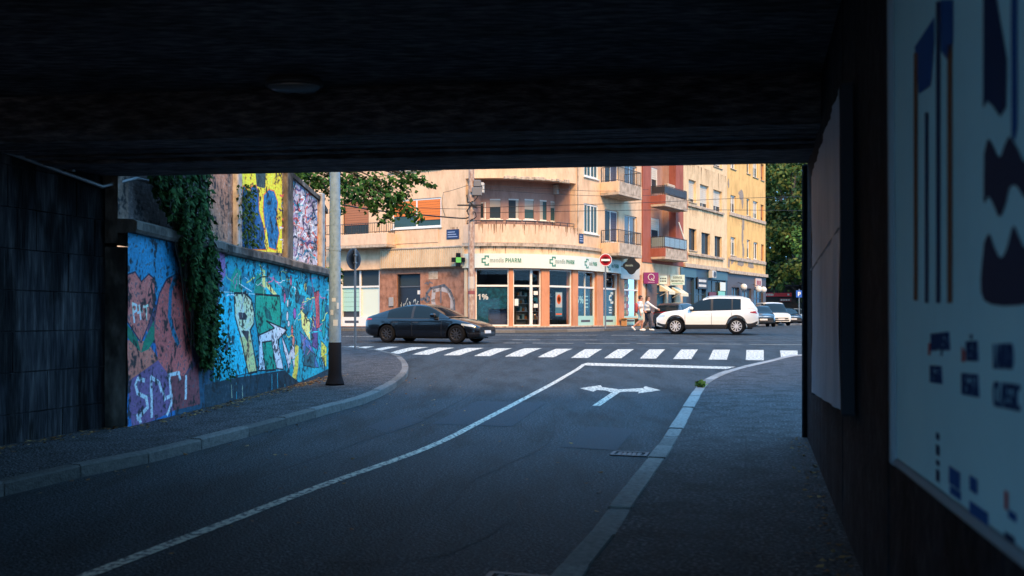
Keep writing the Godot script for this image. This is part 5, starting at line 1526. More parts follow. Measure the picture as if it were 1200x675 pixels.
	var y = thing("yellow_building", "cream yellow apartment house with triple windows over a dark shopfront", "building", path(ya) + Vector3(0, BASE, 0))
	var yf = y_of(s_of(826), 315.0)
	var rows = [[[807, 211, 815.7, 237], [820.3, 217, 830.7, 243], [836, 223.2, 846, 249]], [[807.3, 268, 816.3, 293.5], [822, 273, 832, 298.3], [837.5, 277, 846, 301.2]]]
	var wh = []
	for r in rows:
		for e in r: wh.append(fr(e[0], e[1], e[2], e[3]))
	for k in 3: wh.append([wh[k][0], wh[k][1], wh[k][2] + 3.4, wh[k][3] + 3.4])
	var sh = [fr(804, 321, 813, 381), fr(815, 331, 827, 381), fr(829, 331, 850, 381)]
	for h in sh:
		h[2] = BASE + 0.1; h[3] = yf - 0.75
	part(y, "wall", wall_mesh(ya + 0.01, yb2, yf, 18.0, wh, 0.45, 0.0), W.yellow)
	part(y, "shopfront_wall", wall_mesh(ya + 0.01, yb2, BASE - 0.3, yf - 0.01, sh, 0.45, 0.02), W.navy)
	part(y, "cornice", band(ya + 0.02, yb2, yf - 0.05, yf + 0.22, 0.022, 0.2), W.slab)
	part(y, "roof", band(ya, yb2, 18.01, 18.3, -10.0, 0.4), W.roof)
	for k in 9:
		window(y, wh[k], {"frame": W.blind if k < 3 or k > 5 else W.dark, "glass": W.glass, "leaves": 1, "cover": [[W.blind, 0.92 if k != 2 else 0.8]] if (k < 3 or k > 5) else [], "bars": true, "fw": 0.06, "recess": 0.18})
	for k in 2:
		var s0 = wh[k * 3][0] - 0.2; var s1 = wh[k * 3 + 2][1] + 0.2
		part(y, "sill_band", band(s0, s1, wh[k * 3 + 1][2] - 0.22, wh[k * 3 + 1][2] - 0.07, 0.001, 0.14), W.slab)
	streaks(y, wh[0][0] - 0.2, wh[2][1] + 0.2, wh[1][2] - 0.22, 60, 0.7, 0.004, 11); streaks(y, wh[3][0] - 0.2, wh[5][1] + 0.2, wh[4][2] - 0.22, 70, 0.6, 0.004, 12); streaks(y, ya, yb2, 12.5, 60, 1.2, 0.004, 13)
	for k in 3: window(y, sh[k], {"name": "shop_window", "frame": W.navy, "glass": W.glass if k else W.dark, "leaves": 1 + k, "transom": BASE + 2.3, "sill": false})
	var ty = path_frame(s_of(826, 0.05))
	fbox(y, "fascia_panel", ty, Vector3(-4.4, yf - 0.72, 0.021), Vector3(-1.6, yf - 0.1, 0.06), plain("fascia_teal", lin(0.05, 0.12, 0.15), 0.5))
	fbox(y, "fascia_panel", ty, Vector3(0.6, yf - 0.72, 0.021), Vector3(4.6, yf - 0.1, 0.06), plain("fascia_teal", lin(0.05, 0.12, 0.15), 0.5))

	var board = plain("menu_board", lin(0.02, 0.022, 0.03), 0.5)
	fbox(y, "sign_board", ty, Vector3(-1.5, yf - 1.5, 0.03), Vector3(0.4, yf - 0.65, 0.12), board, 0.01)
	for k in 2:
		for j in 6: fbox(y, "sign_stroke", ty, Vector3(-1.3 + j * 0.24, yf - 1.0 - k * 0.35, 0.12), Vector3(-1.14 + j * 0.24, yf - 0.82 - k * 0.35, 0.13), W.white)
	var poster_mint = plain("mint_poster", lin(0.20, 0.52, 0.42), 0.5)
	var tq = path_frame(s_of(846, 0.05))
	fbox(y, "poster", tq, Vector3(-0.75, BASE + 1.2, 0.021), Vector3(0.65, BASE + 2.6, 0.06), poster_mint)
	fbox(y, "poster", tq, Vector3(-0.35, BASE + 2.65, 0.021), Vector3(0.75, BASE + 3.3, 0.06), W.sign)
	fbox(y, "poster", path_frame(s_of(836, 0.05)), Vector3(-0.8, BASE + 1.2, 0.021), Vector3(0.6, BASE + 2.5, 0.05), plain("maroon_poster", lin(0.12, 0.015, 0.025), 0.5))
	air_con(y, path_frame(s_of(831.5)), 0.0, yf - 0.65, 0.07)
	# --- orange house
	var oa = yb2; var ob = s_of(897)
	var o = thing("orange_building", "orange apartment house with worn patches at the end of the row", "building", path(oa) + Vector3(0, BASE, 0))
	var of = y_of(s_of(875), 322.0)
	wh = []
	for e in [[856, 229, 862.2, 249.5], [875, 233, 878.8, 253], [882.3, 236, 888.2, 256.5], [891.5, 240, 895, 259], [856.2, 278, 862.2, 299.5], [875.2, 281, 879, 302.5], [883, 284, 888.3, 304.2], [892, 286.5, 895.2, 306]]:
		wh.append(fr(e[0], e[1], e[2], e[3]))
	for k in 4: wh.append([wh[k][0], wh[k][1], wh[k][2] + 3.45, wh[k][3] + 3.45])
	sh = [fr(857, 338, 866, 381), fr(869, 340, 880, 381), fr(883, 341, 894, 381)]
	for h in sh:
		h[2] = BASE + 0.1; h[3] = of - 1.1
	part(o, "wall", wall_mesh(oa + 0.01, ob, of, 18.6, wh, 0.45, 0.0), W.orange)
	part(o, "shopfront_wall", wall_mesh(oa + 0.01, ob, BASE - 0.3, of - 0.01, sh, 0.45, 0.03), W.slate)
	fbox(o, "end_wall", path_frame(ob), Vector3(-0.4, BASE - 0.3, -10.0), Vector3(-0.002, 18.6, -0.46), W.orange)
	part(o, "cornice", band(oa + 0.02, ob, of - 0.05, of + 0.2, 0.031, 0.25), W.slab)
	part(o, "roof", band(oa, ob, 18.61, 18.9, -10.0, 0.4), W.roof)
	for k in 12: window(o, wh[k], {"frame": W.white if k % 4 != 3 else W.brick_shutter, "leaves": 2 if k % 4 in [0, 2] else 1, "glass": W.glass2 if k % 3 else W.glass, "fw": 0.09, "cover": [[W.brick_shutter, 0.9]] if k % 4 == 3 else [], "curtain": [[0.0, 1.0, 0.55], [0.0, 0.4, 0.0], [0.0, 1.0, 0.3], [0.6, 1.0, 0.0], [0.0, 1.0, 0.75]][k % 5]})
	for k in [0, 4]:
		part(o, "sill_band", band(wh[k][0] - 0.3, ob - 0.1, wh[k + 1][2] - 0.35, wh[k + 1][2] - 0.1, 0.001, 0.1), W.slab)
	streaks(o, wh[0][0] - 0.3, ob - 0.1, wh[1][2] - 0.35, 60, 0.9, 0.004, 14); streaks(o, wh[4][0] - 0.3, ob - 0.1, wh[5][2] - 0.35, 60, 0.6, 0.004, 15)
	# bare render where the orange plaster has fallen
	var bare = grain("bare_render", [[0.0, lin(0.16, 0.13, 0.11)], [0.5, lin(0.28, 0.24, 0.2)], [1.0, lin(0.42, 0.36, 0.3)]], Vector3(0.5, 0.5, 0.5), 0.95, {"freq": 0.03})
	for e in [[868.5, 228, 5.5, 6, 1], [870, 236, 2.2, 9, 2], [871, 262, 2.4, 9, 3], [870, 275, 2.0, 14, 4], [871, 295, 2.2, 9, 5], [858, 304, 3.5, 6, 6], [868, 308, 7.0, 5, 7], [880, 311, 6.0, 4, 8], [853.5, 215, 1.6, 6, 9], [854, 308, 2.0, 7, 10]]:
		var s = s_of(e[0]); var t = path_frame(s)
		var yy = y_of(s, e[1])
		var kx = -path(s).z / F
		var plan = PackedVector2Array()
		var rg = RandomNumberGenerator.new(); rg.seed = e[4]
		for k in 14:
			var a = TAU * k / 14
			var q = rg.randf_range(0.7, 1.15)
			plan.append(Vector2(cos(a) * e[2] * kx * 1.7 * q, sin(a) * e[3] * kx * q))
		var mb = MB.new()
		for k in 14:
			var p = plan[k]; var n = plan[(k + 1) % 14]
			mb.tri(t * Vector3(0, yy, 0.012), t * Vector3(p.x, yy + p.y, 0.006), t * Vector3(n.x, yy + n.y, 0.006))
		part(o, "bare_patch", mb, bare)
	for k in 3: window(o, sh[k], {"name": "shop_window", "frame": W.slate, "glass": glass_dark("shop_glass_blue", lin(0.03, 0.07, 0.11)), "leaves": 2, "transom": BASE + 2.2, "sill": false})
	fbox(o, "shop_sign", path_frame(s_of(889, 0.1)), Vector3(-0.75, of - 0.95, 0.031), Vector3(0.75, of - 0.2, 0.12), plain("shop_sign_pale", lin(0.55, 0.42, 0.36), 0.5), 0.01)
	for j in 3: fbox(o, "sign_stroke", path_frame(s_of(889, 0.1)), Vector3(-0.5 + j * 0.36, of - 0.75, 0.12), Vector3(-0.26 + j * 0.36, of - 0.4, 0.13), plain("print_maroon", lin(0.25, 0.02, 0.03), 0.5))
	var labels = ["white globe lamp over the first slate shop window", "white globe lamp beside the pale shop sign, nearer the corner", "white globe lamp at the far end of the slate shopfront"]
	var i = 0
	for e in [[871.5, 336.5], [889, 338.8], [894.6, 339.6]]:
		var s = s_of(e[0], 0.5); var p = path(s, 0.5) + Vector3(0, y_of(s, e[1], 0.5), 0)
		var g = thing("globe_lamp", labels[i], "lamp", p, 0.0, "globe lamps on the slate shopfront")
		var mb = MB.new()
		var prof = []
		for k in 11: prof.append([0.27 * sin(PI * k / 10), 0.27 * cos(PI * k / 10)])
		lathe(mb, Transform3D(Basis(), p), prof, 18)
		part(g, "globe", mb, plain("opal_globe", lin(0.66, 0.64, 0.58), 0.35))
		bar(g, "arm", p + Vector3(0, 0.24, 0), path(s, 0.03) + Vector3(0, p.y + 0.4, 0), 0.025, W.iron)
		i += 1

func hanging_sign(r: Array, out: float, m: Material, label: String, text: String):
	# flat board standing out from the side street fronts, facing the junction
	var s = s_of(r[0]); var d = -path(s, out * 0.5).z
	var a = at_d(r[0], r[3], d); var c = at_d(r[2], r[1], d)
	var t = frame_of(Vector3(a.x, 0, a.z), Vector3(cos(0.12), 0, -sin(0.12)))
	var w = (c.x - a.x) * 1.0; var h = c.y - a.y
	var g = thing("shop_sign", label, "sign", Vector3(a.x, a.y, a.z), 0.0)
	fbox(g, "board", t, Vector3(0, a.y, -0.08), Vector3(w, c.y, 0.0), m, 0.01)
	bar(g, "bracket", t * Vector3(0.1, c.y - 0.1, -0.04), t * Vector3(-0.15, c.y - 0.1, -0.5), 0.025, W.iron)
	bar(g, "bracket", t * Vector3(0.1, a.y + 0.1, -0.04), t * Vector3(-0.15, a.y + 0.1, -0.5), 0.025, W.iron)
	if text == "Q":
		var mb = MB.new()
		var pts = []
		for k in 22:
			var an = -0.9 + TAU * 0.93 * k / 21
			pts.append(t * Vector3(w * 0.5 + cos(an) * h * 0.27, a.y + h * 0.58 + sin(an) * h * 0.27, 0.008))
		tube(mb, pts, h * 0.03, 5)
		tube(mb, [t * Vector3(w * 0.52, a.y + h * 0.5, 0.008), t * Vector3(w * 0.60, a.y + h * 0.28, 0.008), t * Vector3(w * 0.72, a.y + h * 0.27, 0.008)], h * 0.03, 5)
		part(g, "emblem", mb, W.white)
		fbox(g, "lettering", t, Vector3(w * 0.28, a.y + h * 0.10, 0.0), Vector3(w * 0.74, a.y + h * 0.15, 0.008), plain("print_pink", lin(0.5, 0.3, 0.42), 0.5))
	elif text == "":
		for k in 2:
			for j in 4: fbox(g, "sign_stroke", t, Vector3(w * (0.12 + j * 0.2), a.y + h * (0.58 - k * 0.3), 0.0), Vector3(w * (0.26 + j * 0.2), a.y + h * (0.74 - k * 0.3), 0.006), W.black)
	else:
		var lines = text.split("\n")
		for k in lines.size():
			words(g, "lettering", lines[k], t, w * (0.2 if k == 0 and lines[0].length() > 4 else 0.08), a.y + h * (0.62 - k * 0.34), 0.003, h * 0.22, W.black, w * (0.6 if k == 0 and lines[0].length() > 4 else 0.84))
		fbox(g, "print_line", t, Vector3(w * 0.1, a.y + h * 0.1, 0.0), Vector3(w * 0.85, a.y + h * 0.16, 0.006), W.green)

# ================================================================ vehicles
func prof(a: Array, x: float) -> float:
	if x <= a[0][0]: return a[0][1]
	for i in a.size() - 1:
		if x <= a[i + 1][0]: return lerpf(a[i][1], a[i + 1][1], (x - a[i][0]) / (a[i + 1][0] - a[i][0]))
	return a[-1][1]

func sprof(a: Array, x: float, r := 0.07) -> float:
	var s = 0.0
	for k in 5: s += prof(a, x + (k - 2) * r / 2)
	return s / 5.0

class Car:
	var spec: Dictionary
	var host
	func arch(x: float) -> float:
		var r = spec.wheel + 0.06
		var y = 0.0
		for ax in spec.axles:
			if absf(x - ax) < r: y = maxf(y, spec.wheel + sqrt(r * r - (x - ax) * (x - ax)))
		return y
	func half(x: float) -> float:
		var f = spec.front - x; var b = x - spec.rear
		return spec.width / 2 * minf(host.sprof([[0.0, spec.get("nose", 0.76)], [0.12, 0.86], [0.35, 0.94], [0.8, 0.99], [1.2, 1.0]], f, 0.05), host.sprof([[0.0, spec.get("tail", 0.82)], [0.1, 0.91], [0.3, 0.965], [0.7, 1.0]], b, 0.05))
	func low(x: float) -> float: return host.sprof(spec.bot, x)
	func top(x: float) -> float: return host.sprof(spec.top, x)
	# half section, bottom to centre of the top
	func section(x: float) -> Array:
		var w = half(x); var y0 = low(x); var y1 = top(x); var h = y1 - y0
		var s = [[w * 0.93, y0], [w * 0.985, y0 + h * 0.12], [w * 0.995, y0 + h * 0.3], [w, y0 + h * 0.52], [w * 0.985, y0 + h * 0.72], [w * 0.965, y0 + h * 0.88], [w * 0.92, y0 + h * 0.965], [w * 0.8, y1], [w * 0.5, y1 + 0.015], [0.0, y1 + 0.022]]
		var a = arch(x)
		for p in s: p[1] = maxf(p[1], minf(a, y1 - 0.12))
		return s
	func lat(x: float, y: float) -> float:
		var s = section(x)
		for i in s.size() - 1:
			if s[i + 1][1] >= y and s[i + 1][1] > s[i][1]:
				return lerpf(s[i][0], s[i + 1][0], clampf((y - s[i][1]) / (s[i + 1][1] - s[i][1]), 0, 1))
		return s[-1][0]

func side_patch(c: Car, x0: float, x1: float, lo: Callable, hi: Callable, out: float, side: float, nx := 12, ny := 4) -> MB:
	var mb = MB.new()
	var rows = []
	for i in nx + 1:
		var x = lerpf(x0, x1, float(i) / nx)
		var row = []
		for j in ny + 1:
			var y = lerpf(lo.call(x), hi.call(x), float(j) / ny)
			row.append(Vector3(x, y, (c.lat(x, y) + out) * side))
		rows.append(row)
	mb.grid(rows, false, side > 0)
	return mb

func make_wheel(t: Node, at: Vector3, r: float, w: float, side: float, rim_m: Material, spokes: int, detail: bool):
	var tyre = MB.new()
	var base = Transform3D(Basis(Vector3.RIGHT, PI / 2), at)
	lathe(tyre, base, [[r * 0.66, -w / 2], [r * 0.9, -w / 2], [r * 0.985, -w * 0.36], [r, 0], [r * 0.985, w * 0.36], [r * 0.9, w / 2], [r * 0.66, w / 2], [r * 0.62, w * 0.3], [r * 0.62, -w * 0.3], [r * 0.66, -w / 2]], 28 if detail else 16)
	var rub = plain("tyre_rubber", lin(0.009, 0.010, 0.012), 0.95, 0.0, 0.15)
	var wheel = local_part(t, "wheel", tyre, rub)
	var rim = MB.new()
	lathe(rim, base, [[r * 0.67, side * w * 0.5], [r * 0.64, side * w * 0.47], [r * 0.60, side * w * 0.2], [0.0, side * w * 0.12]], 24, side > 0)
	local_part(wheel, "rim", rim, plain("wheel_well", lin(0.015, 0.015, 0.017), 0.6))
	var sp = MB.new()
	for k in spokes:
		var a = TAU * k / spokes
		var u = Vector3(cos(a), sin(a), 0)
		var v = Vector3(-sin(a), cos(a), 0)
		var tt = Transform3D(Basis(u, v, Vector3(0, 0, 1)), at + Vector3(0, 0, side * w * 0.40))
		sp.box(tt, Vector3(r * 0.06, -r * 0.055, -0.015), Vector3(r * 0.62, r * 0.055, 0.015))
	var ring = []
	for k in 25: ring.append(at + Vector3(cos(TAU * k / 24) * r * 0.63, sin(TAU * k / 24) * r * 0.63, side * w * 0.46))
	tube(sp, ring, r * 0.025, 5, false)
	lathe(sp, Transform3D(Basis(Vector3.RIGHT, PI / 2), at), [[r * 0.13, side * w * 0.36], [r * 0.13, side * w * 0.46], [0.0, side * w * 0.47]], 12)
	local_part(wheel, "spokes", sp, rim_m)

func local_part(parent: Node, called: String, mesh, m: Material) -> MeshInstance3D:
	var o = MeshInstance3D.new()
	o.name = free_name(parent, called)
	o.mesh = mesh.build() if mesh is MB else mesh
	o.material_override = m
	parent.add_child(o, true)
	return o

func local_box(parent: Node, called: String, lo: Vector3, hi: Vector3, m: Material, bevel := 0.01) -> MeshInstance3D:
	var o = local_part(parent, called, box_mesh(hi - lo, bevel), m)
	o.position = (lo + hi) / 2
	return o

func car_paint(key: String, c: Color, rough := 0.35) -> StandardMaterial3D:
	var m = plain(key, c, rough, 0.05, 0.45)
	m.clearcoat_enabled = true; m.clearcoat = 0.7; m.clearcoat_roughness = 0.05
	return m

func make_car(called: String, label: String, category: String, at: Vector3, turn: float, s: Dictionary, group := "") -> Node3D:
	var t = thing(called, label, category, at, turn, group)
	var c = Car.new()
	c.spec = s; c.host = self
	var detail = s.get("detail", true)
	var step = 0.05 if detail else 0.12
	var glassm = plain("car_glass", lin(0.008, 0.014, 0.018), 0.03, 0.0, 0.36)
	var trim = plain("car_trim", lin(0.02, 0.02, 0.022), 0.55)
	var body = MB.new()
	var rows = []
	var n = int((s.front - s.rear) / step)
	for i in n + 1:
		var x = lerpf(s.rear, s.front, float(i) / n)
		var sec = c.section(x)
		var ring = []
		for p in sec: ring.append(Vector3(x, p[1], p[0]))
		for k in range(sec.size() - 2, -1, -1): ring.append(Vector3(x, sec[k][1], -sec[k][0]))
		rows.append(ring)
	body.grid(rows, true, true)
	var mid = func(r): return (r[0] + r[9]) / 2 * Vector3(1, 1, 0)
	body.fan(rows[0], mid.call(rows[0]), false); body.fan(rows[-1], mid.call(rows[-1]), true)
	var bo = local_part(t, "body", body, s.paint)
	# cabin
	var gr = []; var xs = []
	var ymax = 0.0
	for p in s.roof: ymax = maxf(ymax, p[1])
	var m = int((s.cab[1] - s.cab[0]) / step)
	for i in m + 1:
		var x = lerpf(s.cab[0], s.cab[1], float(i) / m)
		xs.append(x)
		var w = c.half(x); var yb = c.top(x) - 0.03
		var yr = maxf(sprof(s.roof, x, 0.1), yb + 0.02)
		var k = clampf((yr - yb) / (ymax - yb), 0, 1)
		var wt = w * lerpf(0.9, s.get("cabin_top", 0.70), k)
		var wb = w * 0.93
		var hh = yr - yb
		gr.append([[wb, yb], [lerpf(wb, wt, 0.45) + 0.012 * k, yb + hh * 0.5], [wt + 0.01 * k, yb + hh * 0.86], [wt * 0.95, yb + hh * 0.955], [wt * 0.6, yr - 0.004], [0.0, yr + 0.012]])
	var gp3 = func(i, j):   # j -5..5 across
		var p = gr[i][5 - absi(j)]
		return Vector3(xs[i], p[1], p[0] * signf(j))
	var nrm = func(i, j):
		var a = gp3.call(mini(i + 1, m), j) - gp3.call(maxi(i - 1, 0), j)
		var b2 = gp3.call(i, mini(j + 1, 5)) - gp3.call(i, maxi(j - 1, -5))
		var q = b2.cross(a).normalized()
		return q
	var sets = {}
	for i in m:
		for j in range(-5, 5):
			var xm = (xs[i] + xs[i + 1]) / 2
			var e = maxi(absi(j), absi(j + 1))
			var inner = mini(absi(j), absi(j + 1))   # 4, 3: glass band from the belt up; 2..0: over the top
			var lr = "l" if j < 0 else "r"
			var which = "roof"
			if inner >= 3:
				var seg = 0; var pil = -1
				for q in s.pillars.size():
					if xm > s.pillars[q][1]: seg += 1
					if xm > s.pillars[q][0] and xm < s.pillars[q][1]: pil = q
				if xm > s.side[1]: which = "front_pillar/" + lr
				elif xm < s.side[0]: which = "rear_pillar/" + lr
				elif pil >= 0: which = "pillar/%s%d" % [lr, pil]
				else: which = "side_window/%s%d" % [lr, seg]
			elif xm > s.screen: which = "windscreen"
			elif xm < s.rear_glass[1]: which = "rear_window"
			if not sets.has(which): sets[which] = MB.new()
			var mb = sets[which]
			var ids = []
			for q in [[i, j], [i, j + 1], [i + 1, j + 1], [i + 1, j]]:
				ids.append(mb.vert(gp3.call(q[0], q[1]), nrm.call(q[0], q[1])))
			mb.idx.append_array([ids[0], ids[2], ids[1], ids[0], ids[3], ids[2]])
	for k in sets:
		var base = k.split("/")[0]
		var mm = s.paint
		if base == "pillar": mm = trim
		elif base in ["side_window", "windscreen", "rear_window"]: mm = glassm
		elif base == "roof": mm = s.get("roof_mat", s.paint)
		local_part(t, base, sets[k], mm)
	# underside, wheels
	local_box(t, "underbody", Vector3(s.rear + 0.25, c.low(0) + 0.0, -s.width / 2 * 0.7), Vector3(s.front - 0.25, c.low(0) + 0.25, s.width / 2 * 0.7), trim, 0.03)
	for ax in s.axles:
		for side in [-1.0, 1.0]:
			make_wheel(t, Vector3(ax, s.wheel, side * (s.width / 2 - 0.115)), s.wheel, 0.22, side, s.rim, s.get("spokes", 10), detail)
	var seam = plain("car_seam", lin(0.006, 0.006, 0.007), 0.7)
	var mirror = s.get("mirror_mat", s.paint)
	for side in [-1.0, 1.0]:
		# belt trim, seams, handles, mirror
		if detail:
			for sx in s.seams:
				local_part(bo, "door_seam", side_patch(c, sx - 0.007, sx + 0.007, func(x): return c.low(x) + 0.1, func(x): return c.top(x) - 0.06, 0.003, side, 1, 8), seam)
			local_part(bo, "belt_trim", side_patch(c, s.side[0], s.side[1], func(x): return c.top(x) - 0.055, func(x): return c.top(x) - 0.03, 0.004, side, 16, 1), trim)
			for hx in s.handles:
				local_part(bo, "door_handle", side_patch(c, hx - 0.11, hx + 0.11, func(x): return c.top(x) - 0.20, func(x): return c.top(x) - 0.17, 0.012, side, 6, 2), s.get("handle_mat", trim))
			var mx = s.mirror
			var mo = local_box(bo, "mirror", Vector3(mx - 0.09, c.top(mx) + 0.0, -0.12), Vector3(mx + 0.1, c.top(mx) + 0.15, 0.12), mirror, 0.05)
			mo.position.z = side * (c.half(mx) + 0.06)
		if s.has("clad"):
			var ch = s.clad
			local_part(bo, "cladding", side_patch(c, s.rear + 0.03, s.front - 0.03, func(x): return maxf(c.low(x), c.arch(x)), func(x): return maxf(c.low(x) + ch, c.arch(x) + 0.075 if c.arch(x) > 0 else 0.0), 0.006, side, 90, 2), trim)
		# lamps
		var hl = s.headlamp
		var ho = local_part(bo, "headlamp", side_patch(c, hl[0], hl[1], func(x): return hl[2] + (x - hl[0]) * hl[4], func(x): return hl[3] + (x - hl[0]) * hl[4] * 0.6, 0.006, side, 8, 3), plain("headlamp_lens", lin(0.55, 0.6, 0.6), 0.08, 0.2, 0.8))
		var tl = s.taillamp
		local_part(bo, "taillamp", side_patch(c, tl[0], tl[1], func(x): return lerpf(tl[2], tl[2] + tl[4], clampf((x - tl[0]) / (tl[1] - tl[0]), 0, 1)), func(x): return lerpf(tl[3], tl[3] - tl[4], clampf((x - tl[0]) / (tl[1] - tl[0]), 0, 1)), 0.006, side, 8, 3), plain("taillamp_lens", lin(0.42, 0.015, 0.02), 0.15))
	# ends: plates, grille, lower intakes
	var fy = s.get("plate_y", 0.45)
	var fx = s.front + 0.005; var rx = s.rear - 0.005
	local_box(bo, "number_plate", Vector3(fx - 0.03, fy, -0.26), Vector3(fx + 0.015, fy + 0.11, 0.26), plain("plate_white", lin(0.68, 0.68, 0.66), 0.5), 0.004)
	local_box(bo, "number_plate", Vector3(rx - 0.015, s.get("rear_plate_y", 0.75), -0.26), Vector3(rx + 0.03, s.get("rear_plate_y", 0.75) + 0.11, 0.26), plain("plate_white", lin(0.68, 0.68, 0.66), 0.5), 0.004)
	local_box(bo, "lower_grille", Vector3(fx - 0.1, c.low(s.front) + 0.03, -0.62), Vector3(fx + 0.004, c.low(s.front) + 0.16, 0.62), trim, 0.02)
	if s.has("grille"):
		local_box(bo, "grille", Vector3(fx - 0.1, s.grille[0], -0.55), Vector3(fx + 0.006, s.grille[1], 0.55), trim, 0.02)
	if s.get("rails", false):
		for side in [-1.0, 1.0]:
			var pts = []
			for k in 9:
				var x = lerpf(-1.75, 0.15, k / 8.0)
				pts.append(Vector3(x, sprof(s.roof, x, 0.1) + (0.035 if k > 0 and k < 8 else -0.01), side * s.width * 0.325))
			var mb = MB.new()
			tube(mb, pts, 0.018, 6)
			local_part(bo, "roof_rail", mb, plain("rail_silver", lin(0.5, 0.5, 0.48), 0.3, 0.6))
	return t

func vehicles():
	var alloy = plain("alloy", lin(0.62, 0.62, 0.62), 0.35, 0.25)
	var alloy_dark = plain("alloy_dark", lin(0.03, 0.036, 0.05), 0.55, 0.0, 0.3)
	var sedan = {"front": 2.36, "rear": -2.36, "width": 1.85, "wheel": 0.335, "axles": [1.52, -1.355], "nose": 0.74, "tail": 0.80,
		"top": [[-2.36, 0.86], [-2.31, 0.93], [-2.1, 0.95], [-1.5, 0.95], [0.4, 0.94], [1.05, 0.93], [1.5, 0.87], [1.9, 0.78], [2.2, 0.68], [2.36, 0.58]],
		"bot": [[-2.36, 0.36], [-2.1, 0.26], [-1.0, 0.17], [1.3, 0.17], [2.1, 0.19], [2.36, 0.27]],
		"roof": [[-2.3, 0.96], [-1.95, 1.055], [-1.6, 1.17], [-1.2, 1.29], [-0.8, 1.385], [-0.4, 1.435], [-0.1, 1.44], [0.15, 1.41], [0.4, 1.33], [0.75, 1.16], [1.0, 1.03], [1.2, 0.93]],
		"cab": [-2.3, 1.2], "side": [-1.35, 0.8], "pillars": [[-0.34, -0.26]], "screen": 0.2, "rear_glass": [-1.95, -0.62], "cabin_top": 0.68, "paint": car_paint("black_paint", lin(0.003, 0.004, 0.008), 0.2), "rim": alloy_dark, "spokes": 9,
		"seams": [0.93, -0.28, -1.12], "handles": [-0.12, -0.98], "mirror": 0.62, "headlamp": [1.72, 2.22, 0.66, 0.72, -0.16], "taillamp": [-2.33, -2.02, 0.84, 0.92, 0.02], "plate_y": 0.36}
	make_car("black_sedan", "glossy black electric sedan driving past the zebra crossing", "car", gp(-3.06, 33.6), deg_to_rad(-23), sedan)
	var suv = {"front": 2.245, "rear": -2.245, "width": 1.84, "wheel": 0.37, "axles": [1.375, -1.305], "nose": 0.80, "tail": 0.86,
		"top": [[-2.245, 0.86], [-2.2, 1.06], [-2.0, 1.17], [-1.0, 1.13], [0.6, 1.09], [1.0, 1.09], [1.5, 1.06], [1.9, 1.0], [2.12, 0.90], [2.245, 0.72]],
		"bot": [[-2.245, 0.42], [-2.0, 0.30], [-1.0, 0.24], [1.2, 0.24], [2.0, 0.26], [2.245, 0.36]],
		"roof": [[-2.2, 1.12], [-2.08, 1.36], [-1.96, 1.54], [-1.82, 1.63], [-1.2, 1.68], [-0.5, 1.70], [-0.1, 1.68], [0.25, 1.58], [0.6, 1.38], [1.0, 1.10]],
		"cab": [-2.2, 1.02], "side": [-1.5, 0.74], "pillars": [[-0.30, -0.21], [-1.14, -1.09]], "screen": 0.16, "rear_glass": [-2.16, -1.9], "cabin_top": 0.79, "paint": car_paint("white_paint", lin(0.78, 0.76, 0.68), 0.3), "rim": alloy, "spokes": 10,
		"seams": [0.95, -0.22, -1.1], "handles": [-0.02, -0.9], "mirror": 0.66, "headlamp": [1.86, 2.2, 0.80, 0.89, -0.12], "taillamp": [-2.22, -1.9, 0.92, 1.06, 0.05], "clad": 0.2, "rails": true, "handle_mat": null, "grille": [0.66, 0.8]}
	suv.handle_mat = suv.paint
	make_car("white_suv", "cream white compact sport utility car passing the corner shops", "car", gp(8.97, 41.06), deg_to_rad(164), suv)
	# parked along the side street
	var hatch = {"front": 2.05, "rear": -2.05, "width": 1.78, "wheel": 0.31, "axles": [1.25, -1.25], "detail": false,
		"top": [[-2.05, 0.8], [-1.95, 0.98], [-1.0, 0.98], [0.8, 0.95], [1.3, 0.9], [1.8, 0.8], [2.05, 0.6]], "bot": [[-2.05, 0.35], [-1.0, 0.2], [1.2, 0.2], [2.05, 0.3]],
		"roof": [[-2.0, 0.96], [-1.75, 1.3], [-1.4, 1.45], [-0.4, 1.5], [0.1, 1.45], [0.9, 0.95]], "cab": [-2.0, 0.92], "side": [-1.5, 0.5], "pillars": [[-0.3, -0.2]], "screen": 0.1, "rear_glass": [-1.95, -1.6], "cabin_top": 0.72,
		"rim": alloy, "spokes": 7, "seams": [], "handles": [], "mirror": 0.5, "headlamp": [1.6, 1.98, 0.62, 0.76, -0.1], "taillamp": [-2.0, -1.8, 0.8, 1.0, 0.0], "grille": [0.5, 0.62]}
	var van = hatch.duplicate()
	van.merge({"front": 2.2, "rear": -2.2, "width": 1.82, "axles": [1.4, -1.35], "top": [[-2.2, 0.9], [-2.1, 1.05], [0.9, 1.03], [1.5, 0.98], [2.0, 0.85], [2.2, 0.65]], "bot": [[-2.2, 0.35], [0, 0.24], [2.2, 0.32]],
		"roof": [[-2.18, 1.1], [-2.1, 1.78], [-1.6, 1.86], [0.0, 1.86], [0.4, 1.76], [1.2, 1.02]], "cab": [-2.18, 1.22], "side": [-0.25, 0.75], "screen": 0.42, "rear_glass": [-2.3, -2.9], "cabin_top": 0.86, "paint": car_paint("van_white", lin(0.66, 0.66, 0.6), 0.35)}, true)
	var cols = [["dark_sedan", "dark blue parked car half hidden behind the white sport utility car", 889.5, 63.0, lin(0.012, 0.022, 0.03), -97], ["dark_hatchback", "dark parked hatchback standing behind the white van", 922.0, 80.0, lin(0.012, 0.014, 0.018), -90], ["silver_hatchback", "pale silver parked hatchback behind the dark hatchback", 931.5, 86.0, lin(0.5, 0.52, 0.5), -88], ["teal_hatchback", "pale teal parked hatchback farthest down the parked row", 941.0, 92.0, lin(0.16, 0.3, 0.3), -88]]
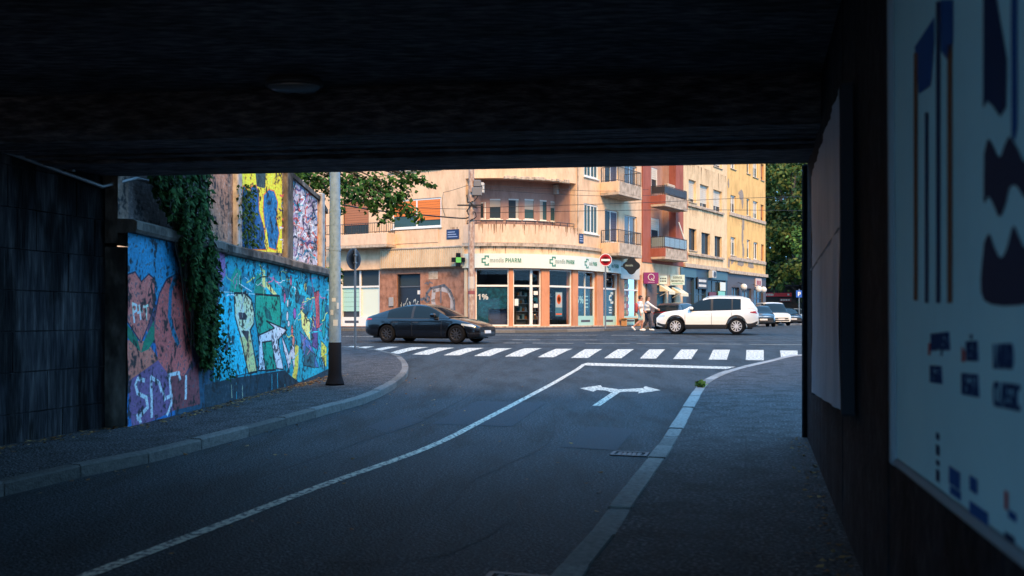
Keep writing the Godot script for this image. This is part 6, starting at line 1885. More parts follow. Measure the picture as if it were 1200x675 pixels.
	for e in cols:
		var sp = hatch.duplicate()
		sp.paint = car_paint(e[0] + "_paint", e[4])
		make_car(e[0], e[1], "car", gp((e[2] - 600) * e[3] / F, e[3]), deg_to_rad(e[5]), sp, "cars parked in the side street")
	make_car("white_van", "small white parked delivery van facing the junction", "van", gp((905.0 - 600) * 71.5 / F, 71.5), deg_to_rad(-88), van, "cars parked in the side street")
	var sp2 = hatch.duplicate()
	sp2.paint = car_paint("graphite_paint", lin(0.02, 0.022, 0.026))
	var pp = path(s_of(797, 4.2), 4.2)
	make_car("graphite_hatchback", "dark graphite hatchback parked in front of the cream awnings", "car", Vector3(pp.x, gh(-pp.z), pp.z), deg_to_rad(56), sp2, "cars parked in the side street")

# ================================================================ street furniture, wires, signs
func street_things():
	var grey = grain("pole_paint", [[0.0, lin(0.10, 0.16, 0.20)], [0.4, lin(0.20, 0.30, 0.38)], [1.0, lin(0.28, 0.40, 0.48)]], Vector3(0.6, 0.35, 0.6), 0.6, {"freq": 0.03})
	var dark = plain("pole_base_paint", lin(0.012, 0.014, 0.018), 0.85, 0.0, 0.2)
	var steel = plain("sign_steel", lin(0.20, 0.22, 0.23), 0.5, 0.5)
	var wire_m = plain("wire_black", lin(0.012, 0.012, 0.012), 0.7)
	# lamp post on the left pavement
	var p = on_ground(392.5, 451, 0.12)
	var lp = thing("lamp_post", "tall pale grey lamp post with black painted foot by the graffiti wall", "lamp post", p)
	var mb = MB.new()
	lathe(mb, Transform3D(Basis(), p), [[0.118, 0.83], [0.114, 1.2], [0.110, 2.6]], 20)
	part(lp, "shaft", mb, grey)
	mb = MB.new()
	lathe(mb, Transform3D(Basis(), p), [[0.112, 2.6], [0.117, 2.61], [0.117, 2.66], [0.109, 2.68], [0.107, 3.36], [0.112, 3.37], [0.112, 3.41], [0.103, 3.43], [0.085, 7.8]], 20)
	part(lp, "upper_shaft", mb, grey)
	mb = MB.new()
	lathe(mb, Transform3D(Basis(), p), [[0.0, 0.0], [0.185, 0.0], [0.18, 0.04], [0.15, 0.12], [0.128, 0.22], [0.124, 0.83], [0.0, 0.831]], 20)
	part(lp, "foot", mb, dark)
	mb = MB.new()
	tube(mb, [p + Vector3(0, 7.7, 0), p + Vector3(0.3, 8.2, 0), p + Vector3(1.6, 8.4, 0)], 0.05, 8)
	part(lp, "arm", mb, grey)
	part(lp, "lamp_head", box_mesh(Vector3(0.7, 0.12, 0.28), 0.04), plain("lamp_head", lin(0.4, 0.42, 0.42), 0.4), Transform3D(Basis(), p + Vector3(1.85, 8.38, 0)))
	var st = plain("sticker_white", lin(0.55, 0.6, 0.58), 0.6)
	for e in [[1.15, -0.3, 0.10, 0.12], [1.36, 0.35, 0.07, 0.1], [1.62, 0.0, 0.08, 0.07], [1.48, -0.7, 0.05, 0.12]]:
		var a = PI / 2 + e[1]
		var m2 = MB.new()
		var rows = []
		for j in 2:
			var row = []
			for k in 4:
				var b = a + (1.5 - k) * e[2] / 0.125 / 3.0
				row.append(p + Vector3(cos(b) * 0.117, e[0] + j * e[3], sin(b) * 0.117))
			rows.append(row)
		m2.grid(rows)
		part(lp, "sticker", m2, st)
	# round sign seen from behind
	p = on_ground(416.2, 408.3, 0.13)
	var rs = thing("round_traffic_sign", "round traffic sign on thin post, its dark grey back turned to us", "sign", p)
	bar(rs, "post", p, p + Vector3(0, 3.05, 0), 0.035, steel, 10)
	var c = p + Vector3(0.0, 2.72, 0)
	var face = Basis(Vector3.UP, deg_to_rad(58)) * Basis(Vector3.RIGHT, PI / 2)
	mb = MB.new()
	lathe(mb, Transform3D(face, c - face.y * 0.06), [[0.0, -0.012], [0.315, -0.012], [0.325, 0.0], [0.315, 0.012], [0.0, 0.012]], 28)
	part(rs, "disc", mb, plain("sign_back", lin(0.06, 0.07, 0.085), 0.5, 0.3))
	part(rs, "clamp", box_mesh(Vector3(0.1, 0.05, 0.1), 0.01), steel, Transform3D(Basis(Vector3.UP, deg_to_rad(58)), c + Vector3(0, 0.12, 0)))
	part(rs, "clamp", box_mesh(Vector3(0.1, 0.05, 0.1), 0.01), steel, Transform3D(Basis(Vector3.UP, deg_to_rad(58)), c - Vector3(0, 0.12, 0)))
	# no entry sign
	p = at_d(709.5, 385.5, 44.5); p.y = gh(44.5) + 0.13
	var ne = thing("no_entry_sign", "round red no entry sign with white bar on grey post", "sign", p)
	bar(ne, "post", p, p + Vector3(0, 3.45, 0), 0.04, steel, 10)
	c = Vector3(p.x, at_d(709.5, 304.8, 44.5).y, p.z)
	face = Basis(Vector3.RIGHT, PI / 2)
	mb = MB.new()
	lathe(mb, Transform3D(face, c + Vector3(0, 0, 0.05)), [[0.0, 0.0], [0.29, 0.0], [0.30, 0.01], [0.29, 0.02], [0.0, 0.02]], 28)
	var dd = part(ne, "disc", mb, plain("sign_red", lin(0.42, 0.012, 0.02), 0.4))
	mb = MB.new()
	var ring = []
	for k in 29: ring.append(c + Vector3(cos(TAU * k / 28) * 0.3, sin(TAU * k / 28) * 0.3, 0.062))
	tube(mb, ring, 0.018, 6, false)
	part(dd, "rim", mb, W.white)
	part(dd, "bar", box_mesh(Vector3(0.44, 0.1, 0.01), 0.0), W.white, Transform3D(Basis(), c + Vector3(0, 0, 0.078)))
	var tl = thing("traffic_light", "small dark traffic light housing behind the no entry post", "traffic light", p + Vector3(0.1, 2.1, -0.3))
	part(tl, "housing", box_mesh(Vector3(0.24, 0.72, 0.22), 0.03), dark, Transform3D(Basis(), p + Vector3(0.2, 2.45, -0.14)))
	for k in 3: 
		part(tl, "visor", box_mesh(Vector3(0.2, 0.03, 0.2), 0.01), dark, Transform3D(Basis(Vector3.UP, 0.6), p + Vector3(0.24, 2.3 + k * 0.22, 0.02)))
	part(tl, "bracket", box_mesh(Vector3(0.16, 0.05, 0.05), 0.0), steel, Transform3D(Basis(), p + Vector3(0.1, 2.45, -0.05)))
	# utility pole with cable boxes
	p = at_d(552.5, 386, 44.8); p.y = gh(44.8) + 0.13
	var up = thing("utility_pole", "weathered concrete utility pole carrying cable boxes before the pharmacy", "utility pole", p)
	var conc = grain("pole_concrete", [[0.0, lin(0.16, 0.09, 0.07)], [0.45, lin(0.36, 0.24, 0.18)], [0.6, lin(0.42, 0.32, 0.25)], [1.0, lin(0.6, 0.52, 0.44)]], Vector3(0.5, 0.2, 0.5), 0.9, {"freq": 0.03})
	mb = MB.new()
	lathe(mb, Transform3D(Basis(), p), [[0.17, 0.0], [0.155, 3.5], [0.14, 8.0], [0.12, 11.0], [0.0, 11.02]], 14)
	part(up, "shaft", mb, conc)
	for e in [[0.28, 225, 0.5, 0.42, 0.3], [0.3, 215.5, 0.36, 0.34, 0.24]]:
		part(up, "cable_box", box_mesh(Vector3(e[2], e[3], e[4]), 0.03), plain("cable_box", lin(0.14, 0.14, 0.14), 0.6), Transform3D(Basis(), Vector3(p.x + e[0], at_d(0, e[1], 44.8).y, p.z + 0.1)))
	for k in 4:
		var y = at_d(0, 230 + k * 7.5, 44.8).y
		mb = MB.new()
		var pts = []
		for j in 8:
			pts.append(Vector3(p.x + 0.25 * sin(j * 0.5 + k * 1.9) + rng.randf_range(-0.04, 0.1), y + j * rng.randf_range(0.05, 0.12) - 0.3, p.z + 0.18 + 0.03 * (j % 2)))
		tube(mb, pts, 0.03, 5)
		part(up, "cable_loop", mb, wire_m)
	part(up, "insulator_arm", box_mesh(Vector3(1.3, 0.07, 0.07), 0.01), wire_m, Transform3D(Basis(), Vector3(p.x - 0.05, at_d(0, 241, 44.8).y, p.z + 0.17)))
	mb = MB.new()
	lathe(mb, Transform3D(Basis(), p), [[0.172, 1.72], [0.172, 1.9]], 14)
	part(up, "notice", mb, plain("faded_red", lin(0.24, 0.07, 0.07), 0.8))
	mb = MB.new()
	lathe(mb, Transform3D(Basis(), p), [[0.170, 2.0], [0.169, 2.6]], 14)
	part(up, "notice", mb, plain("faded_paper", lin(0.5, 0.44, 0.36), 0.8))
	# overhead wires
	var wires = [["thin black wire strung right from the pole above the loggia", [[553, 217, 45], [640, 221, 47], [703, 224, 50], [760, 222, 56]], 0.012],
		["thin black wire just under the topmost wire of the loggia", [[553, 221, 45], [640, 227, 47], [703, 229.5, 50], [770, 229, 56]], 0.012],
		["long thin wire crossing all balconies to the street trees", [[553, 243.5, 45], [752, 237.6, 48], [850, 233, 52], [950, 229.8, 56]], 0.014],
		["long thin wire below the balconies crossing the side street", [[553, 249.6, 45], [752, 246.2, 48], [850, 246, 52], [950, 247, 56]], 0.014],
		["thick sagging black cable from the pole towards the leafy tree", [[401, 240, 38], [440, 246.5, 40], [490, 251.5, 42], [540, 255.8, 44.5], [549, 254.5, 44.8]], 0.035],
		["thin wire across the orange shutters left of the pole", [[396, 228, 38], [450, 241.5, 40], [500, 244, 42], [549, 245.0, 44.8]], 0.012],
		["thin wire tied to the wall hook above the street plate", [[549, 217, 44.9], [530, 223, 47.0], [519.5, 225.5, 48.9]], 0.012],
		["short drooping wire below the wall hook", [[519.5, 226, 48.9], [518, 240, 48.9], [521.5, 253, 48.8]], 0.01]]
	for e in wires:
		mb = MB.new()
		var pts = e[1].map(func(q): return at_d(q[0], q[1], q[2]))
		tube(mb, smooth_line(pts, 8), e[2], 5)
		var w = part(self, "overhead_wire", mb, wire_m)
		tag(w, e[0], "wire", "overhead wires")
	# pharmacy crosses
	var yA = [[-0.12, -0.36, 0.12, 0.36], [-0.36, -0.12, -0.121, 0.12], [0.121, -0.12, 0.36, 0.12]]
	c = path(s_of(537.0, 0.5), 0.5); c.y = y_of(s_of(537.0, 0.5), 304.5, 0.5)
	var gc = thing("pharmacy_cross", "dark box shaped pharmacy cross with bright green middle", "sign", c)
	var gt = Transform3D(Basis(Vector3.UP, deg_to_rad(8)), c)
	for e in yA: fbox(gc, "cross_arm", gt, Vector3(e[0], e[1], -0.09), Vector3(e[2], e[3], 0.09), dark, 0.01)
	fbox(gc, "green_light", gt, Vector3(-0.13, -0.15, 0.091), Vector3(0.15, 0.13, 0.1), plain("cross_green", lin(0.18, 0.62, 0.10), 0.4))
	bar(gc, "bracket", c, path(s_of(537.0)) + Vector3(0, c.y, 0), 0.03, steel)
	c = path(s_of(732.5, 0.9), 0.9); c.y = y_of(s_of(732.5, 0.9), 311.2, 0.9)
	c = at_d(740.0, 311.5, -c.z)
	var bc = thing("pharmacy_cross", "large black rounded pharmacy cross projecting over the pavement", "sign", c)
	gt = Transform3D(Basis(Vector3.UP, deg_to_rad(4)), c)
	mb = MB.new()
	var lobes = func(z, k):
		var o = []
		for q in 48:
			var a = TAU * q / 48
			var rr = (0.415 + 0.055 * cos(4 * a)) * k * 1.08
			o.append(gt * Vector3(cos(a) * rr, sin(a) * rr, z))
		return o
	mb.grid([lobes.call(-0.1, 0.97), lobes.call(-0.08, 1.0), lobes.call(0.08, 1.0), lobes.call(0.1, 0.97)], true)
	mb.fan(lobes.call(0.1, 0.97), gt * Vector3(0, 0, 0.1)); mb.fan(lobes.call(-0.1, 0.97), gt * Vector3(0, 0, -0.1), true)
	part(bc, "cross_body", mb, plain("cross_black", lin(0.012, 0.016, 0.02), 0.5, 0.0, 0.3))
	words(bc, "lettering", "mandis", gt, -0.38, -0.04, 0.104, 0.12, W.pale_green, 0.45)
	bar(bc, "bracket", c, c + Vector3(-0.55, 0.0, -0.55), 0.03, steel)
	# blue street plates on the corner building
	for e in [[523.5, 268.8, 538.2, 280.2, "wide dark blue street plate below the orange shutters"], [678.2, 273.8, 683.4, 285.0, "narrow dark blue street plate beside the white window"]]:
		var h = fr(e[0], e[1], e[2], e[3])
		var t = path_frame((h[0] + h[1]) / 2); var w = (h[1] - h[0]) / 2
		var sp = thing("street_plate", e[4], "sign", t * Vector3(0, h[2], 0))
		fbox(sp, "plate", t, Vector3(-w, h[2], 0.005), Vector3(w, h[3], 0.03), plain("plate_blue", lin(0.01, 0.025, 0.09), 0.4), 0.006)
		for k in 3: fbox(sp, "lettering", t, Vector3(-w * 0.8, lerpf(h[2], h[3], 0.2 + k * 0.24), 0.03), Vector3(w * (0.75 - 0.2 * k), lerpf(h[2], h[3], 0.29 + k * 0.24), 0.034), plain("plate_print", lin(0.3, 0.36, 0.5), 0.5))
	# parking sign down the street
	p = gp((936.5 - 600) * 84.0 / F, 84.0)
	var ps = thing("parking_sign", "blue parking sign with white letter on a post in the side street", "sign", p)
	bar(ps, "post", p, p + Vector3(0, 3.3, 0), 0.05, steel)
	c = at_d(936.5, 344.5, 84.0)
	part(ps, "plate", box_mesh(Vector3(0.62, 0.66, 0.04), 0.01), plain("parking_blue", lin(0.012, 0.09, 0.42), 0.4), Transform3D(Basis(), c + Vector3(0, 0, 0.06)))
	words(ps, "letter", "P", Transform3D(Basis(), c), -0.14, -0.2, 0.083, 0.4, W.white)
	# low shop with red fascia at the end of the street
	var kx0 = (894.0 - 600) * 101.0 / F; var kx1 = (931.0 - 600) * 101.0 / F
	var kb = Vector3(kx0, 0.97, -101.0)
	var ks = thing("low_shop", "low dark shop with bright red fascia beneath the street trees", "shop", kb)
	var kt = Transform3D(Basis(), kb)
	fbox(ks, "wall", kt, Vector3(-1.5, 0, -5), Vector3(kx1 - kx0 + 2.5, 2.2, 0), plain("kiosk_dark", lin(0.02, 0.02, 0.022), 0.7))
	fbox(ks, "roof", kt, Vector3(-1.7, 4.15, -5.2), Vector3(kx1 - kx0 + 2.7, 4.3, 0.4), W.dark)
	fbox(ks, "upper_wall", kt, Vector3(-1.5, 2.2, -5), Vector3(kx1 - kx0 + 2.5, 4.14, -0.1), plain("kiosk_dark", lin(0.02, 0.02, 0.022), 0.7))
	var redm = plain("fascia_red", lin(0.72, 0.03, 0.035), 0.5)
	fbox(ks, "fascia", kt, Vector3(0.2, 3.0, -0.1), Vector3(kx1 - kx0 - 0.35, 3.42, 0.1), redm, 0.01)
	for k in 5: fbox(ks, "lettering", kt, Vector3(0.35 + k * 0.17, 3.1, 0.1), Vector3(0.47 + k * 0.17, 3.32, 0.12), W.sign)
	fbox(ks, "emblem", kt, Vector3(2.75, 3.12, 0.1), Vector3(2.95, 3.32, 0.12), W.sign)
	fbox(ks, "sign_board", kt, Vector3(1.9, 2.45, -0.09), Vector3(3.2, 2.8, 0.05), plain("kiosk_sign", lin(0.2, 0.05, 0.06), 0.5), 0.01)
	for k in 4: fbox(ks, "sign_stroke", kt, Vector3(2.0 + k * 0.27, 2.55, 0.05), Vector3(2.2 + k * 0.27, 2.7, 0.06), W.sign)
	fbox(ks, "window", kt, Vector3(0.4, 0.8, 0.0), Vector3(2.2, 2.0, 0.03), W.glass)
	# bench like ledge beside the corner shop
	var q = path(s_of(741, 0.4), 0.4)
	var bt = path_frame(s_of(741, 0.4))
	var bn = thing("shop_ledge", "low orange wooden ledge in front of the goods window", "ledge", Vector3(q.x, gh(-q.z) + 0.13, q.z))
	var wood = plain("ledge_wood", lin(0.5, 0.26, 0.11), 0.7)
	var g0 = gh(-q.z) + 0.13
	fbox(bn, "board", bt, Vector3(-1.1, g0 + 0.42, 0.12), Vector3(1.0, g0 + 0.5, 0.55), wood, 0.01)
	for xx in [-1.0, 0.8]: fbox(bn, "leg", bt, Vector3(xx, g0, 0.15), Vector3(xx + 0.1, g0 + 0.42, 0.5), wood, 0.01)

# ================================================================ people: skeleton -> smooth distance field -> surface nets
func sdf_mesh(mb: MB, bones: Array, cell: float, k: float, xf: Transform3D, lo_cut := -INF, hi_cut := INF):
	var lo = Vector3(INF, INF, INF); var hi = -lo
	for b in bones:
		var r = maxf(b[2], b[3]) + cell * 2 + k * 0.3
		lo = lo.min(b[0] - Vector3(r, r, r)).min(b[1] - Vector3(r, r, r)); hi = hi.max(b[0] + Vector3(r, r, r)).max(b[1] + Vector3(r, r, r))
	lo.y = maxf(lo.y, lo_cut - cell * 2); hi.y = minf(hi.y, hi_cut + cell * 2)
	var n = Vector3i(((hi - lo) / cell).ceil()) + Vector3i.ONE
	var f = PackedFloat32Array()
	f.resize(n.x * n.y * n.z); f.fill(1.0)
	for b in bones:
		var a: Vector3 = b[0]; var ab: Vector3 = b[1] - a
		var l2 = maxf(ab.length_squared(), 1e-9)
		var ra: float = b[2]; var rb: float = b[3]
		var sx: Vector3 = b[4] if b.size() > 4 else Vector3.ONE
		var r = maxf(ra, rb) + cell * 2 + k
		var i0 = Vector3i(((a.min(b[1]) - Vector3(r, r, r) - lo) / cell).floor()).max(Vector3i.ZERO)
		var i1 = Vector3i(((a.max(b[1]) + Vector3(r, r, r) - lo) / cell).ceil()).min(n - Vector3i.ONE)
		for z in range(i0.z, i1.z + 1):
			for y in range(i0.y, i1.y + 1):
				var row = (z * n.y + y) * n.x
				for x in range(i0.x, i1.x + 1):
					var p = lo + Vector3(x, y, z) * cell
					var h = clampf((p - a).dot(ab) / l2, 0.0, 1.0)
					var d = ((p - a - ab * h) / sx).length() - lerpf(ra, rb, h)
					var o = f[row + x]
					var m = maxf(k - absf(o - d), 0.0) / k
					f[row + x] = minf(o, d) - m * m * k * 0.25
	for z in n.z:
		for y in n.y:
			var wy = lo.y + y * cell
			var cut = maxf(lo_cut - wy, wy - hi_cut)
			if cut > -cell * 3:
				var row = (z * n.y + y) * n.x
				for x in n.x: f[row + x] = maxf(f[row + x], cut)
	var ids = {}
	var base = mb.v.size()
	var sy = n.x; var sz = n.x * n.y
	for z in n.z - 1:
		for y in n.y - 1:
			for x in n.x - 1:
				var i = z * sz + y * sy + x
				var neg = 0
				var c = [f[i], f[i + 1], f[i + sy], f[i + sy + 1], f[i + sz], f[i + sz + 1], f[i + sz + sy], f[i + sz + sy + 1]]
				for q in c:
					if q < 0.0: neg += 1
				if neg == 0 or neg == 8: continue
				var sum = Vector3.ZERO; var cnt = 0
				for e in [[0, 1], [2, 3], [4, 5], [6, 7], [0, 2], [1, 3], [4, 6], [5, 7], [0, 4], [1, 5], [2, 6], [3, 7]]:
					var va = c[e[0]]; var vb = c[e[1]]
					if (va < 0.0) != (vb < 0.0):
						var pa = Vector3(e[0] & 1, (e[0] >> 1) & 1, e[0] >> 2); var pb = Vector3(e[1] & 1, (e[1] >> 1) & 1, e[1] >> 2)
						sum += pa.lerp(pb, va / (va - vb)); cnt += 1
				var g = Vector3(c[1] + c[3] + c[5] + c[7] - c[0] - c[2] - c[4] - c[6], c[2] + c[3] + c[6] + c[7] - c[0] - c[1] - c[4] - c[5], c[4] + c[5] + c[6] + c[7] - c[0] - c[1] - c[2] - c[3])
				ids[i] = mb.vert(xf * (lo + (Vector3(x, y, z) + sum / cnt) * cell), (xf.basis * g).normalized())
	for i in ids:
		var x = i % sy; var y = (i / sy) % n.y; var z = i / sz
		for ax in 3:
			var st = [1, sy, sz][ax]
			if [x, y, z][ax] + 1 >= [n.x, n.y, n.z][ax]: continue
			var s0 = f[i] < 0.0; var s1 = f[i + st] < 0.0
			if s0 == s1: continue
			var u = [sy, sz, 1][ax]; var w = [sz, 1, sy][ax]
			if not (ids.has(i - u) and ids.has(i - w) and ids.has(i - u - w)): continue
			var q = [ids[i], ids[i - u], ids[i - u - w], ids[i - w]]
			if s0: mb.idx.append_array([q[0], q[2], q[1], q[0], q[3], q[2]])
			else: mb.idx.append_array([q[0], q[1], q[2], q[0], q[2], q[3]])

# figure in its own axes: x forward, y up, z to its right
func figure(label: String, at: Vector3, turn: float, j: Dictionary, look: Dictionary):
	var t = thing("person", label, "person", at, turn)
	var T = Transform3D(Basis(Vector3.UP, turn), at)
	var skin = plain("skin%s" % look.key, look.skin, 0.6)
	var V = func(a): return Vector3(a[0], a[1], a[2])
	var torso = [[Vector3(0, 0.95, -0.07), Vector3(0, 0.95, 0.07), 0.115, 0.115], [Vector3(0.0, 1.0, 0), Vector3(0.0, 1.28, 0), 0.12, 0.13], [Vector3(0.0, 1.28, -0.08), Vector3(0.0, 1.28, 0.08), 0.115, 0.115], [Vector3(-0.01, 1.42, -0.155), Vector3(-0.01, 1.42, 0.155), 0.06, 0.06]]
	var thighs = []; var shins = []; var feet = []; var uppers = []; var fores = []
	for s in ["l", "r"]:
		var z = -0.085 if s == "l" else 0.085
		var hip = Vector3(0, 0.91, z); var kn = V.call(j["knee_" + s]); var an = V.call(j["ankle_" + s]); var toe = V.call(j["toe_" + s])
		thighs.append([hip, kn, 0.085, 0.056]); shins.append([kn, kn.lerp(an, 0.35), 0.054, 0.056]); shins.append([kn.lerp(an, 0.35), an, 0.056, 0.036])
		feet.append([an - Vector3(0, 0.03, 0), toe, 0.042, 0.032]); feet.append([an - (toe - an).normalized() * 0.05 - Vector3(0, 0.04, 0), an - Vector3(0, 0.02, 0), 0.036, 0.04])
		var sh = Vector3(-0.01, 1.42, -0.185 if s == "l" else 0.185); var el = V.call(j["elbow_" + s]); var wr = V.call(j["wrist_" + s])
		uppers.append([sh, el, 0.052, 0.040]); fores.append([el, wr, 0.040, 0.026])
	var mb = MB.new()
	sdf_mesh(mb, torso + thighs + shins + feet + uppers + fores + [[Vector3(0.0, 1.42, 0), Vector3(0.03, 1.55, 0), 0.06, 0.055]], 0.018, 0.04, T)
	# head with brow, nose, chin, ears
	var hc = Vector3(0.045, 1.645, 0)
	var hd = [[hc + Vector3(-0.015, 0.035, 0), hc + Vector3(-0.015, 0.035, 0), 0.092, 0.092, Vector3(1.08, 1.0, 0.88)], [hc + Vector3(0.03, -0.05, 0), hc + Vector3(0.045, -0.085, 0), 0.058, 0.042], [hc + Vector3(0.085, 0.01, 0), hc + Vector3(0.108, -0.022, 0), 0.010, 0.015], [hc + Vector3(0.085, -0.055, -0.012), hc + Vector3(0.085, -0.055, 0.012), 0.012, 0.012], [hc + Vector3(0.075, 0.03, -0.03), hc + Vector3(0.075, 0.03, 0.03), 0.018, 0.018], [hc + Vector3(0.0, -0.08, 0), hc + Vector3(-0.02, -0.13, 0), 0.055, 0.056]]
	for s in [-1, 1]: hd.append([hc + Vector3(-0.01, -0.01, s * 0.084), hc + Vector3(-0.015, 0.025, s * 0.09), 0.012, 0.016])
	sdf_mesh(mb, hd, 0.008, 0.02, T)
	# hands
	for s in ["l", "r"]:
		var wr = V.call(j["wrist_" + s]); var el = V.call(j["elbow_" + s])
		var d = (wr - el).normalized()
		var side = Vector3(1, 0, 0) if absf(d.x) < 0.8 else Vector3(0, 1, 0)
		side = (side - d * side.dot(d)).normalized()
		var nn = d.cross(side)
		var hb = [[wr, wr + d * 0.03, 0.022, 0.024], [wr + d * 0.035 - side * 0.022, wr + d * 0.08 - side * 0.026, 0.016, 0.014], [wr + d * 0.035 + side * 0.018, wr + d * 0.08 + side * 0.024, 0.016, 0.014], [wr + d * 0.04, wr + d * 0.085, 0.017, 0.014]]
		for k in 4:
			var o = side * (0.028 - k * 0.0185)
			var ln = [0.062, 0.07, 0.066, 0.05][k]
			var a = wr + d * 0.085 + o; var b = a + d * ln * 0.5 + nn * 0.006; var c = b + d * ln * 0.42 + nn * 0.02
			hb.append([a, b, 0.0092, 0.0085]); hb.append([b, c, 0.0085, 0.0075])
		var ta = wr + d * 0.035 + side * 0.03
		hb.append([ta, ta + d * 0.03 + side * 0.022, 0.012, 0.010]); hb.append([ta + d * 0.03 + side * 0.022, ta + d * 0.06 + side * 0.028 + nn * 0.01, 0.010, 0.008])
		sdf_mesh(mb, hb, 0.006, 0.008, T)
	part(t, "body", mb, skin)
	var grow = func(list, g): return list.map(func(b): var c = b.duplicate(); c[2] += g; c[3] += g; return c)
	# clothes
	mb = MB.new()
	var sleeves = uppers.map(func(b): return [b[0], b[0].lerp(b[1], look.sleeve), b[2] + 0.014, b[3] + 0.022])
	if look.get("long_sleeve", false): sleeves = sleeves + grow.call(fores, 0.014)
	sdf_mesh(mb, grow.call(torso, 0.026) + sleeves, 0.016, 0.04, T, look.hem, 1.50)
	part(t, "shirt", mb, plain("shirt%s" % look.key, look.shirt, 0.85))
	mb = MB.new()
	var legs = thighs.map(func(b): return [b[0], b[0].lerp(b[1], minf(1.0, look.leg)), b[2] + 0.028, b[3] + 0.036 if look.leg < 1.0 else b[3] + 0.022])
	if look.leg > 1.0: legs = legs + grow.call(shins, 0.02)
	sdf_mesh(mb, grow.call([torso[0]], 0.03) + legs, 0.016, 0.035, T, -INF, look.hem + 0.05)
	part(t, "shorts" if look.leg < 1.0 else "trousers", mb, grain("cloth%s" % look.key, look.legs, Vector3(2, 2, 2), 0.9, {"freq": 0.03, "world": false}))
	for s in 2:
		mb = MB.new()
		sdf_mesh(mb, grow.call([feet[s * 2], feet[s * 2 + 1]], 0.014), 0.012, 0.03, T)
		part(t, "shoe", mb, plain("shoe_white", lin(0.66, 0.65, 0.6), 0.7))
	mb = MB.new()
	var hr = [[hc + Vector3(-0.03, 0.055, 0), hc + Vector3(-0.03, 0.055, 0), 0.096, 0.096, Vector3(1.06, 0.95, 0.9)], [hc + Vector3(-0.06, -0.01, -0.03), hc + Vector3(-0.06, -0.01, 0.03), 0.05, 0.05], [hc + Vector3(0.05, 0.09, -0.03), hc + Vector3(0.05, 0.09, 0.03), 0.03, 0.03]]
	if look.get("long_hair", false): hr.append([hc + Vector3(-0.08, 0.0, 0), hc + Vector3(-0.1, -0.2, 0), 0.06, 0.04])
	sdf_mesh(mb, hr, 0.01, 0.02, T * Transform3D(Basis(), Vector3(-0.008, 0.012, 0)))
	part(t, "hair", mb, plain("hair%s" % look.key, look.hair, 0.8))
	# eyes
	var eb = MB.new()
	for s in [-1, 1]: lathe(eb, T * Transform3D(Basis(), hc + Vector3(0.083, 0.006, s * 0.03)), [[0.0, 0.008], [0.011, 0.0], [0.0, -0.008]], 8)
	part(t, "eyes", eb, plain("eye_dark", lin(0.02, 0.015, 0.01), 0.3))
	return [t, T]

func people():
	var p = at_d(750.0, 388, 45.0); p.y = gh(45.0)
	var a = figure("walker in white T-shirt and pale green shorts with red bag", p, deg_to_rad(8), {
		"knee_l": [0.14, 0.50, -0.09], "ankle_l": [0.10, 0.09, -0.09], "toe_l": [0.24, 0.045, -0.1],
		"knee_r": [-0.04, 0.50, 0.09], "ankle_r": [-0.40, 0.20, 0.09], "toe_r": [-0.30, 0.07, 0.1],
		"elbow_l": [0.10, 1.16, -0.24], "wrist_l": [0.28, 1.02, -0.22], "elbow_r": [-0.12, 1.15, 0.24], "wrist_r": [-0.06, 0.90, 0.25]},
		{"key": "A", "skin": lin(0.42, 0.19, 0.12), "sleeve": 0.62, "hem": 0.90, "shirt": lin(0.72, 0.71, 0.66), "leg": 0.72, "legs": [[0.0, lin(0.12, 0.3, 0.24)], [0.45, lin(0.4, 0.56, 0.46)], [1.0, lin(0.66, 0.68, 0.6)]], "hair": lin(0.03, 0.016, 0.01)})
	var bag = MB.new()
	sdf_mesh(bag, [[Vector3(-0.2, 1.16, 0.0), Vector3(-0.2, 1.32, 0.0), 0.10, 0.10, Vector3(0.8, 1, 1.3)], [Vector3(-0.2, 1.02, 0.0), Vector3(-0.2, 1.1, 0.0), 0.1, 0.1, Vector3(0.8, 1, 1.3)]], 0.02, 0.04, a[1])
	part(a[0], "backpack", bag, plain("bag_red", lin(0.42, 0.06, 0.05), 0.8))
	p = at_d(758.5, 388, 45.9); p.y = gh(45.9)
	var b = figure("walker in white top and dark trousers pointing with one arm", p, deg_to_rad(4), {
		"knee_l": [-0.03, 0.50, -0.09], "ankle_l": [-0.22, 0.13, -0.09], "toe_l": [-0.10, 0.045, -0.1],
		"knee_r": [0.12, 0.50, 0.09], "ankle_r": [0.16, 0.09, 0.09], "toe_r": [0.30, 0.045, 0.1],
		"elbow_l": [0.05, 1.15, -0.24], "wrist_l": [0.2, 1.0, -0.2], "elbow_r": [0.24, 1.24, 0.22], "wrist_r": [0.46, 1.12, 0.24]},
		{"key": "B", "skin": lin(0.45, 0.23, 0.15), "sleeve": 0.9, "long_sleeve": true, "hem": 0.98, "shirt": lin(0.66, 0.64, 0.6), "leg": 2.0, "legs": [[0.0, lin(0.02, 0.025, 0.035)], [1.0, lin(0.06, 0.065, 0.08)]], "hair": lin(0.06, 0.035, 0.02), "long_hair": true})
	bag = MB.new()
	sdf_mesh(bag, [[Vector3(0.1, 0.98, 0.2), Vector3(-0.06, 0.98, 0.22), 0.07, 0.07]], 0.015, 0.03, b[1])
	part(b[0], "shoulder_bag", bag, plain("bag_black", lin(0.012, 0.012, 0.014), 0.7))

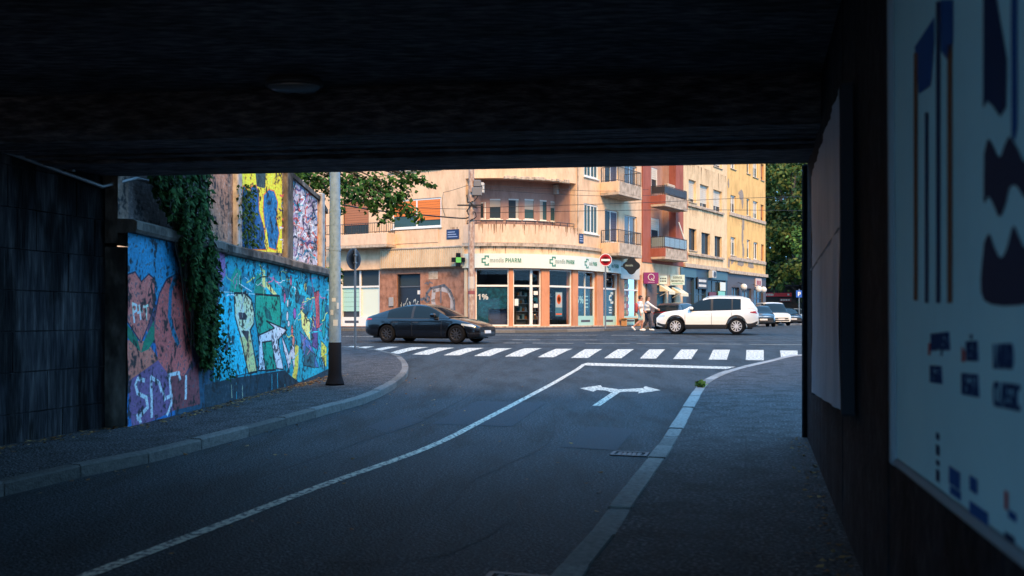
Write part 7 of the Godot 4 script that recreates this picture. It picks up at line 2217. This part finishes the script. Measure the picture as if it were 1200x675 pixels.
# ================================================================ plants
func leaf(mb: MB, p: Vector3, size: float, out: Vector3, r: RandomNumberGenerator, droop := 0.3):
	var n = (out + Vector3(r.randf_range(-1, 1), r.randf_range(-0.6, 1), r.randf_range(-1, 1)) * 0.8).normalized()
	var d = Vector3(r.randf_range(-1, 1), -droop + r.randf_range(-0.7, 0.5), r.randf_range(-1, 1))
	d = (d - n * d.dot(n)).normalized()
	var s = n.cross(d) * size * 0.36
	var tip = p + d * size; var m = p + d * size * 0.42
	var fold = n * size * 0.10
	mb.tri(p, m + s - fold, tip)
	mb.tri(p, tip, m - s - fold)

func leaf_mat(key: String, trans := Color(0.08, 0.17, 0.03)) -> StandardMaterial3D:
	var m = plain(key, Color.WHITE, 0.75, 0.0, 0.2)
	m.vertex_color_use_as_albedo = true
	m.backlight_enabled = true
	m.backlight = trans
	return m

func pick(cols: Array, r: RandomNumberGenerator) -> Color:
	var c = cols[r.randi() % cols.size()]
	var k = r.randf_range(0.7, 1.3)
	return Color(c.r * k, c.g * k, c.b * k)

func clumps(mb: MB, list: Array, per: int, size: float, cols: Array, r: RandomNumberGenerator):
	for e in list:   # [centre, radius]
		for k in int(per * e[1] * e[1]):
			var d = Vector3(r.randfn(), r.randfn(), r.randfn()).normalized()
			var p = e[0] + d * e[1] * pow(r.randf(), 0.45) * Vector3(1, 0.8, 1)
			mb.tint = pick(cols, r)
			leaf(mb, p, size * r.randf_range(0.6, 1.25), d, r)

func bark() -> StandardMaterial3D:
	return grain("bark", [[0.0, lin(0.02, 0.016, 0.012)], [0.5, lin(0.06, 0.05, 0.04)], [1.0, lin(0.12, 0.1, 0.08)]], Vector3(1, 0.3, 1), 0.95, {"freq": 0.05, "bump": 1.0})

func big_tree(label: String, base: Vector3, h: float, rad: float, cols: Array, seed_: int, leaf_size: float, per: int, group := ""):
	var r = RandomNumberGenerator.new(); r.seed = seed_
	var t = thing("street_tree", label, "tree", base, 0.0, group)
	var tr = MB.new()
	var bend = Vector3(r.randf_range(-0.6, 0.6), 0, r.randf_range(-0.6, 0.6))
	tube(tr, [base - Vector3(0, 0.2, 0), base + Vector3(0, h * 0.25, 0) + bend * 0.3, base + Vector3(0, h * 0.55, 0) + bend, base + Vector3(0, h * 0.85, 0) + bend * 1.4], [rad * 0.09, rad * 0.07, rad * 0.05, rad * 0.02], 9)
	var list = []
	for k in 46:
		var a = r.randf_range(0, TAU); var u = r.randf_range(0.16, 1.0)
		var w = rad * (0.45 + 0.55 * sin(PI * clampf(u * 0.85 + 0.15, 0, 1))) * sqrt(r.randf_range(0.15, 1.0))
		var c = base + bend + Vector3(cos(a) * w, h * u, sin(a) * w)
		list.append([c, r.randf_range(0.16, 0.30) * rad])
		if k % 4 == 0:
			var st = base + Vector3(0, h * maxf(0.2, u - 0.25), 0) + bend * u
			tube(tr, [st, st.lerp(c, 0.5) + Vector3(0, 0.4, 0), c], [rad * 0.03, rad * 0.02, rad * 0.008], 5, false)
	part(t, "trunk", tr, bark())
	var mb = MB.new()
	clumps(mb, list, per, leaf_size, cols, r)
	part(t, "crown", mb, leaf_mat("tree_leaves"))

func plants():
	var r = RandomNumberGenerator.new(); r.seed = 77
	# --- trees at the end of the side street
	var g1 = [Color(0.035, 0.065, 0.016), Color(0.05, 0.085, 0.02), Color(0.09, 0.10, 0.025), Color(0.03, 0.05, 0.015)]
	var g2 = [Color(0.04, 0.08, 0.02), Color(0.08, 0.11, 0.03), Color(0.11, 0.12, 0.03), Color(0.03, 0.06, 0.018)]
	var g3 = [Color(0.02, 0.05, 0.018), Color(0.05, 0.06, 0.02), Color(0.03, 0.055, 0.02), Color(0.016, 0.038, 0.014)]
	var list = [["broad dark green street tree behind the red fascia shop", 903, 112, 20, 6.5, g1], ["tall yellowish green street tree at the end of the parked row", 926, 106, 19, 5.5, g2], ["brownish green street tree over the parking sign", 946, 100, 14, 5.5, g3], ["dark street tree leaning over the parked cars", 968, 94, 17, 6.0, g1], ["dense dark street tree standing behind all others", 935, 126, 24, 8.0, g3], ["tall dark tree rising behind the end of the orange house", 912, 138, 27, 9.0, g1], ["large dark tree filling the gap past the orange house", 1010, 118, 20, 9.0, g1]]
	var k = 1
	for e in list:
		big_tree(e[0], gp((e[1] - 600.0) * e[2] / F, e[2]), e[3], e[4], e[5], k * 13, 0.5, 62, "trees at the end of the side street")
		k += 1
	# --- trees on the railway bank, above and behind the underpass
	k = 40
	for e in [["large tree on the railway bank left of the underpass", -15.0, 3.0, 13.0, 5.5], ["large tree on the railway bank farther left", -25.0, 6.0, 12.0, 5.5], ["large tree on the railway bank right of the underpass", 12.0, 3.0, 13.0, 5.5], ["large tree on the railway bank farther right", 22.0, 5.0, 13.0, 6.0], ["dense tree behind the tracks over the underpass", -22.0, -26.0, 14.0, 6.5], ["tall tree on the terrace behind the graffiti wall", -13.0, 15.0, 12.0, 4.5], ["tall tree on the terrace near the cross street", -19.0, 19.0, 12.0, 5.0]]:
		big_tree(e[0], Vector3(e[1], 0.0 if e[2] < -10.0 else (2.5 if e[2] > 10.0 else 5.0), -e[2]), e[3] + (5.0 if e[2] < -10.0 else 0.0), e[4], g1, k, 0.6, 30, "trees on the railway bank")
		k += 1
	# nearer spray of bright leaves at the underpass mouth
	var nt = gp(13.6, 36.0)
	var t = thing("young_tree", "young tree with bright green leaves just past the underpass mouth", "tree", nt)
	var tr = MB.new()
	tube(tr, [nt, nt + Vector3(0, 2.2, 0), nt + Vector3(-0.3, 4.0, 0), nt + Vector3(-0.5, 6.2, 0)], [0.08, 0.06, 0.045, 0.02], 7)
	var cl = []
	for e in [[936, 282, 0.55], [943, 294, 0.5], [930, 289, 0.35], [941, 270, 0.45], [950, 283, 0.8], [960, 262, 0.9], [970, 290, 0.9], [965, 235, 0.9], [955, 220, 0.6], [985, 250, 1.0], [944, 240, 0.3]]:
		var c = at_d(e[0], e[1], 36.0) + Vector3(0, 0, r.randf_range(-0.5, 0.5))
		cl.append([c, e[2]])
		tube(tr, [nt + Vector3(-0.3, 3.2, 0), (nt + Vector3(-0.3, 3.6, 0)).lerp(c, 0.6), c], [0.03, 0.02, 0.006], 5, false)
	part(t, "trunk", tr, bark())
	var mb = MB.new()
	clumps(mb, cl, 240, 0.16, [Color(0.07, 0.15, 0.03), Color(0.10, 0.20, 0.05), Color(0.05, 0.10, 0.025)], r)
	part(t, "crown", mb, leaf_mat("tree_leaves"))
	# --- hedges closing the street
	for e in [["long dark hedge behind the parked cars", 880, 1010, 108, 3.6]]:
		var hb = gp((e[1] - 600.0) * e[3] / F, e[3])
		var h = thing("hedge", e[0], "hedge", hb)
		var w = (e[2] - e[1]) * e[3] / F
		cl = []
		for q in 40: cl.append([hb + Vector3(r.randf_range(0, w), r.randf_range(0.4, e[4]), r.randf_range(-1.0, 0.6)), r.randf_range(0.8, 1.3)])
		mb = MB.new()
		clumps(mb, cl, 80, 0.4, [Color(0.02, 0.035, 0.012), Color(0.03, 0.05, 0.016)], r)
		part(h, "foliage", mb, leaf_mat("tree_leaves"))
		fbox(h, "stems", Transform3D(Basis(), hb), Vector3(0, 0, -0.5), Vector3(w, 2.6, 0.0), bark())
	# --- tree leaning over the graffiti wall
	var tb = GW * Vector3(9.5, 2.5, -2.6)
	t = thing("leaning_tree", "leafy tree reaching over the graffiti wall beside the lamp post", "tree", tb)
	tr = MB.new()
	var fork = at_d(352, 196, 22.5)
	tube(tr, [tb - Vector3(0, 0.3, 0), tb.lerp(fork, 0.5) + Vector3(-0.2, 0, 0), fork, at_d(400, 178, 22.0)], [0.2, 0.16, 0.13, 0.08], 9)
	cl = []
	for e in [[352, 205, 0.42, 21.6], [372, 208, 0.4, 21.8], [388, 218, 0.45, 21.5], [405, 212, 0.45, 21.6], [412, 230, 0.36, 21.2], [424, 222, 0.42, 21.6], [436, 238, 0.38, 21.3], [440, 214, 0.42, 21.8], [452, 228, 0.36, 21.4], [462, 238, 0.32, 21.2], [458, 250, 0.26, 21.2], [468, 212, 0.34, 21.7], [474, 226, 0.24, 21.5], [478, 246, 0.26, 21.2], [488, 254, 0.2, 21.1], [481, 206, 0.26, 21.6], [492, 210, 0.18, 21.6], [500, 214, 0.12, 21.6], [505, 218, 0.09, 21.6], [447, 258, 0.16, 21.2], [396, 245, 0.2, 21.0], [345, 215, 0.3, 21.8],
			[360, 170, 0.8, 22.2], [400, 165, 0.8, 22.3], [440, 175, 0.7, 22.0], [475, 180, 0.55, 22.0], [380, 120, 1.0, 23.0], [430, 125, 0.9, 23.0], [330, 150, 0.9, 23.0], [500, 190, 0.3, 21.8]]:
		var c = at_d(e[0], e[1], e[3])
		cl.append([c, e[2]])
		tube(tr, [fork.lerp(at_d(400, 178, 22.0), r.randf()), fork.lerp(c, 0.6) + Vector3(0, 0.25, 0), c], [0.035, 0.02, 0.005], 5, false)
	part(t, "trunk", tr, bark())
	mb = MB.new()
	clumps(mb, cl, 900, 0.13, [Color(0.025, 0.075, 0.018), Color(0.04, 0.10, 0.025), Color(0.06, 0.14, 0.035), Color(0.02, 0.055, 0.016)], r)
	part(t, "crown", mb, leaf_mat("tree_leaves"))
	# --- ivy hanging down the graffiti wall
	var inv = GW.affine_inverse()
	var hit = func(px, py, z):
		var o = GW * Vector3(0, 0, z); var n = GW.basis.z
		var ray = Vector3((px - 600.0) / F, (HY - py) / F, -1.0)
		return Vector3(0, EYE, 0) + ray * ((o - Vector3(0, EYE, 0)).dot(n) / ray.dot(n))
	var iv = thing("ivy", "dark ivy curtain hanging from the top of the graffiti wall", "ivy", hit.call(225, 430, 0.1))
	var stems = MB.new(); mb = MB.new()
	var left = [[204, 176.0], [232, 184.0], [262, 203.0], [300, 214.0], [340, 222.0], [400, 229.0], [430, 240.0]]
	var right = [[204, 247.0], [270, 248.0], [285, 256.0], [330, 259.0], [400, 256.0], [418, 252.0], [430, 246.0]]
	var icol = [Color(0.012, 0.036, 0.012), Color(0.02, 0.055, 0.016), Color(0.03, 0.08, 0.022), Color(0.05, 0.11, 0.03)]
	for q in 5800:
		var py = r.randf_range(180, 428)
		if py > 330 and r.randf() < 0.25: continue
		var a = prof(left, py); var b = prof(right, py)
		var u = r.randf()
		var px = lerpf(a, b, u) + r.randfn(0, 1.5)
		var bulge = 0.06 + 0.30 * sin(PI * u) * (1.0 if py < 330 else lerpf(1.0, 0.35, (py - 330) / 100.0)) * (0.55 + 0.45 * sin(px * 0.35 + py * 0.05))
		mb.tint = pick(icol, r)
		leaf(mb, hit.call(px, py, 0.03 + bulge * r.randf_range(0.35, 1.0)), 0.04 + 0.09 * pow(r.randf(), 1.6), GW.basis.z, r, 0.8)
	# stragglers
	for q in 420:
		var py = r.randf_range(215, 290); var px = r.randf_range(279, 300) + (8.0 if py > 262 else 0.0) * r.randf()
		mb.tint = pick(icol, r)
		leaf(mb, hit.call(px, py, -0.1 + r.randf_range(0.0, 0.1)), r.randf_range(0.05, 0.09), GW.basis.z, r, 0.8)
	for q in 260:
		mb.tint = pick(icol, r)
		leaf(mb, hit.call(r.randf_range(236, 275), r.randf_range(395, 440) + r.randfn(0, 4), 0.06), r.randf_range(0.04, 0.08), GW.basis.z, r, 0.8)
	for q in 34:
		var px = r.randf_range(182, 246)
		var pts = []
		for s in 7: pts.append(hit.call(lerpf(px, px * 0.35 + 155, s / 6.0) + r.randfn(0, 1.5), lerpf(190, r.randf_range(300, 410), s / 6.0), 0.07 + 0.05 * r.randf()))
		tube(stems, pts, 0.008, 4, false)
	part(iv, "stems", stems, bark())
	part(iv, "leaves", mb, leaf_mat("ivy_leaves", Color(0.04, 0.08, 0.02)))
	# --- weeds: tuft at the right kerb, shrub at the wall end
	for e in [["small green weed tuft growing in the right kerb joint", on_ground(821, 453, 0.12), 60, 0.11, 0.10], ["wild green weed at the foot of the lamp post wall end", GW * Vector3(8.15, 2.4, -0.1), 160, 0.42, 0.16]]:
		var w = thing("weed", e[0], "plant", e[1])
		mb = MB.new()
		for q in e[2]:
			mb.tint = pick([Color(0.07, 0.14, 0.03), Color(0.1, 0.18, 0.04), Color(0.05, 0.09, 0.02)], r)
			var d = Vector3(r.randf_range(-1, 1), r.randf_range(0.1, 1.2), r.randf_range(-1, 1)) * e[3]
			var s = e[1] + d * Vector3(0.6, 0.5, 1.0)
			leaf(mb, s, e[4], d.normalized(), r, -0.5)
		part(w, "leaves", mb, leaf_mat("tree_leaves"))
	# --- fallen leaves in the gutters
	mb = MB.new()
	var fcol = [Color(0.30, 0.16, 0.06), Color(0.22, 0.10, 0.04), Color(0.40, 0.25, 0.10), Color(0.16, 0.09, 0.05)]
	var drop = func(x, d, lift, s):
		mb.tint = pick(fcol, r)
		leaf(mb, gp(x, d, lift + 0.012), s, Vector3(0, 2.5, 0), r, 0.0)
	for q in 420:
		var d = 11.6 + 8.0 * pow(r.randf(), 0.8)
		drop.call(-5.0 + (d - 11.8) * 0.139 + absf(r.randfn(0, 0.16)), d, 0.12, r.randf_range(0.04, 0.09))
	for q in 130:
		var d = r.randf_range(8.5, 11.9)
		drop.call(-8.52 + 0.272 * d + absf(r.randfn(0, 0.16)), d, 0.12, r.randf_range(0.04, 0.08))
	for q in 90:
		var d = r.randf_range(4.5, 10.8)
		drop.call(0.58 + 0.272 * d - absf(r.randfn(0, 0.12)), d, 0.112, r.randf_range(0.03, 0.07))
	for q in 70:
		var i = r.randi() % kerb_left.size(); var c = kerb_left[i]
		if c.y > 6 and c.y < 24: drop.call(c.x + absf(r.randfn(0, 0.2)) + 0.03, c.y, 0.0, r.randf_range(0.04, 0.08))
	for q in 60:
		drop.call(r.randf_range(-3.4, 1.0), r.randf_range(6, 20), 0.0, r.randf_range(0.03, 0.07))
	var fl = part(self, "fallen_leaves", mb, leaf_mat("dry_leaves", Color(0.05, 0.03, 0.01)))
	tag(fl, "dry brown leaves blown along the wall feet and gutters", "leaves", "", "stuff")
